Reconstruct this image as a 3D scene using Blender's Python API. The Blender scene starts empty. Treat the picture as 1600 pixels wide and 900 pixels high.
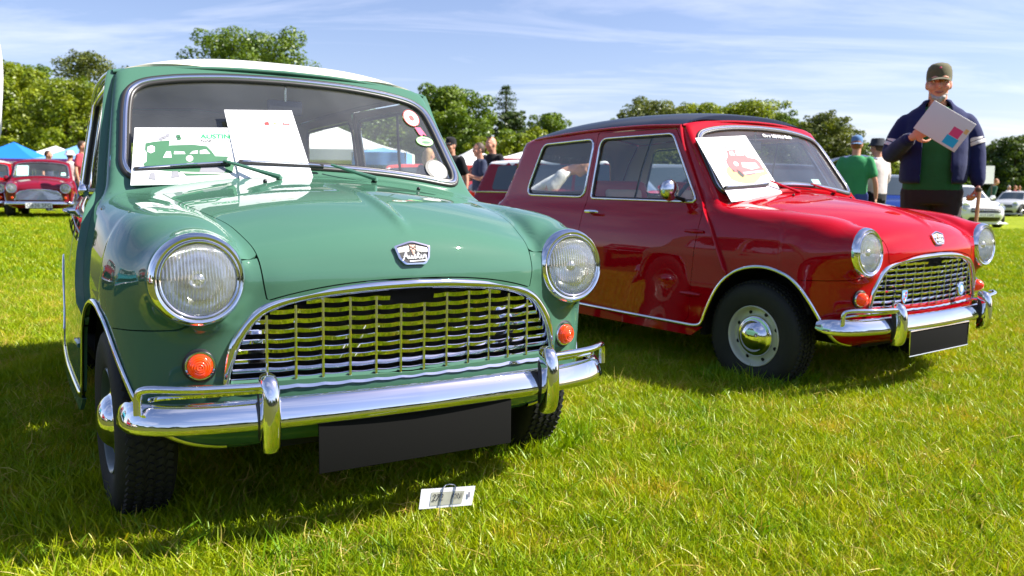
import bpy, bmesh, math, random
import numpy as np
from mathutils import Vector, Matrix
from mathutils.geometry import delaunay_2d_cdt

random.seed(7)
rng = np.random.default_rng(11)
SC = bpy.context.scene
COL = SC.collection
PI = math.pi

# ------------------------------------------------------------------ camera, world, sun, exposure
CAM_F, CAM_PITCH, CAM_ROLL, CAM_H = 1335.93, math.radians(6.287), math.radians(0.7262), 0.8857
cam_d = bpy.data.cameras.new('camera')
cam = bpy.data.objects.new('camera', cam_d)
COL.objects.link(cam)
_c, _s = math.cos(CAM_PITCH), math.sin(CAM_PITCH)
_fw = Vector((0, _c, -_s)); _up0 = Vector((0, _s, _c)); _rt0 = Vector((1, 0, 0))
_cr, _sr = math.cos(CAM_ROLL), math.sin(CAM_ROLL)
_rt = _cr * _rt0 + _sr * _up0
_up = -_sr * _rt0 + _cr * _up0
_m = Matrix((_rt, _up, -_fw)).transposed().to_4x4()
_m.translation = (0, 0, CAM_H)
cam.matrix_world = _m
cam_d.sensor_width = 36
cam_d.lens = CAM_F / 1600 * 36
cam_d.clip_start = 0.05
cam_d.clip_end = 4000
cam_d.dof.use_dof = True
cam_d.dof.focus_distance = 2.5
cam_d.dof.aperture_fstop = 5.6
SC.camera = cam

SUN_EL, SUN_AZ = math.radians(46), math.radians(92)      # azimuth from +Y towards +X
sun_dir = Vector((math.cos(SUN_EL) * math.sin(SUN_AZ), math.cos(SUN_EL) * math.cos(SUN_AZ), math.sin(SUN_EL)))
sun_d = bpy.data.lights.new('sun', 'SUN')
sun_d.energy = 5.0
sun_d.angle = math.radians(0.5)
sun_d.color = (1.0, 0.95, 0.87)
sun = bpy.data.objects.new('sun', sun_d)
sun.rotation_euler = sun_dir.to_track_quat('Z', 'Y').to_euler()
sun.location = (20, 0, 25)
COL.objects.link(sun)

world = bpy.data.worlds.new('World')
SC.world = world
world.use_nodes = True
wn, wl = world.node_tree.nodes, world.node_tree.links
wn.clear()
w_out = wn.new('ShaderNodeOutputWorld')
w_bg = wn.new('ShaderNodeBackground')
w_sky = wn.new('ShaderNodeTexSky')
w_sky.sky_type = 'NISHITA'
w_sky.sun_disc = False
w_sky.sun_elevation = SUN_EL
w_sky.sun_rotation = SUN_AZ
w_sky.air_density = 1.0
w_sky.dust_density = 0.6
w_sky.ozone_density = 2.5
w_tc = wn.new('ShaderNodeTexCoord')
w_sep = wn.new('ShaderNodeSeparateXYZ')
wl.new(w_tc.outputs['Generated'], w_sep.inputs[0])
# project the view direction on a flat cloud layer: (x,y)/(z+k)
w_add = wn.new('ShaderNodeMath'); w_add.operation = 'ADD'; w_add.inputs[1].default_value = 0.12
w_mx = wn.new('ShaderNodeMath'); w_mx.operation = 'MAXIMUM'; w_mx.inputs[1].default_value = 0.0
wl.new(w_sep.outputs['Z'], w_mx.inputs[0]); wl.new(w_mx.outputs[0], w_add.inputs[0])
w_dx = wn.new('ShaderNodeMath'); w_dx.operation = 'DIVIDE'
w_dy = wn.new('ShaderNodeMath'); w_dy.operation = 'DIVIDE'
wl.new(w_sep.outputs['X'], w_dx.inputs[0]); wl.new(w_add.outputs[0], w_dx.inputs[1])
wl.new(w_sep.outputs['Y'], w_dy.inputs[0]); wl.new(w_add.outputs[0], w_dy.inputs[1])
w_cmb = wn.new('ShaderNodeCombineXYZ')
wl.new(w_dx.outputs[0], w_cmb.inputs[0]); wl.new(w_dy.outputs[0], w_cmb.inputs[1])
w_map = wn.new('ShaderNodeMapping')
w_map.inputs['Rotation'].default_value = (0, 0, math.radians(-14))
w_map.inputs['Scale'].default_value = (0.42, 1.25, 1)
w_map.inputs['Location'].default_value = (0.3, 0.35, 0)
wl.new(w_cmb.outputs[0], w_map.inputs[0])
w_n1 = wn.new('ShaderNodeTexNoise'); w_n1.inputs['Scale'].default_value = 1.3
w_n1.inputs['Detail'].default_value = 9; w_n1.inputs['Roughness'].default_value = 0.62
w_n1.inputs['Distortion'].default_value = 0.7
wl.new(w_map.outputs[0], w_n1.inputs['Vector'])
w_cr = wn.new('ShaderNodeValToRGB')
w_cr.color_ramp.elements[0].position = 0.47; w_cr.color_ramp.elements[0].color = (0, 0, 0, 1)
w_cr.color_ramp.elements[1].position = 0.78; w_cr.color_ramp.elements[1].color = (1, 1, 1, 1)
wl.new(w_n1.outputs['Fac'], w_cr.inputs[0])
w_mul = wn.new('ShaderNodeMath'); w_mul.operation = 'MULTIPLY'; w_mul.inputs[1].default_value = 0.44
wl.new(w_cr.outputs[0], w_mul.inputs[0])
w_mix = wn.new('ShaderNodeMixRGB')
w_mix.inputs[2].default_value = (8.6, 8.5, 9.4, 1)
wl.new(w_mul.outputs[0], w_mix.inputs[0])
w_tint = wn.new('ShaderNodeMixRGB'); w_tint.blend_type = 'MULTIPLY'; w_tint.inputs[0].default_value = 1.0
w_tint.inputs[2].default_value = (1.0, 0.90, 1.0, 1)
wl.new(w_sky.outputs[0], w_tint.inputs[1]); wl.new(w_tint.outputs[0], w_mix.inputs[1])
wl.new(w_mix.outputs[0], w_bg.inputs['Color'])
w_bg.inputs['Strength'].default_value = 0.078
wl.new(w_bg.outputs[0], w_out.inputs[0])

SC.view_settings.view_transform = 'Standard'
SC.view_settings.look = 'None'
SC.view_settings.exposure = 1.2
SC.view_settings.gamma = 1
SC.view_settings.use_curve_mapping = False
SC.cycles.max_bounces = 8
SC.cycles.transparent_max_bounces = 16
SC.cycles.glossy_bounces = 4
SC.cycles.use_denoising = True
SC.cycles.caustics_reflective = False

# ------------------------------------------------------------------ materials
def _new(name):
    m = bpy.data.materials.new(name); m.use_nodes = True
    return m, m.node_tree.nodes, m.node_tree.links, m.node_tree.nodes['Principled BSDF']

def pbr(name, col, rough=0.5, metal=0.0, coat=0.0, spec=0.5, bump=0.0, bscale=60, var=0.0, vscale=8, emis=None, sheen=0.0, coatr=0.03, trans=0.0):
    m, n, l, b = _new(name)
    b.inputs['Base Color'].default_value = (*col, 1)
    b.inputs['Roughness'].default_value = rough
    b.inputs['Metallic'].default_value = metal
    b.inputs['Coat Weight'].default_value = coat
    b.inputs['Coat Roughness'].default_value = coatr
    b.inputs['Specular IOR Level'].default_value = spec
    b.inputs['Sheen Weight'].default_value = sheen
    b.inputs['Transmission Weight'].default_value = trans
    tc = None
    if bump or var:
        tc = n.new('ShaderNodeTexCoord')
    if bump:
        t = n.new('ShaderNodeTexNoise'); t.inputs['Scale'].default_value = bscale; t.inputs['Detail'].default_value = 5
        l.new(tc.outputs['Object'], t.inputs['Vector'])
        bp = n.new('ShaderNodeBump'); bp.inputs['Strength'].default_value = bump; bp.inputs['Distance'].default_value = 0.01
        l.new(t.outputs['Fac'], bp.inputs['Height']); l.new(bp.outputs[0], b.inputs['Normal'])
    if var:
        t = n.new('ShaderNodeTexNoise'); t.inputs['Scale'].default_value = vscale; t.inputs['Detail'].default_value = 6
        l.new(tc.outputs['Object'], t.inputs['Vector'])
        mx = n.new('ShaderNodeMixRGB'); mx.inputs[1].default_value = (*[c * (1 - var) for c in col], 1)
        mx.inputs[2].default_value = (*[min(1, c * (1 + var)) for c in col], 1)
        l.new(t.outputs['Fac'], mx.inputs[0]); l.new(mx.outputs[0], b.inputs['Base Color'])
    if emis:
        b.inputs['Emission Color'].default_value = (*emis[:3], 1); b.inputs['Emission Strength'].default_value = emis[3]
    return m

def paint(name, col, back=(0.33, 0.31, 0.28), rough=0.55, flake=0.0):
    """glossy car paint on the outside, trim vinyl on the inside of the sheet metal"""
    m, n, l, b = _new(name)
    g = n.new('ShaderNodeNewGeometry')
    b.inputs['Roughness'].default_value = rough
    b.inputs['Specular IOR Level'].default_value = 0.0
    b.inputs['Coat Weight'].default_value = 1.0
    b.inputs['Coat Roughness'].default_value = 0.012
    b.inputs['Coat IOR'].default_value = 1.5
    tc = n.new('ShaderNodeTexCoord')
    t = n.new('ShaderNodeTexNoise'); t.inputs['Scale'].default_value = 3.0; t.inputs['Detail'].default_value = 4
    l.new(tc.outputs['Object'], t.inputs['Vector'])
    mx = n.new('ShaderNodeMixRGB'); mx.inputs[1].default_value = (*[c * 0.96 for c in col], 1); mx.inputs[2].default_value = (*[c * 1.04 for c in col], 1)
    l.new(t.outputs['Fac'], mx.inputs[0])
    # faint orange peel in the lacquer
    t2 = n.new('ShaderNodeTexNoise'); t2.inputs['Scale'].default_value = 38; t2.inputs['Detail'].default_value = 2
    l.new(tc.outputs['Object'], t2.inputs['Vector'])
    bp = n.new('ShaderNodeBump'); bp.inputs['Strength'].default_value = 0.014; bp.inputs['Distance'].default_value = 0.004
    l.new(t2.outputs['Fac'], bp.inputs['Height']); l.new(bp.outputs[0], b.inputs['Coat Normal'])
    mb = n.new('ShaderNodeMixRGB'); mb.inputs[2].default_value = (*back, 1)
    l.new(g.outputs['Backfacing'], mb.inputs[0]); l.new(mx.outputs[0], mb.inputs[1]); l.new(mb.outputs[0], b.inputs['Base Color'])
    inv = n.new('ShaderNodeMath'); inv.operation = 'SUBTRACT'; inv.inputs[0].default_value = 1
    l.new(g.outputs['Backfacing'], inv.inputs[1]); l.new(inv.outputs[0], b.inputs['Coat Weight'])
    rr = n.new('ShaderNodeMath'); rr.operation = 'MULTIPLY_ADD'; rr.inputs[1].default_value = 0.4; rr.inputs[2].default_value = rough
    l.new(g.outputs['Backfacing'], rr.inputs[0]); l.new(rr.outputs[0], b.inputs['Roughness'])
    return m

def glassy(name, tint=(0.92, 0.95, 0.93), refl=1.0, haze=0.0, hazecol=(0.8, 0.85, 0.9)):
    m, n, l, b = _new(name)
    out = n['Material Output']; n.remove(b)
    tr = n.new('ShaderNodeBsdfTransparent'); tr.inputs[0].default_value = (*tint, 1)
    gl = n.new('ShaderNodeBsdfGlossy'); gl.inputs['Roughness'].default_value = 0.004
    gl.inputs['Color'].default_value = (1, 1, 1, 1)
    # thin-sheet Fresnel, the same from either side: 0.08 + 0.92 (1-|cos|)^5
    ge = n.new('ShaderNodeNewGeometry'); dt = n.new('ShaderNodeVectorMath'); dt.operation = 'DOT_PRODUCT'
    l.new(ge.outputs['Normal'], dt.inputs[0]); l.new(ge.outputs['Incoming'], dt.inputs[1])
    ab = n.new('ShaderNodeMath'); ab.operation = 'ABSOLUTE'; l.new(dt.outputs['Value'], ab.inputs[0])
    su = n.new('ShaderNodeMath'); su.operation = 'SUBTRACT'; su.inputs[0].default_value = 1; su.use_clamp = True; l.new(ab.outputs[0], su.inputs[1])
    pw = n.new('ShaderNodeMath'); pw.operation = 'POWER'; pw.inputs[1].default_value = 5; l.new(su.outputs[0], pw.inputs[0])
    mu = n.new('ShaderNodeMath'); mu.operation = 'MULTIPLY_ADD'; mu.inputs[1].default_value = .92 * refl; mu.inputs[2].default_value = .075 * refl; mu.use_clamp = True
    l.new(pw.outputs[0], mu.inputs[0])
    mx = n.new('ShaderNodeMixShader'); l.new(mu.outputs[0], mx.inputs[0]); l.new(tr.outputs[0], mx.inputs[1]); l.new(gl.outputs[0], mx.inputs[2])
    last = mx
    if haze:
        df = n.new('ShaderNodeBsdfDiffuse'); df.inputs[0].default_value = (*hazecol, 1)
        t = n.new('ShaderNodeTexNoise'); t.inputs['Scale'].default_value = 5; t.inputs['Detail'].default_value = 6
        tc = n.new('ShaderNodeTexCoord'); l.new(tc.outputs['Object'], t.inputs['Vector'])
        mm = n.new('ShaderNodeMath'); mm.operation = 'MULTIPLY'; mm.inputs[1].default_value = haze * 2
        l.new(t.outputs['Fac'], mm.inputs[0])
        m2 = n.new('ShaderNodeMixShader'); l.new(mm.outputs[0], m2.inputs[0]); l.new(mx.outputs[0], m2.inputs[1]); l.new(df.outputs[0], m2.inputs[2])
        last = m2
    l.new(last.outputs[0], out.inputs[0])
    return m

M = {}
M['green_paint'] = paint('green_paint', (0.068, 0.168, 0.114), back=(.50, .46, .40))
M['red_paint'] = paint('red_paint', (0.40, 0.001, 0.007), back=(0.62, 0.54, 0.45))
M['cream_paint'] = paint('cream_paint', (0.80, 0.74, 0.60), back=(0.66, 0.60, 0.52))
M['black_paint'] = paint('black_paint', (0.014, 0.016, 0.026), back=(0.68, 0.60, 0.50), rough=0.4)
M['black_paint'].node_tree.nodes['Principled BSDF'].inputs['Coat Roughness'].default_value = 0.10
_bp = M['black_paint'].node_tree; _bp.links.remove([l_ for l_ in _bp.links if l_.to_socket.name == 'Coat Weight'][0]); _bp.nodes['Principled BSDF'].inputs['Coat Weight'].default_value = 0.42
M['maroon_paint'] = paint('maroon_paint', (0.20, 0.006, 0.020))
M['crimson_paint'] = paint('crimson_paint', (0.26, 0.006, 0.018))
M['white_paint'] = paint('white_paint', (0.78, 0.79, 0.80))
M['silver_paint'] = paint('silver_paint', (0.45, 0.46, 0.48))
M['navy_paint'] = paint('navy_paint', (0.01, 0.03, 0.16))
M['grey_paint'] = paint('grey_paint', (0.10, 0.12, 0.15))
M['teal_paint'] = paint('teal_paint', (0.03, 0.22, 0.28))
M['chrome'] = pbr('chrome', (0.86, 0.86, 0.88), 0.035, 1.0)
M['chrome_soft'] = pbr('chrome_soft', (0.78, 0.79, 0.80), 0.12, 1.0)
M['alloy'] = pbr('alloy', (0.55, 0.56, 0.57), 0.3, 1.0)
M['rubber'] = pbr('rubber', (0.012, 0.012, 0.013), 0.45)
M['seal'] = pbr('seal', (0.035, 0.032, 0.03), 0.35)
M['tyre'] = pbr('tyre', (0.0105, 0.0105, 0.011), 0.72, bump=0.15, bscale=90, var=0.3, vscale=14)
M['dark'] = pbr('dark', (0.006, 0.006, 0.006), 0.8)
M['underbody'] = pbr('underbody', (0.010, 0.010, 0.010), 0.85, bump=0.3, bscale=25)
M['wheel_paint'] = pbr('wheel_paint', (0.62, 0.61, 0.52), 0.3, coat=0.6)
M['rim_grey'] = pbr('rim_grey', (0.075, 0.10, 0.085), 0.35, coat=0.5)
M['glass'] = glassy('glass', haze=0.012)
M['windscreen_glass'] = glassy('windscreen_glass', refl=1.1, haze=0.04)
M['tinted_glass'] = glassy('tinted_glass', (0.30, 0.36, 0.36), 1.2)
M['plate_black'] = pbr('plate_black', (0.011, 0.011, 0.0105), 0.9, spec=.05)
M['white'] = pbr('white', (0.80, 0.80, 0.80), 0.5)
M['paper'] = pbr('paper', (0.84, 0.84, 0.85), 0.55)
M['bone'] = pbr('bone', (0.70, 0.69, 0.64), 0.6)
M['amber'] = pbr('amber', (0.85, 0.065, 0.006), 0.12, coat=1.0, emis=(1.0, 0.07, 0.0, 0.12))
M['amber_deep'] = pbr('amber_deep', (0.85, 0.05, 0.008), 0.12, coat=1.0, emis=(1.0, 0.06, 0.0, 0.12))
M['red_seat'] = pbr('red_seat', (0.42, 0.02, 0.03), 0.45, bump=0.1)
M['cream_seat'] = pbr('cream_seat', (0.62, 0.56, 0.42), 0.5, bump=0.1)
M['grey_seat'] = pbr('grey_seat', (0.20, 0.21, 0.20), 0.5, bump=0.1)
M['trim_grey'] = pbr('trim_grey', (0.22, 0.20, 0.18), 0.6)
M['black_plastic'] = pbr('black_plastic', (0.015, 0.015, 0.017), 0.4)
M['ink'] = pbr('ink', (0.02, 0.02, 0.025), 0.7)
M['ink_green'] = pbr('ink_green', (0.02, 0.40, 0.13), 0.6)
M['ink_red'] = pbr('ink_red', (0.55, 0.03, 0.03), 0.6)
M['ink_lilac'] = pbr('ink_lilac', (0.55, 0.45, 0.60), 0.6)
M['ink_grey'] = pbr('ink_grey', (0.25, 0.25, 0.28), 0.6)
M['ink_blue'] = pbr('ink_blue', (0.05, 0.12, 0.5), 0.6)

# ------------------------------------------------------------------ generic mesh helpers
def link(name, me, parent=None, mats=None, smooth=None):
    o = bpy.data.objects.new(name, me)
    COL.objects.link(o)
    if parent is not None:
        o.parent = parent
    if mats is not None:
        if not isinstance(mats, (list, tuple)):
            mats = [mats]
        if len(me.materials) == 0:
            for _ in mats: me.materials.append(None)
        for i, mm in enumerate(mats):
            o.material_slots[i].link = 'OBJECT'
            o.material_slots[i].material = M[mm] if isinstance(mm, str) else mm
    return o

def mesh(name, V, Fc, normals=None, smooth=True, mat_idx=None):
    me = bpy.data.meshes.new(name)
    me.from_pydata([tuple(map(float, v)) for v in V], [], [tuple(int(i) for i in f) for f in Fc])
    me.update()
    if smooth:
        me.polygons.foreach_set('use_smooth', [True] * len(me.polygons))
    if normals is not None:
        me.normals_split_custom_set_from_vertices([tuple(map(float, v)) for v in normals])
    return me

def empty(name, loc=(0, 0, 0), rot=(0, 0, 0), label=None, cat=None, group=None, scale=None):
    o = bpy.data.objects.new(name, None)
    o.empty_display_size = 0.1
    o.location = loc; o.rotation_euler = rot
    if scale: o.scale = scale
    COL.objects.link(o)
    tag(o, label, cat, group)
    return o

def tag(o, label=None, cat=None, group=None, kind=None):
    if label: o['label'] = label
    if cat: o['category'] = cat
    if group: o['group'] = group
    if kind: o['kind'] = kind
    return o

class MB:
    """mesh buffer: collects vertices and faces"""
    def __init__(s): s.v = []; s.f = []
    def add(s, V, Fc):
        k = len(s.v); s.v += [tuple(map(float, p)) for p in V]; s.f += [tuple(k + int(i) for i in f) for f in Fc]; return s
    def box(s, c, d, R=None, bev=0.0):
        x, y, z = d[0] / 2, d[1] / 2, d[2] / 2
        V = [Vector((sx * x, sy * y, sz * z)) for sx in (-1, 1) for sy in (-1, 1) for sz in (-1, 1)]
        if R is not None: V = [R @ p for p in V]
        V = [p + Vector(c) for p in V]
        return s.add(V, [(0, 1, 3, 2), (4, 6, 7, 5), (0, 4, 5, 1), (2, 3, 7, 6), (0, 2, 6, 4), (1, 5, 7, 3)])
    def lathe(s, prof, c=(0, 0, 0), R=None, n=48, a0=0, a1=2 * PI, close=True):
        """prof: (radius, height) revolved about local Z then rotated by R"""
        V = []; full = abs(a1 - a0 - 2 * PI) < 1e-6; m = n if full else n + 1
        for i in range(m):
            a = a0 + (a1 - a0) * i / n
            for r, h in prof:
                p = Vector((r * math.cos(a), r * math.sin(a), h))
                if R is not None: p = R @ p
                V.append(p + Vector(c))
        k = len(prof); Fc = []
        for i in range(n):
            j = (i + 1) % m if full else i + 1
            for q in range(k - 1):
                Fc.append((i * k + q, j * k + q, j * k + q + 1, i * k + q + 1))
        return s.add(V, Fc)
    def tube(s, path, rad, n=8, cap=True, closed=False, flat=1.0, upv=None):
        P = [Vector(p) for p in path]; m = len(P); V = []
        rads = rad if hasattr(rad, '__len__') else [rad] * m
        nrm = None
        for i in range(m):
            if closed: t = (P[(i + 1) % m] - P[i - 1])
            else: t = P[min(i + 1, m - 1)] - P[max(i - 1, 0)]
            if t.length < 1e-9: t = Vector((0, 0, 1))
            t.normalize()
            if upv is not None:
                u = upv[i] if hasattr(upv, '__len__') and len(upv) == m and hasattr(upv[0], '__len__') else upv
                nrm = Vector(u); nrm = nrm - t * nrm.dot(t)
            elif nrm is None:
                nrm = t.orthogonal()
            else:
                nrm = nrm - t * nrm.dot(t)
            nrm.normalize(); b = t.cross(nrm)
            for k in range(n):
                a = 2 * PI * k / n
                V.append(P[i] + (nrm * math.cos(a) * flat + b * math.sin(a)) * rads[i])
        Fc = []
        for i in range(m if closed else m - 1):
            j = (i + 1) % m
            for k in range(n):
                Fc.append((i * n + k, i * n + (k + 1) % n, j * n + (k + 1) % n, j * n + k))
        if cap and not closed:
            Fc.append(tuple(range(n))[::-1]); Fc.append(tuple((m - 1) * n + k for k in range(n)))
        return s.add(V, Fc)
    def sphere(s, c, r, n=12, m=8, R=None):
        rr = r if hasattr(r, '__len__') else (r, r, r); V = []
        for j in range(m + 1):
            th = PI * j / m
            for i in range(n):
                a = 2 * PI * i / n
                p = Vector((rr[0] * math.sin(th) * math.cos(a), rr[1] * math.sin(th) * math.sin(a), rr[2] * math.cos(th)))
                if R is not None: p = R @ p
                V.append(p + Vector(c))
        Fc = []
        for j in range(m):
            for i in range(n):
                Fc.append((j * n + i, (j + 1) * n + i, (j + 1) * n + (i + 1) % n, j * n + (i + 1) % n))
        return s.add(V, Fc)
    def prism(s, poly, d, R=None, c=(0, 0, 0)):
        """poly in XY extruded by d along Z"""
        n = len(poly); V = []
        for z in (0, d):
            for x, y in poly:
                p = Vector((x, y, z))
                if R is not None: p = R @ p
                V.append(p + Vector(c))
        Fc = [tuple(range(n))[::-1], tuple(range(n, 2 * n))] + [(i, (i + 1) % n, n + (i + 1) % n, n + i) for i in range(n)]
        return s.add(V, Fc)
    def me(s, name, smooth=True, angle=None):
        me = mesh(name, s.v, s.f, smooth=smooth)
        if angle is not None:
            me.set_sharp_from_angle(angle=math.radians(angle))
        return me
    def ob(s, name, mat, parent=None, smooth=True, angle=40):
        return link(name, s.me(name, smooth, angle if smooth else None), parent, mat)

def bevel_box(name, c, d, r, mat, parent=None, seg=3, R=None):
    bm = bmesh.new(); bmesh.ops.create_cube(bm, size=1)
    for v in bm.verts: v.co = Vector((v.co.x * d[0], v.co.y * d[1], v.co.z * d[2]))
    bmesh.ops.bevel(bm, geom=bm.edges[:], offset=r, segments=seg, profile=0.5, affect='EDGES')
    for v in bm.verts:
        v.co = (R @ v.co if R is not None else v.co) + Vector(c)
    me = bpy.data.meshes.new(name); bm.to_mesh(me); bm.free()
    me.polygons.foreach_set('use_smooth', [True] * len(me.polygons)); me.set_sharp_from_angle(angle=math.radians(35))
    return link(name, me, parent, mat)

def catmull(c, n=60, closed=False):
    c = np.asarray(c, float); m = len(c)
    if closed:
        t = np.linspace(0, m, n, endpoint=False); i = t.astype(int); u = (t - i)[:, None]
        p0, p1, p2, p3 = c[(i - 1) % m], c[i % m], c[(i + 1) % m], c[(i + 2) % m]
    else:
        t = np.linspace(0, m - 1, n); i = np.minimum(t.astype(int), m - 2); u = (t - i)[:, None]
        e = np.vstack([2 * c[0] - c[1], c, 2 * c[-1] - c[-2]])
        p0, p1, p2, p3 = e[i], e[i + 1], e[i + 2], e[i + 3]
    return .5 * ((2 * p1) + (-p0 + p2) * u + (2 * p0 - 5 * p1 + 4 * p2 - p3) * u * u + (-p0 + 3 * p1 - 3 * p2 + p3) * u ** 3)

def resample(L, step, closed=False):
    L = np.asarray(L, float)
    if closed: L = np.vstack([L, L[:1]])
    d = np.r_[0, np.cumsum(np.sqrt((np.diff(L, axis=0) ** 2).sum(1)))]
    n = max(2, int(round(d[-1] / step)) + 1); t = np.linspace(0, d[-1], n)
    R = np.stack([np.interp(t, d, L[:, k]) for k in range(L.shape[1])], 1)
    return R[:-1] if closed else R

def itp(x, xs, ys):
    """smooth (pchip-like) interpolation"""
    xs = np.asarray(xs, float); ys = np.asarray(ys, float)
    h = np.diff(xs); dl = np.diff(ys) / h
    m = np.zeros(len(xs)); m[0] = dl[0]; m[-1] = dl[-1]
    for i in range(1, len(xs) - 1):
        if dl[i - 1] * dl[i] > 0:
            w1 = 2 * h[i] + h[i - 1]; w2 = h[i] + 2 * h[i - 1]
            m[i] = (w1 + w2) / (w1 / dl[i - 1] + w2 / dl[i])
    x = np.clip(x, xs[0], xs[-1])
    i = np.clip(np.searchsorted(xs, x) - 1, 0, len(xs) - 2)
    t = (x - xs[i]) / h[i]
    return ((2 * t ** 3 - 3 * t ** 2 + 1) * ys[i] + (t ** 3 - 2 * t ** 2 + t) * h[i] * m[i]
            + (-2 * t ** 3 + 3 * t ** 2) * ys[i + 1] + (t ** 3 - t ** 2) * h[i] * m[i + 1])

def smin(a, b, k):
    h = np.maximum(k - np.abs(a - b), 0) / k
    return np.minimum(a, b) - h * h * h * k / 6
def smax(a, b, k): return -smin(-a, -b, k)

def in_poly(P, poly):
    x, y = P[:, 0], P[:, 1]; c = np.zeros(len(P), bool); n = len(poly); j = n - 1
    for i in range(n):
        xi, yi = poly[i]; xj, yj = poly[j]
        if abs(yj - yi) > 1e-12:
            m = ((yi > y) != (yj > y)) & (x < (xj - xi) * (y - yi) / (yj - yi) + xi)
            c ^= m
        j = i
    return c

def seg_dist(P, poly):
    a = poly; b = np.roll(poly, -1, axis=0); ab = b - a; l2 = (ab ** 2).sum(1) + 1e-12; best = np.full(len(P), 1e9)
    for k in range(0, len(P), 4000):
        q = P[k:k + 4000]; t = np.clip(((q[:, None] - a) * ab).sum(2) / l2, 0, 1)
        d = q[:, None] - (a + t[..., None] * ab); best[k:k + 4000] = np.sqrt((d ** 2).sum(2)).min(1)
    return best

class Surf:
    """implicit surface with projection helpers"""
    def __init__(s, F): s.F = F
    def grad(s, P, e=0.0025):
        g = np.stack([s.F(P + np.eye(3)[k] * e) - s.F(P - np.eye(3)[k] * e) for k in range(3)], 1)
        return g / (np.linalg.norm(g, axis=1, keepdims=True) + 1e-12)
    def cast(s, O, D, tmax, n=40, lvl=0.0):
        """first surface hit coming from O along D (sphere tracing, then secant)"""
        D = D / np.linalg.norm(D, axis=1, keepdims=True)
        N = len(O); t = np.zeros(N); lo = np.zeros(N); act = np.ones(N, bool); hi = np.full(N, -1.0)
        flo = np.zeros(N); fhi = np.zeros(N)
        for it in range(90):
            idx = np.nonzero(act)[0]
            if len(idx) == 0: break
            f = s.F(O[idx] + D[idx] * t[idx, None]) - lvl
            inside = f <= 0
            h = idx[inside]; hi[h] = t[h]; fhi[h] = f[inside]; act[h] = False
            g = idx[~inside]; lo[g] = t[g]; flo[g] = f[~inside]; t[g] += np.maximum(f[~inside] * .8, .006)
            over = g[t[g] > tmax]; act[over] = False
        miss = hi < 0; k = np.nonzero(~miss)[0]
        for _ in range(7):
            if len(k) == 0: break
            w = np.clip(flo[k] / (flo[k] - fhi[k] + 1e-12), .05, .95)
            mid = lo[k] + (hi[k] - lo[k]) * w; f = s.F(O[k] + D[k] * mid[:, None]) - lvl; ins = f <= 0
            hi[k] = np.where(ins, mid, hi[k]); fhi[k] = np.where(ins, f, fhi[k])
            lo[k] = np.where(ins, lo[k], mid); flo[k] = np.where(ins, flo[k], f)
        w = np.clip(flo / (flo - fhi + 1e-12), 0, 1); th = lo + (hi - lo) * w
        th[miss] = tmax
        return O + D * th[:, None], miss
    def snap(s, P, lvl=0.0, it=12):
        P = np.array(P, float)
        for _ in range(it):
            g = s.grad(P); P = P - (s.F(P) - lvl)[:, None] * g * 0.9
        return P

# charts: 2D coordinate <-> ray
class Chart:
    def __init__(s, kind, c=(0, 0, 0), d=None): s.k = kind; s.c = np.array(c, float); s.d = d
    def inv(s, P):
        P = np.atleast_2d(np.asarray(P, float)); k = s.k
        if k == 'side': return P[:, [0, 2]]
        if k == 'top': return P[:, [0, 1]]
        if k in ('front', 'rear'): return P[:, [1, 2]]
        if k == 'slant': return np.stack([P[:, 1], -s.d[1] * P[:, 0] + s.d[0] * P[:, 2]], 1)
        q = P - s.c
        if k == 'cyl': return np.stack([P[:, 1], np.arctan2(q[:, 2], q[:, 0]) * 0.45], 1)
        if k == 'sph': return np.stack([np.arctan2(q[:, 1], q[:, 0]) * 0.45, np.arctan2(q[:, 2], np.hypot(q[:, 0], q[:, 1])) * 0.45], 1)
        if k == 'rsph': return np.stack([np.arctan2(q[:, 1], -q[:, 0]) * 0.45, np.arctan2(q[:, 2], np.hypot(q[:, 0], q[:, 1])) * 0.45], 1)
    def rays(s, U):
        k = s.k; N = len(U); z = np.zeros(N); o = np.ones(N)
        if k == 'side': return np.stack([U[:, 0], o, U[:, 1]], 1), np.stack([z, -o, z], 1), 1.0, 1
        if k == 'top': return np.stack([U[:, 0], U[:, 1], 1.7 * o], 1), np.stack([z, z, -o], 1), 1.5, 1
        if k == 'front': return np.stack([1.2 * o, U[:, 0], U[:, 1]], 1), np.stack([-o, z, z], 1), 1.6, 1
        if k == 'rear': return np.stack([-3.6 * o, U[:, 0], U[:, 1]], 1), np.stack([o, z, z], 1), 2.6, 1
        if k == 'slant':
            dx, dz = s.d  # direction pointing outward
            p = np.stack([-dz * U[:, 1], U[:, 0], dx * U[:, 1]], 1)
            D = np.stack([dx * o, z, dz * o], 1)
            return p + D * 1.8, -D, 3.0, 1
        if k == 'cyl':
            a = U[:, 1] / 0.45; D = np.stack([np.cos(a), z, np.sin(a)], 1)
            p = np.stack([s.c[0] * o, U[:, 0], s.c[2] * o], 1)
            return p + D * 1.0, -D, 1.0, 1
        a = U[:, 0] / 0.45; e = U[:, 1] / 0.45
        sx = -1 if k == 'rsph' else 1
        D = np.stack([sx * np.cos(a) * np.cos(e), np.sin(a) * np.cos(e), np.sin(e)], 1)
        return s.c + D * 1.25, -D, 1.25, 1

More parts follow.
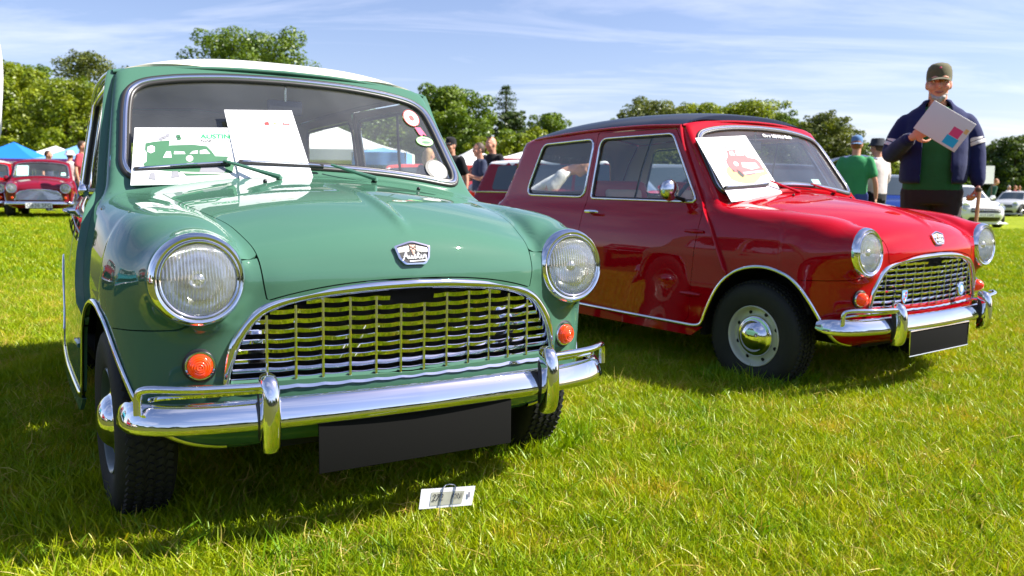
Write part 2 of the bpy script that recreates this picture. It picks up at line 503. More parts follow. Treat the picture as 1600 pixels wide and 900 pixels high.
def panel(name, S, chart, outer, holes=(), step=0.014, bstep=0.009, inset=0.0015, skirt=0.010, lvl=0.0, out_is3d=True, hole3d=True, keep=None, warp=None):
    """sheet-metal panel: outline (3D near the surface) -> chart -> constrained Delaunay -> projected on the surface"""
    def prep(L, is3d, sign):
        L = np.asarray(L, float)
        if is3d: L = chart.inv(L)
        L = resample(L, bstep, True)
        # consistent orientation, then offset by inset
        A = 0.5 * np.sum(L[:, 0] * np.roll(L[:, 1], -1) - np.roll(L[:, 0], -1) * L[:, 1])
        if A < 0: L = L[::-1]
        t = np.roll(L, -1, axis=0) - np.roll(L, 1, axis=0); t /= np.linalg.norm(t, axis=1, keepdims=True) + 1e-9
        nrm = np.stack([-t[:, 1], t[:, 0]], 1)   # inward
        return L + nrm * inset * sign
    out = prep(outer, out_is3d, 1)
    hs = [prep(h, hole3d, -1) for h in holes]
    lo, hi = out.min(0), out.max(0)
    gx = np.arange(lo[0] + step * .5, hi[0], step); gy = np.arange(lo[1] + step * .5, hi[1], step * 0.88)
    G = np.array([(x + (step * .5 if j % 2 else 0), y) for j, y in enumerate(gy) for x in gx])
    ok = in_poly(G, out) & (seg_dist(G, out) > step * .5)
    for h in hs: ok &= ~in_poly(G, h) & (seg_dist(G, h) > step * .5)
    G = G[ok]
    V2 = [Vector(p) for p in out]; E = [(i, (i + 1) % len(out)) for i in range(len(out))]; loops = [list(range(len(out)))]
    for h in hs:
        k = len(V2); V2 += [Vector(p) for p in h]; n = len(h)
        E += [(k + i, k + (i + 1) % n) for i in range(n)]; loops.append([k + i for i in range(n)])
    V2 += [Vector(p) for p in G]
    vo, eo, fo, ovm, oem, ofm = delaunay_2d_cdt(V2, E, [], 0, 1e-7)
    U = np.array([tuple(v) for v in vo]); Fc = np.array([f for f in fo if len(f) == 3])
    cen = U[Fc].mean(1); ok = in_poly(cen, out)
    for h in hs: ok &= ~in_poly(cen, h)
    Fc = Fc[ok]
    if warp is not None: U = warp(U)
    O, D, tm, _ = chart.rays(U)
    P, miss = S.cast(O, D, tm, lvl=lvl)
    N = S.grad(P)
    # face orientation: outward
    fn = np.cross(P[Fc[:, 1]] - P[Fc[:, 0]], P[Fc[:, 2]] - P[Fc[:, 0]])
    flip = (fn * N[Fc[:, 0]]).sum(1) < 0
    Fc[flip] = Fc[flip][:, ::-1]
    bad = miss[Fc].any(1); Fc = Fc[~bad]
    V = list(P); NN = list(N); F2 = [tuple(f) for f in Fc]
    if skirt:
        inv = {}
        for new, olds in enumerate(ovm):
            for o_ in olds: inv[o_] = new
        edge = {}
        for f in Fc:
            for a, b in ((f[0], f[1]), (f[1], f[2]), (f[2], f[0])): edge[(a, b)] = edge.get((a, b), 0) + 1
        be = [(a, b) for (a, b) in edge if (b, a) not in edge]
        mp = {}
        for a, b in be:
            for q in (a, b):
                if q not in mp:
                    mp[q] = len(V); V.append(P[q]); V.append(P[q] - N[q] * skirt)
                    NN.append(N[q]); NN.append(N[q])
        # outward side normals for the hem
        for a, b in be:
            e = P[b] - P[a]; sn = np.cross(e, N[a]); l = np.linalg.norm(sn)
            if l > 1e-9:
                sn = sn / l
                for q in (a, b):
                    for w in (0, 1): NN[mp[q] + w] = (NN[mp[q] + w] * .3 + sn)
            F2.append((b, a, mp[a], mp[b])) if False else None
            F2.append((mp[a], mp[b], mp[b] + 1, mp[a] + 1)[::-1])
    NN = np.array(NN); NN /= np.linalg.norm(NN, axis=1, keepdims=True) + 1e-9
    V = np.array(V)
    me = mesh(name, V, F2, normals=NN)
    me['v'] = 1
    return me

def mirror_mesh(me, name=None):
    V = np.empty(len(me.vertices) * 3); me.vertices.foreach_get('co', V); V = V.reshape(-1, 3)
    N = np.empty(len(me.loops) * 3); me.corner_normals.foreach_get('vector', N); N = N.reshape(-1, 3)
    vi = np.empty(len(me.loops), int); me.loops.foreach_get('vertex_index', vi)
    vn = np.zeros_like(V); vn[vi] = N
    V[:, 1] *= -1; vn[:, 1] *= -1
    F = [tuple(p.vertices)[::-1] for p in me.polygons]
    return mesh(name or me.name, V, F, normals=vn)
# ================================================================== classic small saloon: implicit body
# car frame: x forward from the front axle, y to the car's left, z up from the ground
PLAN = catmull([(.503, 0), (.500, .10), (.492, .22), (.478, .34), (.461, .44), (.440, .51), (.408, .572), (.362, .625), (.30, .660), (.22, .681),
                (.10, .692), (-.10, .697), (-.4, .696), (-.8, .683), (-1.2, .661), (-1.6, .633), (-2.0, .602), (-2.22, .575), (-2.34, .540), (-2.42, .490),
                (-2.47, .41), (-2.49, .28), (-2.495, .15), (-2.50, 0)], 420)
PLAN = resample(PLAN, 0.012)
_pa, _pb = PLAN[:-1], PLAN[1:]
_ab = _pb - _pa; _l2 = (_ab ** 2).sum(1)
_tan = _ab / np.sqrt(_l2)[:, None]
_nrm = np.stack([_tan[:, 1], -_tan[:, 0]], 1) * 1.0     # will be oriented outward below
if (_nrm[0, 0] < 0): _nrm = -_nrm
def _plan_raw(x, a):
    Q = np.stack([x, a], 1).astype(np.float32); out = np.empty(len(Q)); nx = np.empty(len(Q))
    A_, B_, L_, N_ = _pa.astype(np.float32), _ab.astype(np.float32), _l2.astype(np.float32), _nrm
    for k in range(0, len(Q), 4000):
        q = Q[k:k + 4000]
        dx = q[:, None, 0] - A_[None, :, 0]; dy = q[:, None, 1] - A_[None, :, 1]
        t = np.clip((dx * B_[:, 0] + dy * B_[:, 1]) / L_, 0, 1)
        dx -= t * B_[:, 0]; dy -= t * B_[:, 1]; d2 = dx * dx + dy * dy; i = d2.argmin(1); r = np.arange(len(q))
        s = np.sign(dx[r, i] * N_[i, 0] + dy[r, i] * N_[i, 1]); s[s == 0] = 1
        out[k:k + 4000] = s * np.sqrt(d2[r, i]); nx[k:k + 4000] = N_[i, 0]
    return out, nx
_gh = .012; _gx0, _gy0 = -2.80, -.06
_gnx, _gny = int(3.6 / _gh), int(1.0 / _gh)
_X, _Y = np.meshgrid(_gx0 + np.arange(_gnx) * _gh, _gy0 + np.arange(_gny) * _gh, indexing='ij')
_gs, _gn = _plan_raw(_X.ravel(), np.abs(_Y.ravel()))
_gs = _gs.reshape(_gnx, _gny); _gn = _gn.reshape(_gnx, _gny)
# smooth the normal field a little so that the two ends blend into the sides without a crease
for _ in range(3):
    _gn[1:-1, 1:-1] = (_gn[1:-1, 1:-1] * 2 + _gn[2:, 1:-1] + _gn[:-2, 1:-1] + _gn[1:-1, 2:] + _gn[1:-1, :-2]) / 6
def plan_sd(x, a):
    u = np.clip((x - _gx0) / _gh, 1.001, _gnx - 2.01); v = np.clip((a - _gy0) / _gh, 1.001, _gny - 2.01)
    i = u.astype(int); j = v.astype(int); fu = u - i; fv = v - j
    w = lambda t: (((-.5 * t + 1) * t - .5) * t, (1.5 * t - 2.5) * t * t + 1, ((-1.5 * t + 2) * t + .5) * t, (.5 * t - .5) * t * t)
    wu, wv = w(fu), w(fv); r = 0
    for p in range(4):
        for q in range(4): r = r + wu[p] * wv[q] * _gs[i + p - 1, j + q - 1]
    n = (_gn[i, j] * (1 - fu) * (1 - fv) + _gn[i + 1, j] * fu * (1 - fv) + _gn[i, j + 1] * (1 - fu) * fv + _gn[i + 1, j + 1] * fu * fv)
    return r, n

def F_tub(P):
    x, a, z = P[:, 0], np.abs(P[:, 1]), P[:, 2]
    sd, nx = plan_sd(x, a)
    o_side = itp(z, [.16, .20, .24, .30, .38, .50, .60, .68, .75, .82, .87, .95], [.075, .050, .030, .016, .006, 0, .001, .010, .026, .046, .064, .10])
    o_front = itp(z, [.18, .22, .26, .31, .37, .45, .52, .60, .655, .70, .75, .80, .9], [.30, .15, .075, .030, .008, .002, -.002, -.008, -.011, -.001, .014, .03, .05])
    o_rear = itp(z, [.18, .24, .30, .36, .50, .60, .70, .80, .87, .95], [.12, .06, .03, .012, .0, .012, .045, .10, .16, .24])
    wf = np.clip(nx, 0, 1); wf = wf * wf * (3 - 2 * wf)
    wr = np.clip(-nx, 0, 1); wr = wr * wr * (3 - 2 * wr)
    f1 = sd + o_side * (1 - wf - wr) + o_front * wf + o_rear * wr
    f1 = f1 + .020 * np.exp(-((a - .47) / .075) ** 2) * np.clip((z - .55) / .08, 0, 1) * np.clip((x - .2) / .1, 0, 1)
    # bonnet and scuttle top
    zc = itp(x, [-3, -.60, -.30, -.16, -.043, .149, .258, .381, .439, .475, .56], [.88, .90, .930, .911, .893, .869, .846, .808, .782, .756, .66])
    q = itp(x, [-.6, -.16, 0, .163, .3, .4, .5], [.20, .20, .21, .255, .27, .33, .36])
    ridge = 0.0105 * np.exp(-(a / .016) ** 2) * np.clip((x + .12) / .1, 0, 1) * np.clip((.47 - x) / .08, 0, 1)
    top = zc - q * a * a + ridge
    fA = smax(f1, (z - top) * .96, .055)
    # wing crowns
    zw = itp(x, [-3, -1.0, -.45, -.25, -.07, .163, .321, .418, .48, .55], [.86, .86, .862, .858, .848, .829, .809, .788, .765, .72])
    fw = smax(f1, (z - zw), .15)
    inner = (.468 + .02 * np.clip(-x / .2, 0, 1) - .055 * np.clip((x - .15) / .3, 0, 1)) - a
    fB = smax(fw, inner, .09)
    f = smin(fA, fB, .022)
    return f

HL_C = np.array([.467, .522, .668])
HL_AX = np.array([math.cos(math.radians(4)), 0.0, math.sin(math.radians(4))])
def F_pod(P):
    q = np.stack([P[:, 0], np.abs(P[:, 1]), P[:, 2]], 1) - HL_C
    t = q @ HL_AX; r = np.linalg.norm(q - t[:, None] * HL_AX, axis=1)
    rad = .108 + .03 * np.clip(-t / .2, 0, 2)
    return smax((r - rad) * .98, np.maximum(t + .004, -(t + .30)), .018)

def ws_x(a, z): return -.258 - .735 * (z - .9) - .115 * a * a
def F_cabin(P):
    x, a, z = P[:, 0], np.abs(P[:, 1]), P[:, 2]
    ys = itp(x, [-2.6, -2.2, -1.9, -1.5, -1.2, -.8, -.35, .2], [.465, .510, .538, .570, .592, .610, .617, .618])
    side = (a - (ys - .155 * (z - .87) - .03 * (z - .87) ** 2)) * .99
    front = (x - ws_x(a, z)) * .81
    rx = -2.235 + .46 * (z - .87) + .14 * a * a
    rear = (rx - x) * .91
    f = smax(smax(side, front, .05), rear, .09)
    zr = itp(x, [-2.3, -2.1, -2.0, -1.8, -1.5, -1.2, -.9, -.7, -.58, -.50, -.4], [1.18, 1.250, 1.284, 1.330, 1.356, 1.365, 1.360, 1.348, 1.331, 1.306, 1.27])
    ye = itp(x, [-2.3, -1.9, -1.2, -.58], [.43, .470, .530, .552])
    ze = itp(x, [-2.3, -1.9, -1.5, -1.2, -.9, -.58], [1.18, 1.236, 1.256, 1.266, 1.268, 1.258])
    roof = z - (zr - (zr - ze) * np.clip(a / ye, 0, 1.4) ** 2.9)
    return smax(f, roof * .93, .025)

def F_mini(P):
    return smin(smin(F_tub(P), F_pod(P), .055), F_cabin(P), .055)
S_mini = Surf(F_mini)

C_SIDE = Chart('side'); C_TOP = Chart('top'); C_REAR = Chart('rear')
C_SLANT = Chart('slant', d=(.75, .66)); C_BON = Chart('cyl', c=(.08, 0, .44))
C_WING = Chart('sph', c=(.10, .26, .48)); C_NOSE = Chart('sph', c=(-.12, 0, .50)); C_TAIL = Chart('rsph', c=(-1.45, 0, .62))

SEAM = catmull([(-.162, .485, .864), (.003, .471, .842), (.163, .447, .82), (.298, .416, .794), (.397, .395, .756), (.453, .383, .712), (.475, .369, .613)], 60)
GUT_F = catmull([(-.580, .552, 1.256), (-.580, .50, 1.265), (-.568, .4, 1.278), (-.550, .197, 1.291), (-.543, 0, 1.295)], 40)
GUT_S = np.array([(-.580, .553, 1.256), (-.80, .550, 1.264), (-1.0, .542, 1.266), (-1.2, .531, 1.264), (-1.5, .509, 1.255), (-1.75, .484, 1.242), (-1.90, .466, 1.232)])
FLANGE = catmull([(-.583, .56, 1.252), (-.538, .57, 1.153), (-.449, .594, 1.004), (-.387, .614, .902), (-.345, .628, .852), (-.305, .645, .804), (-.267, .670, .758), (-.214, .688, .677), (-.163, .697, .585), (-.132, .698, .515)], 70)
ARCH = catmull([(-.279, .688, .285), (-.262, .692, .330), (-.232, .697, .395), (-.19, .699, .465), (-.13, .699, .525), (-.05, .697, .567), (.05, .692, .583), (.14, .685, .570), (.215, .678, .535),
                (.272, .668, .472), (.315, .652, .40), (.345, .622, .33), (.362, .57, .272), (.362, .50, .232), (.35, .43, .215)], 110)
RARCH = np.array([(-2.036 + .298 * math.cos(t), .62, .262 + .315 * math.sin(t)) for t in np.linspace(0, PI, 40)])
SEAM = S_mini.snap(SEAM)
_p, _m = S_mini.cast(np.stack([FLANGE[:, 0], np.ones(len(FLANGE)), FLANGE[:, 2]], 1), np.tile([0., -1, 0], (len(FLANGE), 1)), 1.0)
FLANGE = np.where(_m[:, None], FLANGE, _p)
GRILLE = catmull([(.456, .470, .405), (.454, .462, .455), (.460, .440, .525), (.468, .382, .593), (.480, .277, .625), (.500, .132, .641), (.508, 0, .646)], 60)
WS = catmull([(ws_x(y, z) , y, z) for y, z in [(0, .948), (.24, .936), (.395, .921), (.487, .908), (.535, .905), (.561, .920), (.572, .953), (.566, 1.0), (.556, 1.07), (.546, 1.13), (.532, 1.18), (.507, 1.210), (.467, 1.231), (.40, 1.246), (.33, 1.256), (.2, 1.267), (0, 1.272)]], 110)
def mir(L, full=True):
    L = np.asarray(L, float); Mm = L[::-1] * np.array([1, -1, 1]); return np.vstack([L, Mm[1:]]) if full else Mm
WS_LOOP = mir(WS)[:-1]
def rrect(pts, r, n=6):
    """rounded polygon in 2D"""
    out = []; m = len(pts)
    rr = r if hasattr(r, '__len__') else [r] * m
    for i in range(m):
        p = np.array(pts[i], float); a = np.array(pts[i - 1], float) - p; b = np.array(pts[(i + 1) % m], float) - p
        la, lb = np.linalg.norm(a), np.linalg.norm(b); a /= la; b /= lb
        ang = math.acos(np.clip(a @ b, -1, 1)); d = min(rr[i] / math.tan(ang / 2), la * .48, lb * .48)
        p0 = p + a * d; p1 = p + b * d
        for t in np.linspace(0, 1, n + 1): out.append((1 - t) ** 2 * p0 + 2 * t * (1 - t) * p + t * t * p1)
    return np.array(out)
DOORWIN = rrect([(-.402, .866), (-1.222, .872), (-1.205, 1.212), (-.633, 1.217)], [.02, .02, .06, .05])
REARWIN = rrect([(-1.288, .878), (-1.905, .884), (-1.775, 1.200), (-1.262, 1.214)], [.055, .05, .07, .05])
DOOR = np.vstack([rrect([(-.352, .86), (-.338, .80), (-.342, .70), (-.366, .264), (-1.262, .270), (-1.255, .87), (-1.238, 1.247), (-.618, 1.243)],
                        [.02, .02, .1, .07, .06, .3, .03, .03])])

_cache = {}
def cached(key, fn):
    if key not in _cache: _cache[key] = fn()
    return _cache[key]

def side_y(x, z, off=0.0, S=None):
    """y of the body side at (x,z)"""
    S = S or S_mini
    U = np.array([[x, z]]); O, D, tm, _ = C_SIDE.rays(U); P, m = S.cast(O, D, tm); return float(P[0, 1]) + off
def on_side(L, off=0.0, S=None):
    S = S or S_mini
    U = np.asarray(L, float)[:, :2]; O, D, tm, _ = C_SIDE.rays(U); P, m = S.cast(O, D, tm); N = S.grad(P); return P + N * off, N

def body_meshes():
    R = {}
    fr_edge = [(-.150, .470, .868), (-.128, .30, .888), (-.120, .15, .896), (-.118, 0, .899)]
    rear_edge = np.array(fr_edge)
    bon = np.vstack([SEAM[::-1], rear_edge])                 # front corner -> rear centre, +y
    front_edge = [(p[0] + .004, p[1] * .80, p[2] + .022) for p in GRILLE[::-1] if p[1] < .40]   # just above the grille moustache
    fe = []
    for t in np.linspace(0, 1, 20):                          # centre -> corner along the grille arc
        y = .369 * t
        zz = .655 - .042 * (t ** 2.6)
        fe.append((.49, y, zz))
    fe = S_mini.snap(np.vstack([fe[:-1], [SEAM[-1]]])); fe[0, 1] = 0
    half = np.vstack([fe, SEAM[::-1][1:], rear_edge])
    R['bonnet'] = panel('bonnet', S_mini, C_BON, mir(half)[:-1], step=.013)
    # scuttle and windscreen surround
    rear_edge = S_mini.snap(rear_edge)
    rear_edge[-1, 1] = 0
    wing_top = catmull([SEAM[0], (-.20, .53, .868), (-.26, .585, .862), (-.315, .635, .835), FLANGE[36]], 16)
    zz = np.linspace(1.235, .875, 26); corn = np.array([(ws_x(.56, z) - .020, .60, z) for z in zz])
    corn[:, 1] = S_mini.cast(np.stack([corn[:, 0], np.ones(26), zz], 1), np.tile([0., -1, 0], (26, 1)), 1.0)[0][:, 1]
    k0 = int(np.argmin(np.abs(FLANGE[:, 2] - .872)))
    hs = np.vstack([rear_edge[::-1], wing_top[:], FLANGE[k0:36][::-1], corn[::-1], [(-.572, .540, 1.258)], GUT_F[1:]])
    R['pillar'] = panel('windscreen_pillar', S_mini, C_SIDE, np.vstack([corn, FLANGE[:k0 + 1][::-1]])[:, [0, 2]], out_is3d=False, step=.012, inset=-.0008, skirt=0)
    R['scuttle'] = panel('windscreen_surround', S_mini, C_SLANT, mir(hs)[:-1], holes=[_shrink(WS_LOOP, .004)], step=.012, inset=.0008)
    # front wing
    i0 = 36
    seam_cut = [p for p in SEAM if p[2] > .716]
    low = [(.455, .40, .712), (.45, .44, .70), (.45, .47, .62), (.45, .50, .565), (.42, .55, .548), (.385, .60, .545), (.335, .645, .543), (.25, .68, .540)]
    ar = [p for p in ARCH if p[0] > -.155 and p[2] > .5 and p[0] < .235]
    wing = np.vstack([seam_cut, low, np.array(ar)[::-1], FLANGE[i0:][::-1], wing_top[::-1][1:-1]])
    R['wing'] = panel('front_wing', S_mini, C_WING, wing, step=.010, bstep=.008, inset=.0008)
    # front panel (below the wings, around the grille)
    ar2 = [p for p in ARCH if (p[0] > .2 and p[2] < .545)]
    btm = [(.40, .35, .232), (.41, .2, .230), (.412, 0, .229)]
    corner = [(.47, .362, .655), (.462, .376, .705)]
    fp = np.vstack([np.array(fe), [p for p in SEAM[::-1][1:] if p[2] <= .716], low, ar2, btm])
    R['front_panel'] = panel('front_panel', S_mini, C_NOSE, mir(fp)[:-1], holes=[_shrink(mir(np.vstack([[(.456, 0, .405)], GRILLE]))[:-1], .012)], step=.011, bstep=.008, inset=.001)
    # door
    R['door'] = panel('door', S_mini, C_SIDE, DOOR, holes=[DOORWIN], out_is3d=False, hole3d=False, step=.016, inset=.002)
    # A panel strip between flange and door
    fl = np.array([(p[0], p[2]) for p in FLANGE]); dl = DOOR
    ap = np.vstack([fl, [(-.17, .49)], np.array([(p[0], p[2]) for p in ARCH if p[0] < -.155])[::-1], [(-.33, .262), (-.45, .252), (-1.27, .256), (-1.27, .268), (-.45, .264), (-.385, .275),(-.364, .300), (-.340, .70), (-.336, .80), (-.350, .86), (-.616, 1.246), (-.60, 1.254)]])
    ap = _dedupe(ap)
    R['a_panel'] = panel('front_pillar_panel', S_mini, C_SIDE, ap, out_is3d=False, step=.014, inset=-.0005)
    # cant rail above door and rear quarter
    gs = GUT_S[:, [0, 2]]
    rq_out = np.vstack([[(-.60, 1.250)], [(x, z + .002) for x, z in gs[1:]], [(-1.93, 1.215), (-2.02, 1.10), (-2.10, .98), (-2.20, .85), (-2.28, .75), (-2.345, .60), (-2.36, .45), (-2.36, .30)],
                        [(p[0], p[2]) for p in RARCH[::-1] if p[2] > .262], [(-1.735, .256), (-1.268, .256), (-1.264, .32), (-1.257, .87), (-1.240, 1.245), (-1.0, 1.249), (-.8, 1.248)]])
    R['quarter'] = panel('rear_quarter', S_mini, C_SIDE, _dedupe(rq_out), holes=[REARWIN], out_is3d=False, hole3d=False, step=.018, inset=.0)
    sill = np.array([(-.275, .262), (-.34, .212), (-1.70, .212), (-1.745, .254)])
    R['sill'] = panel('sill', S_mini, C_SIDE, sill, out_is3d=False, step=.03, inset=.001)
    # roof
    rg = np.vstack([GUT_F[::-1], GUT_S[1:], [(-1.99, .40, 1.23), (-2.04, .28, 1.24), (-2.06, 0, 1.25)]])
    rg = rg - np.array([0, 0, 0]); rg[:, 1] = np.maximum(rg[:, 1] - .004, 0); rg[0, 1] = rg[-1, 1] = 0
    R['roof'] = panel('roof', S_mini, C_TOP, mir(rg)[:-1], step=.022, inset=.0)
    # tail
    tl = np.array([(-1.96, 0, 1.29), (-1.96, .28, 1.27), (-1.93, .41, 1.245), (-1.90, .465, 1.235), (-2.02, .49, 1.10), (-2.10, .51, .98), (-2.20, .53, .85), (-2.28, .54, .75), (-2.345, .545, .60), (-2.36, .55, .45), (-2.36, .55, .30), (-2.36, .52, .24), (-2.42, .3, .24), (-2.44, 0, .24)])
    rwin = rrect([(-.44, .915), (.44, .915), (.40, 1.17), (-.40, 1.17)], .07)
    R['tail'] = panel('rear_panel', S_mini, C_TAIL, mir(tl)[:-1], holes=[np.array([(-2.15, y, z) for y, z in rwin])], step=.022, inset=.0, lvl=-.004)
    for k in ('wing', 'front_panel'):
        R[k] = _punch(R[k])
    return R

def _punch(me, r=.086):
    """open the sheet metal behind the headlamps"""
    V = np.empty(len(me.vertices) * 3); me.vertices.foreach_get('co', V); V = V.reshape(-1, 3)
    N = np.empty(len(me.loops) * 3); me.corner_normals.foreach_get('vector', N); N = N.reshape(-1, 3)
    vi = np.empty(len(me.loops), int); me.loops.foreach_get('vertex_index', vi); vn = np.zeros_like(V); vn[vi] = N
    q = np.stack([V[:, 0], np.abs(V[:, 1]), V[:, 2]], 1) - HL_C; t = q @ HL_AX; d = np.linalg.norm(q - t[:, None] * HL_AX, axis=1)
    kill = (d < r) & (t > -.06)
    return mesh(me.name, V, [tuple(p.vertices) for p in me.polygons if not any(kill[i] for i in p.vertices)], normals=vn)

def _dedupe(L):
    L = np.asarray(L, float); keep = [0]
    for i in range(1, len(L)):
        if np.linalg.norm(L[i] - L[keep[-1]]) > 1e-4: keep.append(i)
    return L[keep]
def _shrink(L, d):
    """move a closed loop towards its inside by d, in its own rough plane (y / other)"""
    L = np.asarray(L, float); c = L.mean(0)
    t = np.roll(L, -1, axis=0) - np.roll(L, 1, axis=0); t /= np.linalg.norm(t, axis=1, keepdims=True) + 1e-9
    pn = np.cross(L[0] - c, L[len(L) // 4] - c); pn /= np.linalg.norm(pn)
    n = np.cross(pn, t); s = np.sign(((c - L) * n).sum(1).mean())
    return L + n * s * d
# ================================================================== classic small saloon: fittings
def on_surf(L, off, S=None):
    S = S or S_mini
    P = S.snap(np.asarray(L, float)); N = S.grad(P)
    return P + N * off, N

def strip(name, L, w, h, mat, parent, off=0.0, n=10, snap=True, closed=False, N=None, cap=True):
    """moulding along a line on the body: half-width w, half-height h"""
    if snap: P, N = on_surf(L, off)
    else: P = np.asarray(L, float)
    mb = MB(); V = []; m = len(P)
    P = [Vector(p) for p in P]; N = [Vector(q) for q in N]
    ww = w if hasattr(w, '__len__') else [w] * m
    for i in range(m):
        if closed: t = P[(i + 1) % m] - P[i - 1]
        else: t = P[min(i + 1, m - 1)] - P[max(i - 1, 0)]
        t.normalize(); nn = N[i] - t * N[i].dot(t); nn.normalize(); b = t.cross(nn)
        for k in range(n):
            a = 2 * PI * k / n
            V.append(P[i] + nn * math.sin(a) * h + b * math.cos(a) * ww[i])
    Fc = []
    for i in range(m if closed else m - 1):
        j = (i + 1) % m
        for k in range(n): Fc.append((i * n + k, i * n + (k + 1) % n, j * n + (k + 1) % n, j * n + k))
    if cap and not closed: Fc += [tuple(range(n))[::-1], tuple((m - 1) * n + k for k in range(n))]
    mb.add(V, Fc)
    return mb.ob(name, mat, parent, angle=60)

def sides(): return ((1, np.array([1., 1, 1])), (-1, np.array([1., -1, 1])))

def lens_mat():
    m, n, l, b = _new('headlight_lens')
    out = n['Material Output']; n.remove(b)
    tr = n.new('ShaderNodeBsdfTransparent'); tr.inputs[0].default_value = (.93, .94, .92, 1)
    gl = n.new('ShaderNodeBsdfGlossy'); gl.inputs['Roughness'].default_value = .05
    df = n.new('ShaderNodeBsdfTranslucent'); df.inputs[0].default_value = (.9, .9, .85, 1)
    d2 = n.new('ShaderNodeBsdfDiffuse'); d2.inputs[0].default_value = (.75, .76, .72, 1)
    tc = n.new('ShaderNodeTexCoord')
    wv = n.new('ShaderNodeTexWave'); wv.wave_type = 'BANDS'; wv.bands_direction = 'Y'; wv.inputs['Scale'].default_value = 42
    wv.inputs['Distortion'].default_value = .4; wv.inputs['Detail'].default_value = 1; wv.inputs['Detail Scale'].default_value = .6
    l.new(tc.outputs['Object'], wv.inputs['Vector'])
    bp = n.new('ShaderNodeBump'); bp.inputs['Strength'].default_value = .9; bp.inputs['Distance'].default_value = .004
    l.new(wv.outputs['Fac'], bp.inputs['Height']); l.new(bp.outputs[0], gl.inputs['Normal'])
    cr = n.new('ShaderNodeValToRGB'); cr.color_ramp.elements[0].position = .35; cr.color_ramp.elements[0].color = (.16, .16, .16, 1)
    cr.color_ramp.elements[1].position = .8; cr.color_ramp.elements[1].color = (.5, .5, .5, 1)
    l.new(wv.outputs['Fac'], cr.inputs[0])
    m1 = n.new('ShaderNodeMixShader'); l.new(cr.outputs[0], m1.inputs[0]); l.new(tr.outputs[0], m1.inputs[1]); l.new(gl.outputs[0], m1.inputs[2])
    m2 = n.new('ShaderNodeMixShader'); m2.inputs[0].default_value = .10; l.new(m1.outputs[0], m2.inputs[1]); l.new(d2.outputs[0], m2.inputs[2])
    l.new(m2.outputs[0], out.inputs[0])
    return m
M['lens'] = lens_mat()
M['reflector'] = pbr('reflector', (.90, .90, .88), .16, 1.0, bump=.25, bscale=30)
M['clear_lens'] = glassy('clear_lens', (.9, .92, .9), 1.4, haze=.12)

def headlight(parent, c, ax, R=.104, s=1):
    Rm = Vector(ax).to_track_quat('X', 'Z').to_matrix() @ Matrix.Rotation(PI / 2, 3, 'Y')   # local Z -> axis
    k = R / .104
    def build(key, prof, n=56): return cached(('hl', key, R), lambda: (lambda b: (b.lathe([(r * k, h * k) for r, h in prof], n=n), b.me(key, True, 50))[1])(MB()))
    def put(name, me, mat, par):
        o = link(name, me, par, mat); return o
    h = put('headlight', build('headlight', [(.1075, -.016), (.1085, -.008), (.107, 0), (.1035, .008), (.098, .0135), (.0925, .013), (.0895, .009), (.0885, .003)]), 'chrome', parent)
    h.location = c; h.rotation_euler = Rm.to_euler()
    put('rim', build('rim', [(.0885, .007), (.0885, .0125), (.0862, .0150), (.0835, .0135), (.0825, .008)]), 'chrome', h)
    rf = put('reflector', build('reflector', [(.083, .004), (.078, -.010), (.068, -.028), (.05, -.045), (.03, -.054), (.012, -.057), (0, -.0575)], 40), 'reflector', h)
    put('lens', build('lens', [(.084, .008), (.078, .0125), (.066, .0185), (.05, .0235), (.034, .0268), (.018, .0287), (0, .0293)], 56), 'lens', h)
    put('bulb', build('bulb', [(.020, -.020), (.0205, -.008), (.017, .002), (.010, .008), (0, .010)], 20), 'chrome_soft', h)
    return h

def indicator(parent, c, ax, mat='amber', R=.036, tall=.028):
    Rm = Vector(ax).to_track_quat('X', 'Z').to_matrix() @ Matrix.Rotation(PI / 2, 3, 'Y'); k = R / .036
    pts = []; n = 26
    for i in range(n + 1):
        t = i / n; r = .0305 * math.cos(t * PI / 2); h = tall * math.sin(t * PI / 2) ** .8
        pts.append((r * k, (h + .0011 * math.sin(t * 46)) * 1.0 + .006))
    def me(key, prof, nn): return cached(('ind', key, R, tall), lambda: (lambda b: (b.lathe(prof, n=nn), b.me(key, True, 60))[1])(MB()))
    o = link('indicator', me('indicator', pts, 36), parent, mat)
    o.location = c; o.rotation_euler = Rm.to_euler()
    link('bezel', me('bezel', [(.0375 * k, .000), (.0375 * k, .006), (.035 * k, .0105), (.0315 * k, .0105), (.031 * k, .005)], 36), o, 'chrome')
    link('gasket', me('gasket', [(.042 * k, -.004), (.0425 * k, .003), (.038 * k, .005)], 36), o, 'rubber')
    return o

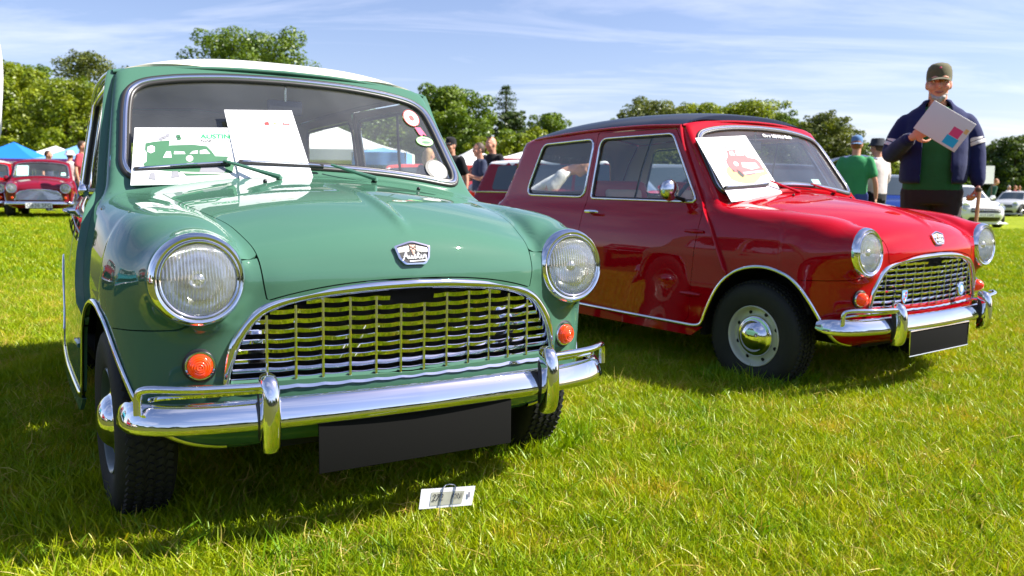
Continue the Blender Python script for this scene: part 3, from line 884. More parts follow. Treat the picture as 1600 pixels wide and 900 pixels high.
def wheel(parent, c, s, R=.255, tread=True, style='steel', face='wheel_paint'):
    """hub face pointing to +y for s=1"""
    def lt(key, prof, n=64, ang=40): return cached(('wh', key, R), lambda: (lambda b: (b.lathe(prof, n=n), b.me(key, True, ang))[1])(MB()))
    k = R / .255
    ty = link('tyre', lt('tyre', [(.138 * k, .052), (.146 * k, .062), (.158 * k, .066), (.19 * k, .0735), (.215 * k, .0735), (.236 * k, .067), (.2475 * k, .056), (.2535 * k, .040), (.2545 * k, .0),
                                  (.2535 * k, -.040), (.2475 * k, -.056), (.236 * k, -.067), (.215 * k, -.0735), (.19 * k, -.0735), (.158 * k, -.066), (.138 * k, -.052)]), None, 'tyre')
    w = empty('wheel', c, (-PI / 2 * s, 0, 0)) if False else ty
    ty.name = 'wheel'; ty.parent = parent; ty.location = c
    ty.rotation_euler = (-PI / 2, 0, 0) if s > 0 else (PI / 2, 0, 0)
    if tread:
        def tr():
            b = MB(); nb = 70
            for rib, (h, wd) in enumerate([(-.046, .016), (-.024, .015), (0, .013), (.024, .015), (.046, .016)]):
                for i in range(nb):
                    a = 2 * PI * (i + .5 * (rib % 2)) / nb
                    R3 = Matrix.Rotation(a, 3, 'Z') @ Matrix.Rotation(.45 if rib % 2 else -.45, 3, 'X')
                    rr = (.2545 - (.004 if rib in (0, 4) else 0)) * k
                    b.box((rr * math.cos(a), rr * math.sin(a), h), (.011, .0165 * k, wd), R3)
            return b.me('tread', False)
        link('tread', cached(('tread', R), tr), ty, 'tyre')
    if style == 'steel':
        rim = link('rim', lt('rim', [(.134, -.05), (.134, .03), (.1375, .050), (.1425, .055), (.1435, .062), (.1400, .066), (.1355, .062), (.131, .050), (.1265, .036), (.122, .031), (.116, .030), (.108, .033), (.100, .037), (.09, .040), (.03, .04), (0, .04)]), ty, face)
        def slot(i):
            b = MB(); a = 2 * PI * i / 8 + .35; V = []; n = 12
            for q in range(n):
                t = 2 * PI * q / n; rr = .1140 + .0085 * math.cos(t); tt = a + .085 * math.sin(t)
                zz = np.interp(rr, [.100, .108, .116, .122], [.037, .033, .030, .031]) + .0022
                V.append((rr * math.cos(tt), rr * math.sin(tt), zz))
            b.add(V, [tuple(range(n))]); return b.me('vent_slot', False)
        for i in range(8): link('vent_slot', cached(('slot', i), lambda: slot(i)), rim, 'dark')
        link('hubcap', lt('hubcap', [(.096, .040), (.0975, .044), (.094, .052), (.086, .056), (.080, .0565), (.0745, .058), (.070, .064), (.064, .072), (.055, .080), (.042, .0875), (.028, .092), (.014, .0945), (0, .095)], 56, 60), ty, 'chrome')
    else:
        def spokes():
            b = MB(); b.lathe([(.145 * k, .05), (.165 * k, .062), (.17 * k, .060), (.150 * k, .045), (.148 * k, -.04)], n=40)
            b.lathe([(.045 * k, .035), (.04 * k, .055), (0, .058)], n=20)
            for i in range(5):
                a = 2 * PI * i / 5
                for da in (-.16, .16):
                    p0 = (.03 * k * math.cos(a), .03 * k * math.sin(a), .05); p1 = (.158 * k * math.cos(a + da), .158 * k * math.sin(a + da), .055)
                    b.tube([p0, p1], [.012, .011], 6)
            return b.me('alloy_rim', True, 40)
        link('alloy_rim', cached(('alloy', R), spokes), ty, 'alloy')
        link('brake_disc', lt('brake_disc', [(.14 * k, .0), (0, .0)], 24), ty, 'dark')
    return ty

def grille_x(y, z): return .500 - .20 * y * y - .10 * (z - .41) * 0
G_OUT = mir(GRILLE)
G2 = np.array([(p[1], p[2]) for p in np.vstack([G_OUT])])
G2 = np.vstack([G2, [(-.455, .395), (.455, .395)][::1]]) if G2[0, 0] < 0 else np.vstack([G2, [(-.455, .395), (.455, .395)]])
def austin_grille(parent):
    out = _inset2(G2, .016)
    zs = [.4225 + .0233 * i for i in range(9)]
    ys = [-.37, -.302, -.236, -.168, -.100, -.033, .033, .100, .168, .236, .302, .37]
    gx = lambda y, z: grille_x(y, z) - .012 + .02 * (z - .5)
    def span(z):
        yy = np.linspace(-.48, .48, 961); ok = in_poly(np.stack([yy, np.full(961, z)], 1), out); return (yy[ok].min(), yy[ok].max()) if ok.any() else None
    def me_bar(z, i, part=None):
        b = MB(); sp = span(z)
        segs = [sp] if z < .60 else [[(sp[0], -.062), (.062, sp[1])][part]]
        for a, c in segs:
            n = max(8, int((c - a) / .0085)); Y = np.linspace(a, c, n); V = []
            for y in Y:
                # each bay sags slightly between the uprights
                u = (y + .37) / .0673; f = u - math.floor(u); sag = .0030 * (4 * f * (1 - f)) if -.37 < y < .37 else .001
                x = gx(y, z); zz = z - sag
                V += [(x - .001, y, zz + .0058), (x + .0050, y, zz + .0052), (x + .0066, y, zz + .0036), (x + .0028, y, zz - .0058), (x - .012, y, zz - .0058), (x - .012, y, zz + .0052)]
            Fc = []
            for q in range(n - 1):
                for k in range(6): Fc.append((q * 6 + k, q * 6 + (k + 1) % 6, (q + 1) * 6 + (k + 1) % 6, (q + 1) * 6 + k))
            Fc += [tuple(range(6))[::-1], tuple((n - 1) * 6 + k for k in range(6))]
            b.add(V, [f[::-1] for f in Fc])
        return b.me('grille_bar', True, 25)
    for i, z in enumerate(zs):
        if span(z) is None: continue
        for part in ((None,) if z < .60 else (0, 1)): link('grille_bar', cached(('gb', i, part), lambda: me_bar(z, i, part)), parent, 'chrome')
    def me_up(y):
        zz = np.linspace(.40, .66, 400); ok = in_poly(np.stack([np.full(400, y), zz], 1), out); z1 = zz[ok].max()
        z1 = min(z1 - .004, .612 if abs(y) > .05 else .590); b = MB(); Z = np.linspace(.404, z1, 10)
        V = []
        for z in Z:
            x = gx(y, z)
            V += [(x + .0085, y - .0032, z), (x + .0098, y, z), (x + .0085, y + .0032, z), (x - .014, y + .0032, z), (x - .014, y - .0032, z)]
        Fc = [(q * 5 + k, q * 5 + (k + 1) % 5, (q + 1) * 5 + (k + 1) % 5, (q + 1) * 5 + k) for q in range(9) for k in range(5)]
        b.add(V, Fc + [(4, 3, 2, 1, 0), (45, 46, 47, 48, 49)]); return b.me('grille_upright', True, 30)
    for y in ys: link('grille_upright', cached(('gu', y), lambda: me_up(y)), parent, 'chrome')
    def back():
        b = MB(); o = _inset2(G2, -.004); o = resample(o, .03, True); b2 = [(grille_x(y, z) - .055, y, z) for y, z in o]; b.add(b2, [tuple(range(len(b2)))[::-1]]); return b.me('radiator_cowl', False)
    link('radiator_cowl', cached('gback', back), parent, 'dark')
    def flange():
        b = MB(); Y = np.linspace(-.452, .452, 108); V = []
        for y in Y:
            u = (y + .37) / .0673; f = u - math.floor(u); s = .003 * (4 * f * (1 - f))
            x = gx(y, .41); z = .4035 - s
            V += [(x + .010, y, z + .0045), (x + .014, y, z - .004), (x + .006, y, z - .0095), (x - .012, y, z - .006), (x - .012, y, z + .004)]
        Fc = [(q * 5 + (k + 1) % 5, q * 5 + k, (q + 1) * 5 + k, (q + 1) * 5 + (k + 1) % 5) for q in range(107) for k in range(5)]
        b.add(V, [f[::-1] for f in Fc]); return b.me('grille_sill', True, 30)
    link('grille_sill', cached('gflange', flange), parent, 'chrome')
    # moustache moulding round the grille
    L = resample(G_OUT, .012); N = []
    c = np.array([0, 0, .50]); S_ = []
    for i in range(len(L)):
        N.append((1, 0, .12))
    def must():
        V = []; m = len(L); b = MB()
        for i in range(m):
            p = L[i]; t = L[min(i + 1, m - 1)] - L[max(i - 1, 0)]; t = t / np.linalg.norm(t)
            nn = np.array([1, 0, .1]); nn = nn - t * (nn @ t); nn /= np.linalg.norm(nn); bb = np.cross(t, nn)
            if (bb @ (c - p)) < 0: bb = -bb
            fade = min(1, (min(i, m - 1 - i) * .012) / .10); w = .5 + .5 * fade
            # outer -> inner cross-section
            for (u, h) in [(-.013, -.008), (-.0125, .004), (-.006, .0105), (.001, .012), (.008, .009), (.012, .002), (.0135, -.004), (.016, -.010), (.016, -.022)]:
                V.append(p + bb * (u * w + .004) + nn * (h * (.6 + .4 * fade) + .004))
        k = 9; Fc = [(i * k + q, i * k + q + 1, (i + 1) * k + q + 1, (i + 1) * k + q) for i in range(m - 1) for q in range(k - 1)]
        b.add(V, Fc); me = b.me('grille_moustache', True, 60); return me
    link('grille_moustache', cached('must', must), parent, 'chrome')

def _inset2(L, d):
    L = resample(L, .006, True); A = 0.5 * np.sum(L[:, 0] * np.roll(L[:, 1], -1) - np.roll(L[:, 0], -1) * L[:, 1])
    if A < 0: L = L[::-1]
    t = np.roll(L, -1, axis=0) - np.roll(L, 1, axis=0); t /= np.linalg.norm(t, axis=1, keepdims=True) + 1e-9
    return L + np.stack([-t[:, 1], t[:, 0]], 1) * d

def bumper(parent, front=True):
    def me():
        half = catmull([(.553, 0), (.551, .12), (.546, .25), (.537, .36), (.522, .46), (.498, .56), (.474, .615), (.447, .650), (.415, .672), (.375, .682), (.34, .684)], 60)
        half = resample(half, .014)
        L = np.vstack([half[::-1], half[1:] * np.array([1, -1])]) ; m = len(L); V = []
        for i in range(m):
            t = L[min(i + 1, m - 1)] - L[max(i - 1, 0)]; t /= np.linalg.norm(t); n = np.array([-t[1], t[0]])
            if n @ (L[i] - np.array([-.3, 0])) < 0: n = -n
            e = min(1, (min(i, m - 1 - i) * .014) / .10); sc = .52 + .48 * math.sqrt(e * (2 - e))
            for (h, o) in [(.022, -.034), (.031, -.028), (.035, -.020), (.033, -.013), (.025, -.006), (.010, .001), (-.006, .0065), (-.019, .0095), (-.028, .0085), (-.034, .004), (-.036, -.004), (-.031, -.012)]:
                V.append((L[i][0] + n[0] * o * sc, L[i][1] + n[1] * o * sc, .352 + h * sc))
        k = 12; Fc = [(i * k + q, i * k + q + 1, (i + 1) * k + q + 1, (i + 1) * k + q) for i in range(m - 1) for q in range(k - 1)]
        for i in (0, m - 1): Fc.append(tuple(i * k + q for q in range(k)))
        b = MB(); b.add(V, Fc); return b.me('bumper', True, 50)
    o = link('bumper', cached('bumper', me), parent, 'chrome')
    return o

def overriders(bump):
    def me():
        b = MB(); n = 24; V = []; rows = []
        Z = [.262, .264, .270, .285, .31, .34, .37, .40, .420, .436, .446, .4505, .452]
        sc = [.30, .62, .84, .95, 1, 1, 1, 1, .98, .90, .70, .40, .08]
        xo = [.535, .540, .546, .552, .556, .558, .558, .555, .550, .545, .540, .537, .536]
        for z, s, x in zip(Z, sc, xo):
            for i in range(n):
                a = 2 * PI * i / n; ca, sa = math.cos(a), math.sin(a)
                f = lambda v, p: math.copysign(abs(v) ** p, v)
                V.append((x + .030 * f(ca, .75) * s, .0225 * f(sa, .8) * s, z))
        m = len(Z); Fc = [(i * n + k, i * n + (k + 1) % n, (i + 1) * n + (k + 1) % n, (i + 1) * n + k) for i in range(m - 1) for k in range(n)]
        Fc += [tuple(range(n))[::-1], tuple((m - 1) * n + k for k in range(n))]
        b.add(V, Fc); return b.me('overrider', True, 60)
    def gask():
        src = cached('ovr', me); V = np.array([tuple(v.co) for v in src.vertices]); c0 = np.array([.558, 0, .357])
        V = (V - c0) * np.array([.62, 1.07, .70]) + c0 + np.array([-.014, 0, -.005])
        return mesh('overrider_gasket', V, [tuple(p.vertices) for p in src.polygons])
    for s, sv in sides():
        o = link('overrider', cached('ovr', me), bump, 'chrome'); o.location = (0, .390 * s, 0)
        g = link('overrider_gasket', cached('ovg', gask), o, 'rubber')
        P = catmull(np.array([(.552, .392, .424), (.547, .45, .4255), (.528, .545, .427), (.500, .600, .428), (.476, .632, .427), (.458, .650, .421), (.452, .656, .408), (.451, .657, .39), (.452, .657, .366)]) * sv, 60)
        mb = MB(); mb.tube(P, .0095, 12); mb.ob('corner_bar', 'chrome', bump)
        P = catmull(np.array([(.545, .392, .412), (.530, .45, .410), (.505, .53, .407), (.47, .60, .403), (.44, .63, .395)]) * sv, 24)
        mb = MB(); mb.tube(P, .006, 8); mb.ob('corner_stay', 'chrome', bump)

def script_strokes():
    """hand-written marque name for the bonnet badge, as pen strokes in a 10 x 4 box"""
    return [
        [(0.0, .2), (.55, 1.0), (1.1, 2.3), (1.5, 3.3), (1.62, 3.3), (1.55, 2.2), (1.6, 1.2), (1.9, .9), (2.3, 1.2)],
        [(.55, 1.55), (1.2, 1.75), (1.9, 1.85)],
        [(2.3, 1.9), (2.3, 1.3), (2.5, .95), (2.9, 1.1), (3.2, 1.9), (3.25, 1.2), (3.45, .95), (3.8, 1.2)],
        [(3.8, 1.2), (4.25, 2.1), (4.45, 1.5), (4.3, .95), (3.95, .95)], [(4.3, .98), (4.8, 1.2), (5.3, 2.2), (5.5, 3.0)],
        [(5.5, 3.0), (5.35, 1.9), (5.4, 1.15), (5.65, .95), (6.0, 1.2)], [(4.95, 2.25), (5.95, 2.4)],
        [(6.3, 2.1), (6.25, 1.3), (6.45, .95), (6.8, 1.2)], [(6.45, 2.95), (6.5, 3.0)],
        [(7.0, 2.0), (7.0, 1.0)], [(7.02, 1.5), (7.5, 2.15), (7.85, 1.9), (7.8, 1.2), (7.75, .3)],
        [(7.75, .3), (7.85, .05)], [(2.2, -.1), (5, .0), (7.7, .15)],
    ]

def badge(parent, c, n, w=.104, h=.066):
    """shield badge on the bonnet nose: chrome frame, dark field, white wings, small crest, script"""
    Rm = Vector(n).to_track_quat('Z', 'Y').to_matrix()
    # orient: local X -> car -y (reads left to right from the front), local Y -> up
    z = Vector(n).normalized(); xx = Vector((0, 1, 0)); yy = z.cross(xx); yy.normalize()
    if yy.z < 0: yy = -yy; 
    xx = yy.cross(z)
    Rm = Matrix((xx, yy, z)).transposed()
    def shield(k, n=5):
        pts = [(-.5, .30), (0, .52), (.5, .30), (.42, -.18), (.28, -.42), (-.28, -.42), (-.42, -.18)]
        P = rrect(pts, [.06, .3, .06, .2, .12, .12, .2], n); c0 = P.mean(0); return [((x - c0[0]) * k + c0[0], (y - c0[1]) * k + c0[1]) for x, y in P]
    S = lambda L: [(x * w, y * h * 1.08) for x, y in L]
    o = empty('bonnet_badge', c, Rm.to_euler()); o.parent = parent
    b = MB(); outer, inner = S(shield(1.0)), S(shield(.86)); m = len(outer)
    V = [(x, y, -.008) for x, y in outer] + [(x * .985, y * .985, .004) for x, y in outer] + [(x, y, .005) for x, y in inner] + [(x, y, .0025) for x, y in inner]
    Fc = [(r * m + i, r * m + (i + 1) % m, (r + 1) * m + (i + 1) % m, (r + 1) * m + i) for r in range(3) for i in range(m)]
    b.add(V, Fc); b.ob('badge_frame', 'chrome', o)
    b = MB(); b.add([(x, y, .0026) for x, y in S(shield(.88))], [tuple(range(m))]); b.ob('badge_field', 'ink', o, smooth=False)
    b = MB()
    for sx in (-1, 1):
        b.add([(sx * x * w, y * h, .0032) for x, y in [(.10, .34), (.40, .24), (.40, .06), (.10, .10)]], [(0, 1, 2, 3) if sx > 0 else (3, 2, 1, 0)])
    b.ob('badge_wings', 'bone', o, smooth=False)
    b = MB()
    for (x, y, r) in [(0, .30, .045), (-.055, .33, .03), (.055, .33, .03), (-.055, .20, .03), (.055, .20, .03), (0, .10, .05), (0, -.0, .035)]:
        b.sphere((x * w, y * h, .0034), (r * w, r * w, .0012), 8, 4)
    b.ob('badge_crest', pbr('crest', (.62, .38, .30), .4), o)
    b = MB()
    for st in script_strokes():
        P = catmull(st, max(6, len(st) * 5)) if len(st) > 2 else np.array(st)
        b.tube([((x - 4.0) * w * .083, (y - 2.6) * h * .118 , .0036) for x, y in P], .00115 * (w / .062), 5)
    b.ob('badge_script', 'paper', o)
    return o

def wiper(parent, pivot, tip, b0, b1, arm_mat, up=0.0):
    """spindle, arm and blade lying on the windscreen"""
    o = empty('wiper'); o.parent = parent
    b = MB(); nrm = Vector((.8, 0, .6)); pv = Vector(pivot)
    b.tube([pv - nrm * .014, pv + nrm * .012], [.010, .008], 10); b.ob('spindle', 'rubber', o)
    nl = nrm * up; tip = Vector(tip) + nl; b0 = Vector(b0) + nl; b1 = Vector(b1) + nl
    b = MB(); tp = Vector(tip); mid = pv.lerp(tp, .35) + nrm * .012
    b.tube([pv + nrm * .012, pv + nrm * .014, mid, tp + nrm * .010], [.0095, .0085, .0065, .004], 8, upv=nrm); b.ob('arm', arm_mat, o)
    b = MB(); p0, p1 = Vector(b0), Vector(b1); t = (p1 - p0)
    path = [p0 + t * k + nrm * (.008 + .004 * math.sin(k * PI)) for k in np.linspace(0, 1, 9)]
    b.tube(path, .0032, 6); b.ob('blade_frame', 'chrome_soft', o)
    b = MB(); path = [p0 + t * k + nrm * .003 for k in np.linspace(0, 1, 5)]
    b.tube(path, .0078, 6, flat=1.2); b.ob('blade', 'rubber', o)
    return o

def text_mesh(txt, size, font_shear=0.0, bold=0.0, ext=0.0):
    c = bpy.data.curves.new('t', 'FONT'); c.body = txt; c.size = size; c.shear = font_shear; c.offset = bold; c.extrude = ext; c.align_x = 'LEFT'; c.align_y = 'BOTTOM'
    o = bpy.data.objects.new('t', c); COL.objects.link(o)
    me = bpy.data.meshes.new_from_object(o.evaluated_get(bpy.context.evaluated_depsgraph_get()))
    bpy.data.objects.remove(o); bpy.data.curves.remove(c); me.materials.clear()
    return me
def text_on(name, txt, origin, ux, uy, width, height, mat, parent, lift=.0012, shear=0, bold=0.0):
    """flat lettering fitted in a box: origin lower-left, unit directions ux, uy"""
    me = text_mesh(txt, 1.0, shear, bold); V = np.empty(len(me.vertices) * 3); me.vertices.foreach_get('co', V); V = V.reshape(-1, 3)
    lo, hi = V[:, :2].min(0), V[:, :2].max(0); k = np.array([width, height]) / (hi - lo); Q = (V[:, :2] - lo) * k
    ux, uy = Vector(ux).normalized(), Vector(uy).normalized(); nz = ux.cross(uy).normalized(); org = Vector(origin)
    W = [org + ux * float(a) + uy * float(b) + nz * lift for a, b in Q]
    for v, w in zip(me.vertices, W): v.co = w
    me.update(); me.name = name
    return link(name, me, parent, mat)

def seat(parent, c, w, mat, mat2, back=.52, depth=.46, lean=.22, name='seat'):
    s = empty(name, c); s.parent = parent
    bevel_box('cushion', (0, 0, .20), (depth, w, .13), .045, mat, s)
    bevel_box('backrest', (-depth * .5 - .05, 0, .24 + back * .5), (.10, w, back), .045, mat, s, R=Matrix.Rotation(-lean, 3, 'Y'))
    bevel_box('backrest_insert', (-depth * .5 - .005, 0, .26 + back * .5), (.05, w * .62, back * .72), .02, mat2, s, R=Matrix.Rotation(-lean, 3, 'Y'))
    return s

def interior(root, seatm, insm, wheelm='black_plastic'):
    seat(root, (-.98, .31, .22), .46, seatm, insm, name='driver_seat'); seat(root, (-.98, -.31, .22), .46, seatm, insm, name='passenger_seat')
    seat(root, (-1.78, 0, .16), .96, seatm, insm, back=.46, name='rear_bench')
    bevel_box('dashboard', (-.42, 0, .80), (.16, 1.12, .05), .015, 'trim_grey', root)
    bevel_box('parcel_shelf', (-2.10, 0, .855), (.26, .90, .02), .006, 'trim_grey', root)
    b = MB(); b.lathe([(.19 + .011 * math.cos(t), .011 * math.sin(t)) for t in np.linspace(0, 2 * PI, 9)], (-.66, -.31, .86), Matrix.Rotation(-1.05, 3, 'Y'), n=36)
    R = Matrix.Rotation(-1.05, 3, 'Y')
    for a in (0, 2.2, 4.1):
        b.tube([Vector((-.66, -.31, .86)) + R @ Vector((.185 * math.cos(a), .185 * math.sin(a), 0)), Vector((-.66, -.31, .86)) + R @ Vector((.02 * math.cos(a), .02 * math.sin(a), -.02))], .007, 6)
    b.tube([Vector((-.66, -.31, .86)), Vector((-.40, -.31, .72))], .018, 8)
    b.ob('steering_wheel', wheelm, root)
    m = empty('interior_mirror', (-.555, .0, 1.175)); m.parent = root
    bevel_box('mirror_shell', (0, 0, 0), (.014, .125, .052), .006, 'black_plastic', m)
    b = MB(); b.tube([(0.01, 0, .02), (.012, 0, .095)], .004, 6); b.ob('stalk', 'chrome_soft', m)

def classic_car(name, pose, body, roofm, label, cat, group=None, ind='amber', seats=('grey_seat', 'grey_seat'), det=True, grille='austin', hinges=False, arm='green_paint', nose_badge=True, gut=None, rims='wheel_paint'):
    global _B
    if '_B' not in globals(): _B = body_meshes()
    B = _B
    x, y, yaw, roll, pitch, z = pose
    root = empty(name, (x, y, z), (roll, pitch, yaw), label, cat, group)
    L = {}
    for k, me in B.items():
        if k in ('door', 'wing', 'a_panel', 'quarter', 'sill', 'pillar'):
            for s in (1, -1):
                L[(k, s)] = link(me.name, me if s > 0 else cached('m_' + k, lambda: mirror_mesh(me)), root, body)
        else: L[k] = link(me.name, me, root, roofm if k == 'roof' else body)
    gut = gut or body
    # gutters
    P = catmull(np.vstack([mir(GUT_F)]), 90)
    def tubeM(key, path, r, n=8, **kw): return cached(key, lambda: (lambda b: (b.tube(path, r, n, **kw), b.me(key if isinstance(key, str) else key[0], True, 60))[1])(MB()))
    link('rain_gutter', tubeM('gutf', P + np.array([.004, 0, 0]), .0068), L['roof'], gut)
    for s, sv in sides():
        link('rain_gutter', tubeM(('rain_gutter', s), catmull(GUT_S, 60) * sv + np.array([0, .003 * s, 0]), .0068), L['roof'], gut)
        # raised body seam down the pillar to the arch
        def flm():
            P, N = on_surf(FLANGE * sv, 0); Fp = []; V = []; m = len(P)
            for i in range(m):
                t = P[min(i + 1, m - 1)] - P[max(i - 1, 0)]; t /= np.linalg.norm(t); n = N[i]; bb = np.cross(t, n); h = .020 if i < m - 6 else .020 * (m - 1 - i) / 6 + .003
                out_ = n * .75 + np.array([0, s, 0]) * .5; out_ /= np.linalg.norm(out_)
                for u, v in [(-.005, -.004), (-.0048, h * .8), (-.002, h), (.002, h), (.0048, h * .8), (.005, -.004)]: V.append(P[i] + bb * u + out_ * v)
            b = MB(); Fc = [(i * 6 + q, i * 6 + q + 1, (i + 1) * 6 + q + 1, (i + 1) * 6 + q) for i in range(m - 1) for q in range(5)]
            b.add(V, Fc); return b.me('body_seam', True, 50)
        link('body_seam', cached(('fl', s), flm), L[('a_panel', s)], body)
    # chrome edge along arches and sill
    sillL = [tuple(p + np.array([-.006, 0, .004])) for p in RARCH[::-1][2:-2:5]] + [(-1.728, .62, .275), (-1.68, .625, .268), (-1.2, .655, .266), (-.8, .68, .264), (-.45, .69, .262), (-.34, .695, .262), (-.295, .69, .270)]
    for s, sv in sides():
        def tr():
            Lc = resample(catmull(np.vstack([sillL, ARCH[::6]]), 420), .012); P, N = on_surf(Lc[:], .003); P = P * sv; N = N * sv
            ww = np.full(len(P), .0085); b = MB(); V = []; m = len(P)
            for i in range(m):
                t = P[min(i + 1, m - 1)] - P[max(i - 1, 0)]; t /= np.linalg.norm(t); n = N[i] - t * (N[i] @ t); n /= np.linalg.norm(n); bb = np.cross(t, n)
                for k in range(8):
                    a = 2 * PI * k / 8; V.append(P[i] + n * math.sin(a) * .0050 + bb * math.cos(a) * .0080)
            b.add(V, [(i * 8 + k, i * 8 + (k + 1) % 8, (i + 1) * 8 + (k + 1) % 8, (i + 1) * 8 + k) for i in range(m - 1) for k in range(8)]); return b.me('arch_trim', True, 60)
        link('arch_trim', cached(('trim', s), tr), root, 'chrome')
    # windscreen: rubber, chrome insert, rubber, glass
    def ring(key, off_in, r, lift, flat=1.0):
        def f():
            Lp = _shrink(resample(WS_LOOP, .016, True), off_in); P, N = on_surf(Lp, lift); b = MB(); b.tube(P, r, 8, closed=True); return b.me(key, True, 60)
        return cached(('ws', key), f)
    wsd = link('windscreen', cached('wsglass', lambda: panel('windscreen', S_mini, C_SLANT, _shrink(WS_LOOP, .022), step=.03, skirt=0, lvl=-.002)), root, 'windscreen_glass')
    link('windscreen_rubber', ring('windscreen_rubber', .004, .0088, .002), wsd, 'seal')
    link('windscreen_chrome', ring('windscreen_chrome', .013, .0075, .007), wsd, 'chrome')
    link('windscreen_inner_rubber', ring('windscreen_inner_rubber', .023, .0085, .0025), wsd, 'seal')
    # side glass with chrome frames
    for s, sv in sides():
        for key, W, par in (('door', DOORWIN, ('door', s)), ('rear', REARWIN, ('quarter', s))):
            gm = cached(('sg', key, s), lambda: (lambda me: me if s > 0 else mirror_mesh(me))(panel('side_window', S_mini, C_SIDE, W, out_is3d=False, step=.05, bstep=.02, skirt=0, lvl=-.008, inset=-.004)))
            g = link('side_window', gm, L[par], 'glass')
            def fr():
                P, N = on_side(resample(W, .02, True), .001); b = MB(); b.tube(P * sv, .0065, 8, closed=True, flat=1.2); return b.me('window_frame', True, 60)
            link('window_frame', cached(('wf', key, s), fr), g, 'chrome')
            def fr2():
                P, N = on_side(resample(_inset2(W, .009), .02, True), -.005); b = MB(); b.tube(P * sv, .006, 6, closed=True); return b.me('window_rubber', True, 60)
            link('window_rubber', cached(('wr', key, s), fr2), g, 'rubber')
            if key == 'door' and det:
                P, N = on_side([(-.795, 1.208), (-.84, 1.04), (-.865, .875)], -.012); b = MB(); b.tube(P * sv, .006, 6); b.ob('sliding_pane_edge', 'black_plastic', g)
    def rg():
        rwin = rrect([(-.42, .925), (.42, .925), (.385, 1.16), (-.385, 1.16)], .07)
        return panel('rear_window', S_mini, C_TAIL, np.array([(-2.15, y, z) for y, z in rwin]), step=.05, bstep=.02, skirt=0, lvl=-.004, inset=-.03)
    link('rear_window', cached('rwg', rg), root, 'glass')
    # lamps
    for s, sv in sides():
        h = headlight(root, tuple((HL_C + np.array([.0, 0, 0])) * sv), (math.cos(.07), 0.0, math.sin(.07)))
        P, N = on_surf([np.array([.438, .517, .465]) * sv], 0)
        indicator(root, tuple(P[0]), tuple(N[0] * .6 + np.array([.5, 0, 0])), ind, R=.034 if grille == 'austin' else .03, tall=.024 if ind == 'amber' else .036)
    if grille == 'austin': austin_grille(root)
    bmp = bumper(root); bmp.name = 'front_bumper'
    if det or grille == 'austin':
        overriders(bmp)
    rb = link('rear_bumper', cached('bumper', None), root, 'chrome'); rb.rotation_euler = (0, 0, PI); rb.location = (-2.01, 0, .02); rb.scale = (1, .80, 1)
    if nose_badge:
        P, N = on_surf([(.49, 0, .712)], .003); badge(root, tuple(P[0]), tuple(N[0]))
    # wheels
    for cx, cy, R in ((0, .603, .255), (-2.036, .520, .255)):
        for s in (1, -1): wheel(root, (cx, cy * s, R - .002), s, R, face=rims)
    # under side: floor, inner arches, engine bay box
    def under():
        b = MB()
        b.box((-1.02, 0, .235), (1.42, 1.16, .03)); b.box((-1.72, 0, .45), (.04, 1.14, .5)); b.box((-.33, 0, .52), (.03, 1.26, .62)); b.box((-2.02, 0, .62), (.72, .84, .03))
        b.box((-2.25, 0, .40), (.34, .92, .28))
        b.box((.10, 0, .34), (.52, .70, .24)); b.box((.2, 0, .60), (.34, .80, .18)); b.box((-.13, 0, .62), (.30, .80, .34))
        for s in (1, -1):
            for cx in (0, -2.036):
                rr = .315 if cx == 0 else .33
                b.lathe([(rr, .40 * s), (rr, .655 * s)], (cx, 0, .255), Matrix.Rotation(-PI / 2, 3, 'X'), n=24, a0=PI * .95, a1=PI * 2.05) if False else None
                A = np.linspace(.42, PI - .1, 20); V = []
                for a in A:
                    V += [(cx + rr * math.cos(a), .38 * s, .262 + rr * math.sin(a)), (cx + rr * math.cos(a), (.665 if cx == 0 else .585) * s, .262 + rr * math.sin(a))]
                k = len(A); b.add(V, [(2 * i, 2 * i + 1, 2 * i + 3, 2 * i + 2) for i in range(k - 1)])
                b.add([(cx + rr * math.cos(a), .38 * s, .262 + rr * math.sin(a)) for a in A], [tuple(range(k))])
        b.tube([(-.2, .38, .25), (-2.4, .30, .22)], .022, 8)
        return b.me('underbody', False)
    link('underbody', cached('under', under), root, 'underbody')
    if det:
        interior(root, *seats)
        for s, sv in sides():
            # door furniture
            d = L[('door', s)]
            P, N = on_side([(-1.10, .800), (-1.185, .800)], .0); P = P * sv
            b = MB(); o0 = Vector(P[0]); o1 = Vector(P[1]); u = Vector((0, s, 0))
            b.tube([o1, o1 + u * .030], [.013, .011], 10); b.tube([o1 + u * .030 + Vector((-.015, 0, 0)), o1 + u * .034, o0 + u * .034, o0 + u * .026 + Vector((.01, 0, -.002))], [.007, .0105, .0085, .005], 8)
            b.ob('door_handle', 'chrome', d)
            for hz in (.724, .418):
                P, N = on_side([(-.30 + (0.01 if hz < .5 else 0), hz), (-.36, hz), (-.42, hz)], .004); P = P * sv
                b = MB(); b.tube(P, [.007, .011, .006], 8, flat=1.0); b.ob('door_hinge', body, d)
        # washer jets
        for yy in (-.16 - .03, .33):
            P, N = on_surf([(-.15, yy, .90)], .0); b = MB(); b.sphere(tuple(P[0] + N[0] * .004), .007, 8, 6); b.ob('washer_jet', 'rubber', root)
    return root, L
# ================================================================== terrain, grass
def sstep(a, b, x): 
    t = np.clip((x - a) / (b - a), 0, 1); return t * t * (3 - 2 * t)
def ground_z(x, y):
    x = np.asarray(x, float); y = np.asarray(y, float)
    z = .20 * sstep(2.0, 9.0, -x) * sstep(8.5, 17.5, y)
    z = z + .012 * np.sin(x * 1.7 + .5) * np.sin(y * 1.3) * sstep(5, 9, np.hypot(x, y))
    return z
def gz(x, y): return float(ground_z(x, y))

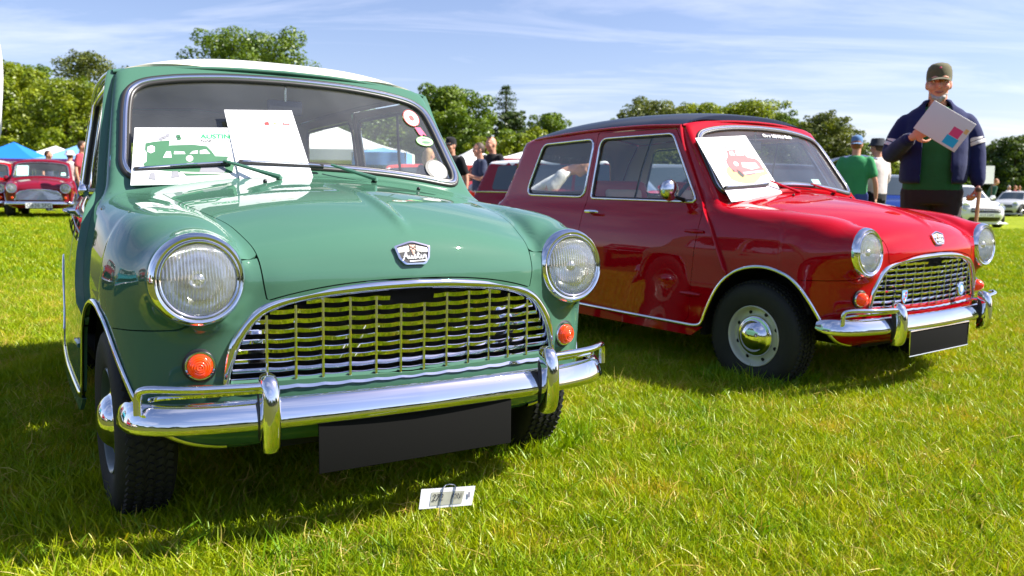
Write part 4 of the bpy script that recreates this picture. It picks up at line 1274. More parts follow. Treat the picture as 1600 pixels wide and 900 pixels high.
def grass_material(name, c1, c2, c3, trans=.35):
    m, n, l, b = _new(name)
    out = n['Material Output']; n.remove(b)
    oi = n.new('ShaderNodeObjectInfo'); g = n.new('ShaderNodeNewGeometry')
    cr = n.new('ShaderNodeValToRGB'); e = cr.color_ramp.elements
    e[0].position = 0; e[0].color = (*c1, 1); e[1].position = 1; e[1].color = (*c3, 1)
    k = e.new(.55); k.color = (*c2, 1)
    k = e.new(.86); k.color = (c2[0] * 1.18, c2[1] * .98, c2[2], 1)
    t = n.new('ShaderNodeTexNoise'); t.inputs['Scale'].default_value = 2.3; t.inputs['Detail'].default_value = 7; t.inputs['Roughness'].default_value = .62
    l.new(g.outputs['Position'], t.inputs['Vector'])
    ad = n.new('ShaderNodeMath'); ad.operation = 'MULTIPLY_ADD'; ad.inputs[1].default_value = .55
    l.new(oi.outputs['Random'], ad.inputs[0])
    sb = n.new('ShaderNodeMath'); sb.operation = 'MULTIPLY_ADD'; sb.inputs[1].default_value = 1.9; sb.inputs[2].default_value = -.68
    l.new(t.outputs['Fac'], sb.inputs[0]); l.new(sb.outputs[0], ad.inputs[2]); l.new(ad.outputs[0], cr.inputs[0])
    df = n.new('ShaderNodeBsdfDiffuse'); tl = n.new('ShaderNodeBsdfTranslucent'); gl = n.new('ShaderNodeBsdfGlossy')
    gl.inputs['Roughness'].default_value = .36; gl.inputs['Color'].default_value = (.9, .9, .8, 1)
    l.new(cr.outputs[0], df.inputs[0])
    hs = n.new('ShaderNodeMixRGB'); hs.blend_type = 'MULTIPLY'; hs.inputs[0].default_value = 1; hs.inputs[2].default_value = (1.25, 1.15, .45, 1)
    l.new(cr.outputs[0], hs.inputs[1]); l.new(hs.outputs[0], tl.inputs[0])
    m1 = n.new('ShaderNodeMixShader'); m1.inputs[0].default_value = trans; l.new(df.outputs[0], m1.inputs[1]); l.new(tl.outputs[0], m1.inputs[2])
    m2 = n.new('ShaderNodeMixShader'); m2.inputs[0].default_value = .018; l.new(m1.outputs[0], m2.inputs[1]); l.new(gl.outputs[0], m2.inputs[2])
    l.new(m2.outputs[0], out.inputs[0])
    return m
M['grass'] = grass_material('grass', (.150, .260, .004), (.310, .400, .006), (.58, .44, .05))
M['grass_dry'] = grass_material('grass_dry', (.46, .34, .06), (.50, .42, .10), (.55, .36, .10), .2)
M['grass_lush'] = grass_material('grass_lush', (.085, .215, .005), (.200, .340, .006), (.38, .42, .015))

def ground_material():
    m, n, l, b = _new('turf')
    g = n.new('ShaderNodeNewGeometry')
    t = n.new('ShaderNodeTexNoise'); t.inputs['Scale'].default_value = 1.1; t.inputs['Detail'].default_value = 10; t.inputs['Roughness'].default_value = .75
    l.new(g.outputs['Position'], t.inputs['Vector'])
    cr = n.new('ShaderNodeValToRGB'); e = cr.color_ramp.elements
    e[0].position = .30; e[0].color = (.125, .180, .008, 1); e[1].position = .72; e[1].color = (.34, .37, .022, 1)
    k = e.new(.5); k.color = (.225, .280, .012, 1)
    l.new(t.outputs['Fac'], cr.inputs[0])
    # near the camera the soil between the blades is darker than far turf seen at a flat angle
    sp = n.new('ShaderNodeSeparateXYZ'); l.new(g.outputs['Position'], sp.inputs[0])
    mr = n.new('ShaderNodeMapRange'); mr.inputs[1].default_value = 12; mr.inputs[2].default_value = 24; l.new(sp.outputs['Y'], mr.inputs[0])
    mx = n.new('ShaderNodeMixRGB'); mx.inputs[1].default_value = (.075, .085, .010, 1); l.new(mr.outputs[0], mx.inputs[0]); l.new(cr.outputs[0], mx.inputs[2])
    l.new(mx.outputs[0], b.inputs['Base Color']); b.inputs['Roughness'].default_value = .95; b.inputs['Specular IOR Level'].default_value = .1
    t2 = n.new('ShaderNodeTexNoise'); t2.inputs['Scale'].default_value = 9; t2.inputs['Detail'].default_value = 8
    l.new(g.outputs['Position'], t2.inputs['Vector'])
    bp = n.new('ShaderNodeBump'); bp.inputs['Strength'].default_value = .9; bp.inputs['Distance'].default_value = .12
    l.new(t2.outputs['Fac'], bp.inputs['Height']); l.new(bp.outputs[0], b.inputs['Normal'])
    return m
M['turf'] = ground_material()

def grid_sheet(name, xs, ys, zoff=0.0):
    X, Y = np.meshgrid(xs, ys, indexing='ij'); Z = ground_z(X, Y) + zoff
    V = np.stack([X.ravel(), Y.ravel(), Z.ravel()], 1); ny = len(ys)
    Fc = [(i * ny + j, (i + 1) * ny + j, (i + 1) * ny + j + 1, i * ny + j + 1) for i in range(len(xs) - 1) for j in range(ny - 1)]
    return mesh(name, V, Fc)
_ax = np.concatenate([-np.geomspace(1500, 30, 8), np.arange(-28, 29, 1.0), np.geomspace(30, 1500, 8)])
_ay = np.concatenate([-np.geomspace(1500, 30, 8), np.arange(-28, 61, 1.0), np.geomspace(62, 1500, 8)])
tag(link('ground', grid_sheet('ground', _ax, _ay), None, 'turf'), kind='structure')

def tuft_mesh(name, nb, h, spread, width, seed, lean=.5):
    r = random.Random(seed); b = MB()
    for _ in range(nb):
        a = r.random() * 2 * PI; d = spread * math.sqrt(r.random()); px, py = d * math.cos(a), d * math.sin(a)
        hh = h * (.45 + .75 * r.random()); w = width * (.7 + .6 * r.random()); la = r.random() * 2 * PI; ln = hh * lean * (.3 + r.random())
        fa = r.random() * PI; wx, wy = math.cos(fa) * w / 2, math.sin(fa) * w / 2; V = []
        for t, ws in ((0, 1), (.38, .95), (.74, .65)):
            ox, oy, oz = math.cos(la) * ln * t * t, math.sin(la) * ln * t * t, hh * t * (1 - .18 * t)
            V += [(px + ox - wx * ws, py + oy - wy * ws, oz), (px + ox + wx * ws, py + oy + wy * ws, oz)]
        V.append((px + math.cos(la) * ln, py + math.sin(la) * ln, hh * .84))
        b.add(V, [(0, 1, 3, 2), (2, 3, 5, 4), (4, 5, 6)])
    return b.me(name, True)

def scatter(name, patch_me, src, density, smin_, smax_, seed, mat=None, tilt=.25):
    o = link(name, patch_me, None, None)
    ng = bpy.data.node_groups.new(name, 'GeometryNodeTree')
    ng.interface.new_socket('Geometry', in_out='INPUT', socket_type='NodeSocketGeometry'); ng.interface.new_socket('Geometry', in_out='OUTPUT', socket_type='NodeSocketGeometry')
    N, Lk = ng.nodes, ng.links
    gi, go = N.new('NodeGroupInput'), N.new('NodeGroupOutput')
    dp = N.new('GeometryNodeDistributePointsOnFaces'); dp.inputs['Density'].default_value = density; dp.inputs['Seed'].default_value = seed
    ip = N.new('GeometryNodeInstanceOnPoints'); ob = N.new('GeometryNodeObjectInfo'); ob.inputs['Object'].default_value = src; ob.inputs['As Instance'].default_value = True
    rv = N.new('FunctionNodeRandomValue'); rv.data_type = 'FLOAT_VECTOR'; rv.inputs[0].default_value = (-tilt, -tilt, 0); rv.inputs[1].default_value = (tilt, tilt, 6.283)
    rs = N.new('FunctionNodeRandomValue'); rs.data_type = 'FLOAT'; rs.inputs[2].default_value = smin_; rs.inputs[3].default_value = smax_
    Lk.new(gi.outputs[0], dp.inputs['Mesh']); Lk.new(dp.outputs['Points'], ip.inputs['Points']); Lk.new(ob.outputs['Geometry'], ip.inputs['Instance'])
    Lk.new(rv.outputs[0], ip.inputs['Rotation']); Lk.new(rs.outputs[1], ip.inputs['Scale']); Lk.new(ip.outputs[0], go.inputs[0])
    md = o.modifiers.new('scatter', 'NODES'); md.node_group = ng
    tag(o, kind='stuff')
    return o

def patch(y0, y1, step, margin=.8, xl=None):
    ys = np.arange(y0, y1 + 1e-6, step); V = []; Fc = []
    for y in ys:
        w0, w1 = -.64 * y - margin, .64 * y + margin
        nx = 24
        for i in range(nx):
            x = w0 + (w1 - w0) * i / (nx - 1); V.append((x, y, gz(x, y)))
    for j in range(len(ys) - 1):
        for i in range(nx - 1): Fc.append((j * nx + i, j * nx + i + 1, (j + 1) * nx + i + 1, (j + 1) * nx + i))
    return mesh('patch', V, Fc)

def disc(cx, cy, r):
    V = [(cx, cy, 0)] + [(cx + r * math.cos(a), cy + r * math.sin(a), 0) for a in np.linspace(0, 2 * PI, 19)[:-1]]
    return mesh('patch', V, [(0, i + 1, (i + 1) % 18 + 1) for i in range(18)])

def build_grass():
    srcs = []
    for i, (nb, h, sp, w, mat, nm, ln) in enumerate([(24, .046, .045, .0030, 'grass', 'grass_tuft', .9), (22, .058, .050, .0032, 'grass', 'grass_tuft', .7), (16, .070, .035, .0034, 'grass_lush', 'grass_tuft', .6),
                                            (8, .060, .055, .0028, 'grass_dry', 'dry_grass_tuft', 1.4), (26, .060, .095, .0075, 'grass', 'grass_tuft', .7), (12, .085, .035, .0040, 'grass_lush', 'grass_tuft', .7)]):
        o = link(nm, tuft_mesh(nm, nb, h, sp, w, 100 + i, ln), None, mat); o.location = (-.35 + .3 * i, 1.25 + .1 * (i % 3), 0); tag(o, kind='stuff'); srcs.append(o)
    A = lambda: patch(.95, 3.6, .25); B = lambda: patch(3.0, 8.0, .4); A2 = lambda: patch(3.6, 4.6, .25); Cc = lambda: patch(7.4, 26, 1.0, 1.5)
    scatter('lawn_grass', A(), srcs[0], 1200, .6, 1.35, 1); scatter('lawn_grass', A(), srcs[1], 620, .5, 1.2, 2); scatter('lawn_grass', A(), srcs[2], 300, .4, 1.15, 3)
    scatter('dry_grass', A(), srcs[3], 380, .6, 1.2, 4, tilt=.8); scatter('lawn_grass', A(), srcs[5], 60, .4, 1.15, 12); scatter('lawn_grass', B(), srcs[5], 34, .5, 1.1, 13)
    wheels_at = [(-1.060, 2.264), (.025, 2.943), (-2.1, 3.9), (1.15, 3.96), (2.17, 4.73), (-.05, 5.6)]
    for q, (wx, wy) in enumerate(wheels_at):
        o = scatter('tyre_grass', disc(wx, wy, .26), srcs[2 if q % 2 else 1], 900, 1.0, 1.7, 40 + q)
    scatter('lawn_grass', A2(), srcs[0], 450, .6, 1.35, 21); scatter('lawn_grass', A2(), srcs[1], 280, .5, 1.2, 22); scatter('dry_grass', A2(), srcs[3], 150, .6, 1.2, 24, tilt=.8)
    scatter('lawn_grass', B(), srcs[0], 520, .9, 1.5, 5); scatter('lawn_grass', B(), srcs[1], 380, .7, 1.3, 6); scatter('lawn_grass', B(), srcs[2], 150, .5, 1.2, 7); scatter('dry_grass', B(), srcs[3], 230, .8, 1.3, 8, tilt=.8)
    scatter('lawn_grass', Cc(), srcs[4], 90, .8, 1.3, 9); scatter('lawn_grass', Cc(), srcs[2], 50, .9, 1.4, 10)

# ================================================================== trees
def leaf_material(name, c1, c2):
    m, n, l, b = _new(name)
    out = n['Material Output']; n.remove(b)
    g = n.new('ShaderNodeNewGeometry'); tc = n.new('ShaderNodeTexCoord')
    t = n.new('ShaderNodeTexNoise'); t.inputs['Scale'].default_value = .8; t.inputs['Detail'].default_value = 6; l.new(tc.outputs['Object'], t.inputs['Vector'])
    cr = n.new('ShaderNodeValToRGB'); cr.color_ramp.elements[0].position = .32; cr.color_ramp.elements[0].color = (*c1, 1); cr.color_ramp.elements[1].position = .68; cr.color_ramp.elements[1].color = (*c2, 1)
    l.new(t.outputs['Fac'], cr.inputs[0])
    mr = n.new('ShaderNodeMixRGB'); mr.blend_type = 'MULTIPLY'; mr.inputs[0].default_value = 1
    c2_ = n.new('ShaderNodeMapRange'); c2_.inputs[3].default_value = .65; c2_.inputs[4].default_value = 1.35; l.new(g.outputs['Random Per Island'], c2_.inputs[0])
    l.new(cr.outputs[0], mr.inputs[1]); l.new(c2_.outputs[0], mr.inputs[2])
    df = n.new('ShaderNodeBsdfDiffuse'); tl = n.new('ShaderNodeBsdfTranslucent'); l.new(mr.outputs[0], df.inputs[0])
    hs = n.new('ShaderNodeMixRGB'); hs.blend_type = 'MULTIPLY'; hs.inputs[0].default_value = 1; hs.inputs[2].default_value = (1.4, 1.3, .4, 1); l.new(mr.outputs[0], hs.inputs[1]); l.new(hs.outputs[0], tl.inputs[0])
    m1 = n.new('ShaderNodeMixShader'); m1.inputs[0].default_value = .33; l.new(df.outputs[0], m1.inputs[1]); l.new(tl.outputs[0], m1.inputs[2])
    gl = n.new('ShaderNodeBsdfGlossy'); gl.inputs['Roughness'].default_value = .45
    m2 = n.new('ShaderNodeMixShader'); m2.inputs[0].default_value = .04; l.new(m1.outputs[0], m2.inputs[1]); l.new(gl.outputs[0], m2.inputs[2])
    l.new(m2.outputs[0], out.inputs[0]); return m
M['leaf_mid'] = leaf_material('leaf_mid', (.062, .125, .010), (.165, .235, .014))
M['leaf_bright'] = leaf_material('leaf_bright', (.105, .170, .006), (.260, .300, .010))
M['leaf_dark'] = leaf_material('leaf_dark', (.035, .070, .012), (.090, .135, .018))
M['leaf_olive'] = leaf_material('leaf_olive', (.070, .100, .018), (.165, .190, .035))
M['bark'] = pbr('bark', (.10, .075, .05), .9, bump=.5, bscale=6)

def crown_mesh(key, W, H, seed, nleaf, size, nb=16, squash=1.0, base=.25):
    r = np.random.default_rng(seed); bl = []; nb = nb + 16
    for i in range(nb):
        a = 2.399 * i + r.random() * .8; f = base + (1 - base) * ((i + .5) / nb) ** .8
        rad = W / 2 * math.sqrt(max(.04, 1 - ((f - .42) / .60) ** 2)); R = W * (.09 + .11 * r.random() ** 1.5) * (1.1 - .35 * f)
        d = max(0, rad - R * .9) * (.55 + .45 * math.sqrt(r.random())); bl.append((d * math.cos(a), d * math.sin(a), min(f * H, H - R * .8), R))
    for i in range(22):          # limbs that reach past the crown's outline
        a = r.random() * 2 * PI; f = base + (1 - base) * (.25 + .75 * r.random()); rad = W / 2 * math.sqrt(max(.03, 1 - ((f - .42) / .62) ** 2)) * (.86 + .2 * r.random())
        bl.append((rad * math.cos(a), rad * math.sin(a), f * H * (.97 + .05 * r.random()), W * (.035 + .045 * r.random())))
    bl.append((0, 0, H * .62, W * .30)); bl.append((0, 0, H * .84, W * .15)); bl.append((0, 0, H * .42, W * .33))
    bl = np.array(bl); w = bl[:, 3] ** 1.8; w /= w.sum(); k = r.choice(len(bl), nleaf, p=w)
    d = r.normal(size=(nleaf, 3)); d /= np.linalg.norm(d, axis=1, keepdims=True)
    sub = r.normal(size=(nleaf, 3)) * .05
    # twig clusters: quantise directions so that leaves gather in sprays
    q = np.round(d * 3.2 + r.normal(size=(nleaf, 3)) * .12) / 3.2; qn = np.linalg.norm(q, axis=1, keepdims=True); d2 = np.where(qn > .2, q / np.maximum(qn, .2), d)
    d = .55 * d + .45 * d2; d /= np.linalg.norm(d, axis=1, keepdims=True)
    rad = bl[k, 3] * (.62 + .50 * r.random(nleaf) ** .8)
    C0 = bl[k, :3] + d * rad[:, None] * np.array([1, 1, .82]) + sub * size
    nrm = d + r.normal(size=(nleaf, 3)) * .55; nrm[:, 2] += .35; nrm /= np.linalg.norm(nrm, axis=1, keepdims=True)
    t1 = np.cross(nrm, r.normal(size=(nleaf, 3))); t1 /= np.linalg.norm(t1, axis=1, keepdims=True); t2 = np.cross(nrm, t1)
    s = size * (.55 + .9 * r.random(nleaf))[:, None]
    V = np.stack([C0 - t1 * s * .5, C0 + t2 * s * .32 + nrm * s * .08, C0 + t1 * s * .5, C0 - t2 * s * .32 + nrm * s * .08], 1).reshape(-1, 3)
    I = np.arange(nleaf) * 4; Fq = np.stack([I, I + 1, I + 2, I + 3], 1)
    V[:, 2] *= H / np.percentile(V[:, 2], 99.96); V[:, :2] *= W / 2 / np.percentile(np.abs(V[:, 0]), 98.5)
    me = bpy.data.meshes.new('crown'); me.vertices.add(len(V)); me.vertices.foreach_set('co', V.ravel())
    me.loops.add(nleaf * 4); me.polygons.add(nleaf); me.loops.foreach_set('vertex_index', Fq.ravel().astype(np.int32)); me.polygons.foreach_set('loop_start', (np.arange(nleaf) * 4).astype(np.int32))
    me.update(); me.validate()
    return me, bl

def tree(x, y, H, W, seed, mat, label, group='trees round the show field', nleaf=7000, size=.30, nb=16, base=.18, name='tree'):
    o = empty(name, (x, y, gz(x, y) - .05), (0, 0, seed), label, 'tree', group)
    me, bl = crown_mesh(None, W, H, seed, nleaf, size, nb, base=base)
    link('crown', me, o, mat)
    b = MB(); r = random.Random(seed)
    b.tube([(0, 0, 0), (.05 * W * .2, 0, H * .25), (0, .02 * W, H * .55), (0, 0, H * .8)], [W * .030, W * .024, W * .017, W * .006], 8)
    for i in range(7):
        q = bl[r.randrange(len(bl))]; h0 = H * (.22 + .35 * r.random())
        b.tube([(0, 0, h0), (q[0] * .5, q[1] * .5, (h0 + q[2]) * .52), (q[0], q[1], q[2])], [W * .013, W * .009, W * .004], 6)
    b.ob('trunk', 'bark', o)
    return o

def copy_tree(o, parent=None, keep=('label', 'category', 'group', 'kind')):
    c = o.copy(); COL.objects.link(c)
    if parent is not None:
        c.parent = parent
    for ch in list(o.children): copy_tree(ch, c)
    return c

# ================================================================== canopies
def gazebo(x, y, yaw, w, d, eave, apex, roofm, bandm, label, group=None, band=.28, text=None, legm='chrome_soft', wall=None):
    o = empty('gazebo', (x, y, gz(x, y)), (0, 0, yaw), label, 'gazebo', group)
    b = MB(); V = []; n = 9
    for s in range(4):
        a0, a1 = [(-w / 2, -d / 2), (w / 2, -d / 2), (w / 2, d / 2), (-w / 2, d / 2)][s], [(w / 2, -d / 2), (w / 2, d / 2), (-w / 2, d / 2), (-w / 2, -d / 2)][s]
        P = []
        for i in range(n + 1):
            t = i / n
            for j in range(n + 1):
                u = j / n; ex, ey = a0[0] + (a1[0] - a0[0]) * u, a0[1] + (a1[1] - a0[1]) * u
                k = 1 - t; z = eave + (apex - eave) * (t ** 1.25)
                P.append((ex * k, ey * k, z - .03 * math.sin(u * PI) * k))
        b.add(P, [(i * (n + 1) + j, i * (n + 1) + j + 1, (i + 1) * (n + 1) + j + 1, (i + 1) * (n + 1) + j) for i in range(n) for j in range(n)])
    b.ob('canopy', roofm, o)
    for s in range(4):
        b = MB(); c = [(-w / 2, -d / 2), (w / 2, -d / 2), (w / 2, d / 2), (-w / 2, d / 2)]
        p, q = Vector((*c[s], 0)), Vector((*c[(s + 1) % 4], 0)); m = 12; V = []
        for i in range(m + 1):
            t = p.lerp(q, i / m); out = Vector((t.x, t.y, 0)).normalized() * (.012 + .01 * math.sin(i * 1.3))
            V += [(t.x + out.x, t.y + out.y, eave + .01), (t.x + out.x * 1.5, t.y + out.y * 1.5, eave - band)]
        b.add(V, [(2 * i, 2 * i + 1, 2 * i + 3, 2 * i + 2) for i in range(m)]); vl = b.ob('valance', bandm, o)
        if text and s == 0:
            text_on('lettering', text, (-w * .46, -d / 2 - .05, eave - band * .78), (1, 0, 0), (0, 0, 1), w * .92, band * .5, 'white', vl)
        b = MB(); b.box((c[s][0] * .99, c[s][1] * .99, eave / 2), (.04, .04, eave)); b.ob('leg', legm, o, smooth=False)
    if wall:
        b = MB(); m = 24; V = []
        for i in range(m + 1):
            u = -w / 2 + w * i / m; V += [(u, d / 2 - .05 + .03 * math.sin(i * 1.9), .05), (u, d / 2 - .05 + .03 * math.sin(i * 1.9 + .4), eave)]
        b.add(V, [(2 * i, 2 * i + 1, 2 * i + 3, 2 * i + 2) for i in range(m)]); b.ob('side_wall', wall, o)
    return o
# ================================================================== people
def skin_mat(name, c, r=.5):
    m = pbr(name, c, r, spec=.35, var=.12, vscale=14)
    m.node_tree.nodes['Principled BSDF'].inputs['Subsurface Weight'].default_value = .08
    return m
M['skin'] = skin_mat('skin', (.56, .28, .18)); M['skin_ruddy'] = skin_mat('skin_ruddy', (.68, .31, .20))
def cloth(name, c, r=.85): return pbr(name, c, r, bump=.9, bscale=9, var=.12, vscale=6, sheen=.15, spec=.15)
for nm, c in dict(cloth_navy=(.010, .016, .075), cloth_green=(.020, .115, .040), cloth_bright_green=(.045, .27, .10), cloth_dark=(.028, .020, .020), cloth_black=(.010, .010, .012), cloth_white=(.70, .68, .66), cloth_pink_white=(.66, .58, .55),
                  cloth_jeans=(.03, .045, .11), cloth_blue=(.06, .08, .28), cloth_slate=(.035, .045, .085), cloth_olive=(.115, .105, .055), cloth_bucket=(.03, .035, .045), cloth_denim_cap=(.10, .20, .38), cloth_red=(.42, .05, .07), cloth_stone=(.5, .45, .38), cloth_bottle=(.015, .07, .04)).items():
    M[nm] = cloth(nm, c)
for nm, c in dict(hair_brown=(.06, .035, .02), hair_grey=(.38, .36, .34), hair_blond=(.42, .26, .12), hair_dark=(.02, .015, .012), hair_ginger=(.30, .11, .04)).items():
    M[nm] = pbr(nm, c, .6, bump=.6, bscale=60)

def remesh(mb, name, mat, parent, vox, smooth=3, loc=None):
    me = mb.me('tmp', True); o = bpy.data.objects.new('tmp', me); COL.objects.link(o)
    md = o.modifiers.new('r', 'REMESH'); md.mode = 'VOXEL'; md.voxel_size = vox; md.use_smooth_shade = True
    if smooth:
        sm = o.modifiers.new('s', 'SMOOTH'); sm.iterations = smooth; sm.factor = .5
    m2 = bpy.data.meshes.new_from_object(o.evaluated_get(bpy.context.evaluated_depsgraph_get()))
    bpy.data.objects.remove(o); bpy.data.meshes.remove(me); m2.materials.clear(); m2.name = name
    m2.polygons.foreach_set('use_smooth', [True] * len(m2.polygons))
    return link(name, m2, parent, mat)

def rings(b, R, n=18):
    """R: list of (centre, half-depth x, half-width y) stacked roughly along z"""
    V = []
    for c, rx, ry in R:
        for i in range(n):
            a = 2 * PI * i / n; f = lambda v, p: math.copysign(abs(v) ** p, v)
            V.append((c[0] + rx * f(math.cos(a), .85), c[1] + ry * f(math.sin(a), .85), c[2]))
    m = len(R); b.add(V, [(i * n + k, i * n + (k + 1) % n, (i + 1) * n + (k + 1) % n, (i + 1) * n + k) for i in range(m - 1) for k in range(n)] + [tuple(range(n))[::-1], tuple((m - 1) * n + k for k in range(n))])

def limb(b, pts, rad, n=12, steps=5):
    P = catmull(pts, steps * (len(pts) - 1) + 1) if len(pts) > 2 else resample(np.array(pts, float), .05)
    r = np.interp(np.linspace(0, 1, len(P)), np.linspace(0, 1, len(rad)), rad)
    b.tube([tuple(p) for p in P], list(r), n)
    for p, q in ((P[0], r[0]), (P[-1], r[-1])): b.sphere(tuple(p), q * .98, 10, 6)

def hand(b, wrist, direction, palm_n, curl=.5, s=1.0, side=1):
    """palm with four fingers and a thumb; side=+1 left hand"""
    d = Vector(direction).normalized(); n = Vector(palm_n); n = (n - d * n.dot(d)).normalized(); w = d.cross(n) * side; wr = Vector(wrist)
    pc = wr + d * .048 * s
    b.sphere(tuple(pc), (.048 * s, .041 * s, .016 * s), 12, 8, Matrix((d, w, n)).transposed())
    for i, (off, L, r) in enumerate([(.030, .072, .0092), (.010, .080, .0095), (-.010, .074, .0090), (-.029, .058, .0080)]):
        p0 = wr + d * .085 * s + w * off * s; a = curl * (.9 + .15 * i); P = [p0 - d * .02 * s, p0]; cur = 0; q = p0.copy()
        for seg, f in enumerate((.42, .33, .25)):
            cur += a; q = q + (d * math.cos(cur) + n * math.sin(cur)) * L * f * s; P.append(q.copy())
        b.tube(P, [r * s, r * s, r * .95 * s, r * .85 * s, r * .65 * s], 7); b.sphere(tuple(P[-1]), r * .66 * s, 6, 4)
    p0 = wr + d * .025 * s + w * .030 * s; P = [p0, p0 + (w * .8 + d * .6).normalized() * .03 * s, p0 + (w * .75 + d * .75 + n * .25).normalized() * .055 * s, p0 + (w * .5 + d * .85 + n * .5).normalized() * .078 * s]
    b.tube(P, [.013 * s, .012 * s, .0105 * s, .0075 * s], 7); b.sphere(tuple(P[-1]), .0078 * s, 6, 4)

def person(x, y, yaw, label, H=1.75, girth=1.0, top='cloth_navy', bottom='cloth_jeans', skin='skin', hair='hair_brown', hat=None, sleeve='short', arms=None, lean=0.0, stride=0.0, vox=.016, z0=None, group=None, longhair=False, head_turn=0.0, bald=False, shoes='cloth_black', jacket=None):
    o = empty('person', (x, y, gz(x, y) if z0 is None else z0), (0, 0, yaw), label, 'person', group)
    k = H / 1.78; g = girth
    def tr(p):   # bend forward from the hips
        p = Vector(p) * k
        hz = .95 * k
        if lean and p.z > hz:
            d = p.z - hz; p = Vector((p.x + math.sin(lean) * d, p.y, hz + math.cos(lean) * d - math.sin(lean) * p.x * .3))
        return tuple(p)
    A = dict(re=(-.03, -.27, 1.15), rw=(.10, -.26, .92), le=(-.03, .27, 1.15), lw=(.10, .26, .92), rd=(.1, 0, -1), ld=(.1, 0, -1), rn=(0, .8, 0), ln=(0, -.8, 0), rc=.35, lc=.35)
    A.update(arms or {})
    sh = {-1: (0, -.182 * (1 + (g - 1) * .3), 1.43), 1: (0, .182 * (1 + (g - 1) * .3), 1.43)}
    el = {-1: A['re'], 1: A['le']}; wr = {-1: A['rw'], 1: A['lw']}
    legs = {s: [(0, .095 * s, .93), (.02 + stride * s * .5, .105 * s, .50), (-.02 + stride * s, .11 * s, .09)] for s in (-1, 1)}
    hc = Vector(tr((.025, 0, 1.645))); HR = Matrix.Rotation(head_turn, 3, 'Z') @ Matrix.Rotation(lean * .6, 3, 'Y')
    hv = lambda p: tuple(hc + HR @ (Vector(p) * k))
    # ---- body (skin), one continuous surface
    b = MB()
    b.sphere(tuple(hc + HR @ Vector((0, 0, .018)) * k), (.098 * k, .071 * k, .112 * k), 18, 14, HR)
    b.sphere(hv((.022, 0, -.045)), (.070 * k, .060 * k, .072 * k), 14, 10, HR)
    b.sphere(hv((.052, 0, -.088)), (.034 * k, .038 * k, .028 * k), 10, 8, HR)
    b.tube([hv((.088, 0, .022)), hv((.105, 0, -.004)), hv((.112, 0, -.018))], [.010 * k, .013 * k, .015 * k], 8); b.sphere(hv((.108, 0, -.022)), .016 * k, 8, 6)
    for s in (-1, 1):
        b.sphere(hv((.068, .038 * s, -.022)), .030 * k, 8, 6); b.sphere(hv((.088, .030 * s, .038)), (.016 * k, .026 * k, .010 * k), 8, 6, HR)
        b.sphere(hv((-.005, .074 * s, -.002)), (.020 * k, .010 * k, .032 * k), 8, 6, HR)
    b.tube([tr((-.01, 0, 1.44)), tr((.0, 0, 1.52)), hv((-.012, 0, -.05))], [.066 * k * g ** .5, .058 * k * g ** .5, .060 * k], 12)
    T = [((0, 0, .90), .11, .15), ((0, 0, 1.0), .105, .145), ((.005, 0, 1.12), .105, .15), ((.01, 0, 1.28), .11, .165), ((0, 0, 1.37), .095, .165), ((-.01, 0, 1.43), .06, .10)]
    rings(b, [(tr(c), rx * k, ry * k) for c, rx, ry in T])
    for s in (-1, 1):
        limb(b, [tr((sh[s][0], sh[s][1] * .93, 1.385)), tr(el[s]), tr(wr[s])], [.046 * k, .045 * k, .036 * k, .036 * k, .026 * k]); limb(b, [tuple(Vector(p) * k) for p in legs[s]], [.082 * k, .062 * k, .045 * k, .05 * k, .034 * k])
        hand(b, tr(wr[s]), A['rd'] if s < 0 else A['ld'], A['rn'] if s < 0 else A['ln'], A['rc'] if s < 0 else A['lc'], k, s)
    remesh(b, 'body', skin, o, vox * .62 if vox > .012 else .0075, 2)
    # ---- clothes
    def torso(infl, z_lo, belly=0.0):
        R = []
        for z, rx, ry, cx in [(z_lo, .118, .170, 0), (z_lo + .10, .120 + belly * .6, .168, belly * .25), (1.12, .118 + belly, .168, belly * .4), (1.22, .118 + belly * .7, .178, belly * .3), (1.32, .118, .190, 0), (1.41, .100, .185, -.005), (1.465, .075, .125, -.01), (1.50, .064, .080, -.01)]:
            R.append((tr((cx, 0, z)), (rx * (1 + (g - 1) * .7) + infl) * k, (ry * g ** .8 + infl) * k))
        return R
    belly = max(0, (g - 1) * .18)
    b = MB(); rings(b, torso(.006, .93, belly))
    for s in (-1, 1):
        e, w, q = Vector(el[s]), Vector(wr[s]), Vector(sh[s])
        if sleeve == 'short': limb(b, [tr(sh[s]), tr(q.lerp(e, .35)), tr(q.lerp(e, .72))], [.066 * k * g ** .4, .066 * k * g ** .4, .066 * k * g ** .4])
        elif sleeve == 'long': limb(b, [tr(sh[s]), tr(e), tr(e.lerp(w, .93))], [.068 * k * g ** .4, .060 * k * g ** .4, .052 * k, .050 * k, .040 * k])
    tops = remesh(b, 'jacket' if jacket == 'plain' else 'shirt', top, o, vox, 3)
    b = MB(); rings(b, [(tuple(Vector((0, 0, z)) * k), (rx * (1 + (g - 1) * .7)) * k, ry * g ** .8 * k) for z, rx, ry in [(.84, .12, .165), (.90, .125, .175), (.98, .122, .172), (1.03, .118, .168)]])
    for s in (-1, 1): limb(b, [tuple(Vector(p) * k) for p in legs[s]], [.100 * k * g ** .6, .085 * k * g ** .5, .066 * k * g ** .5, .064 * k * g ** .4, .058 * k * g ** .4])
    remesh(b, 'trousers', bottom, o, vox, 3)
    for s in (-1, 1):
        b = MB(); a = Vector(legs[s][2]) * k; b.sphere((a.x + .055 * k, a.y, .042 * k), (.135 * k, .048 * k, .042 * k), 12, 8); b.tube([(a.x, a.y, .04 * k), (a.x, a.y, .11 * k)], .045 * k, 10); b.ob('shoe', shoes, o)
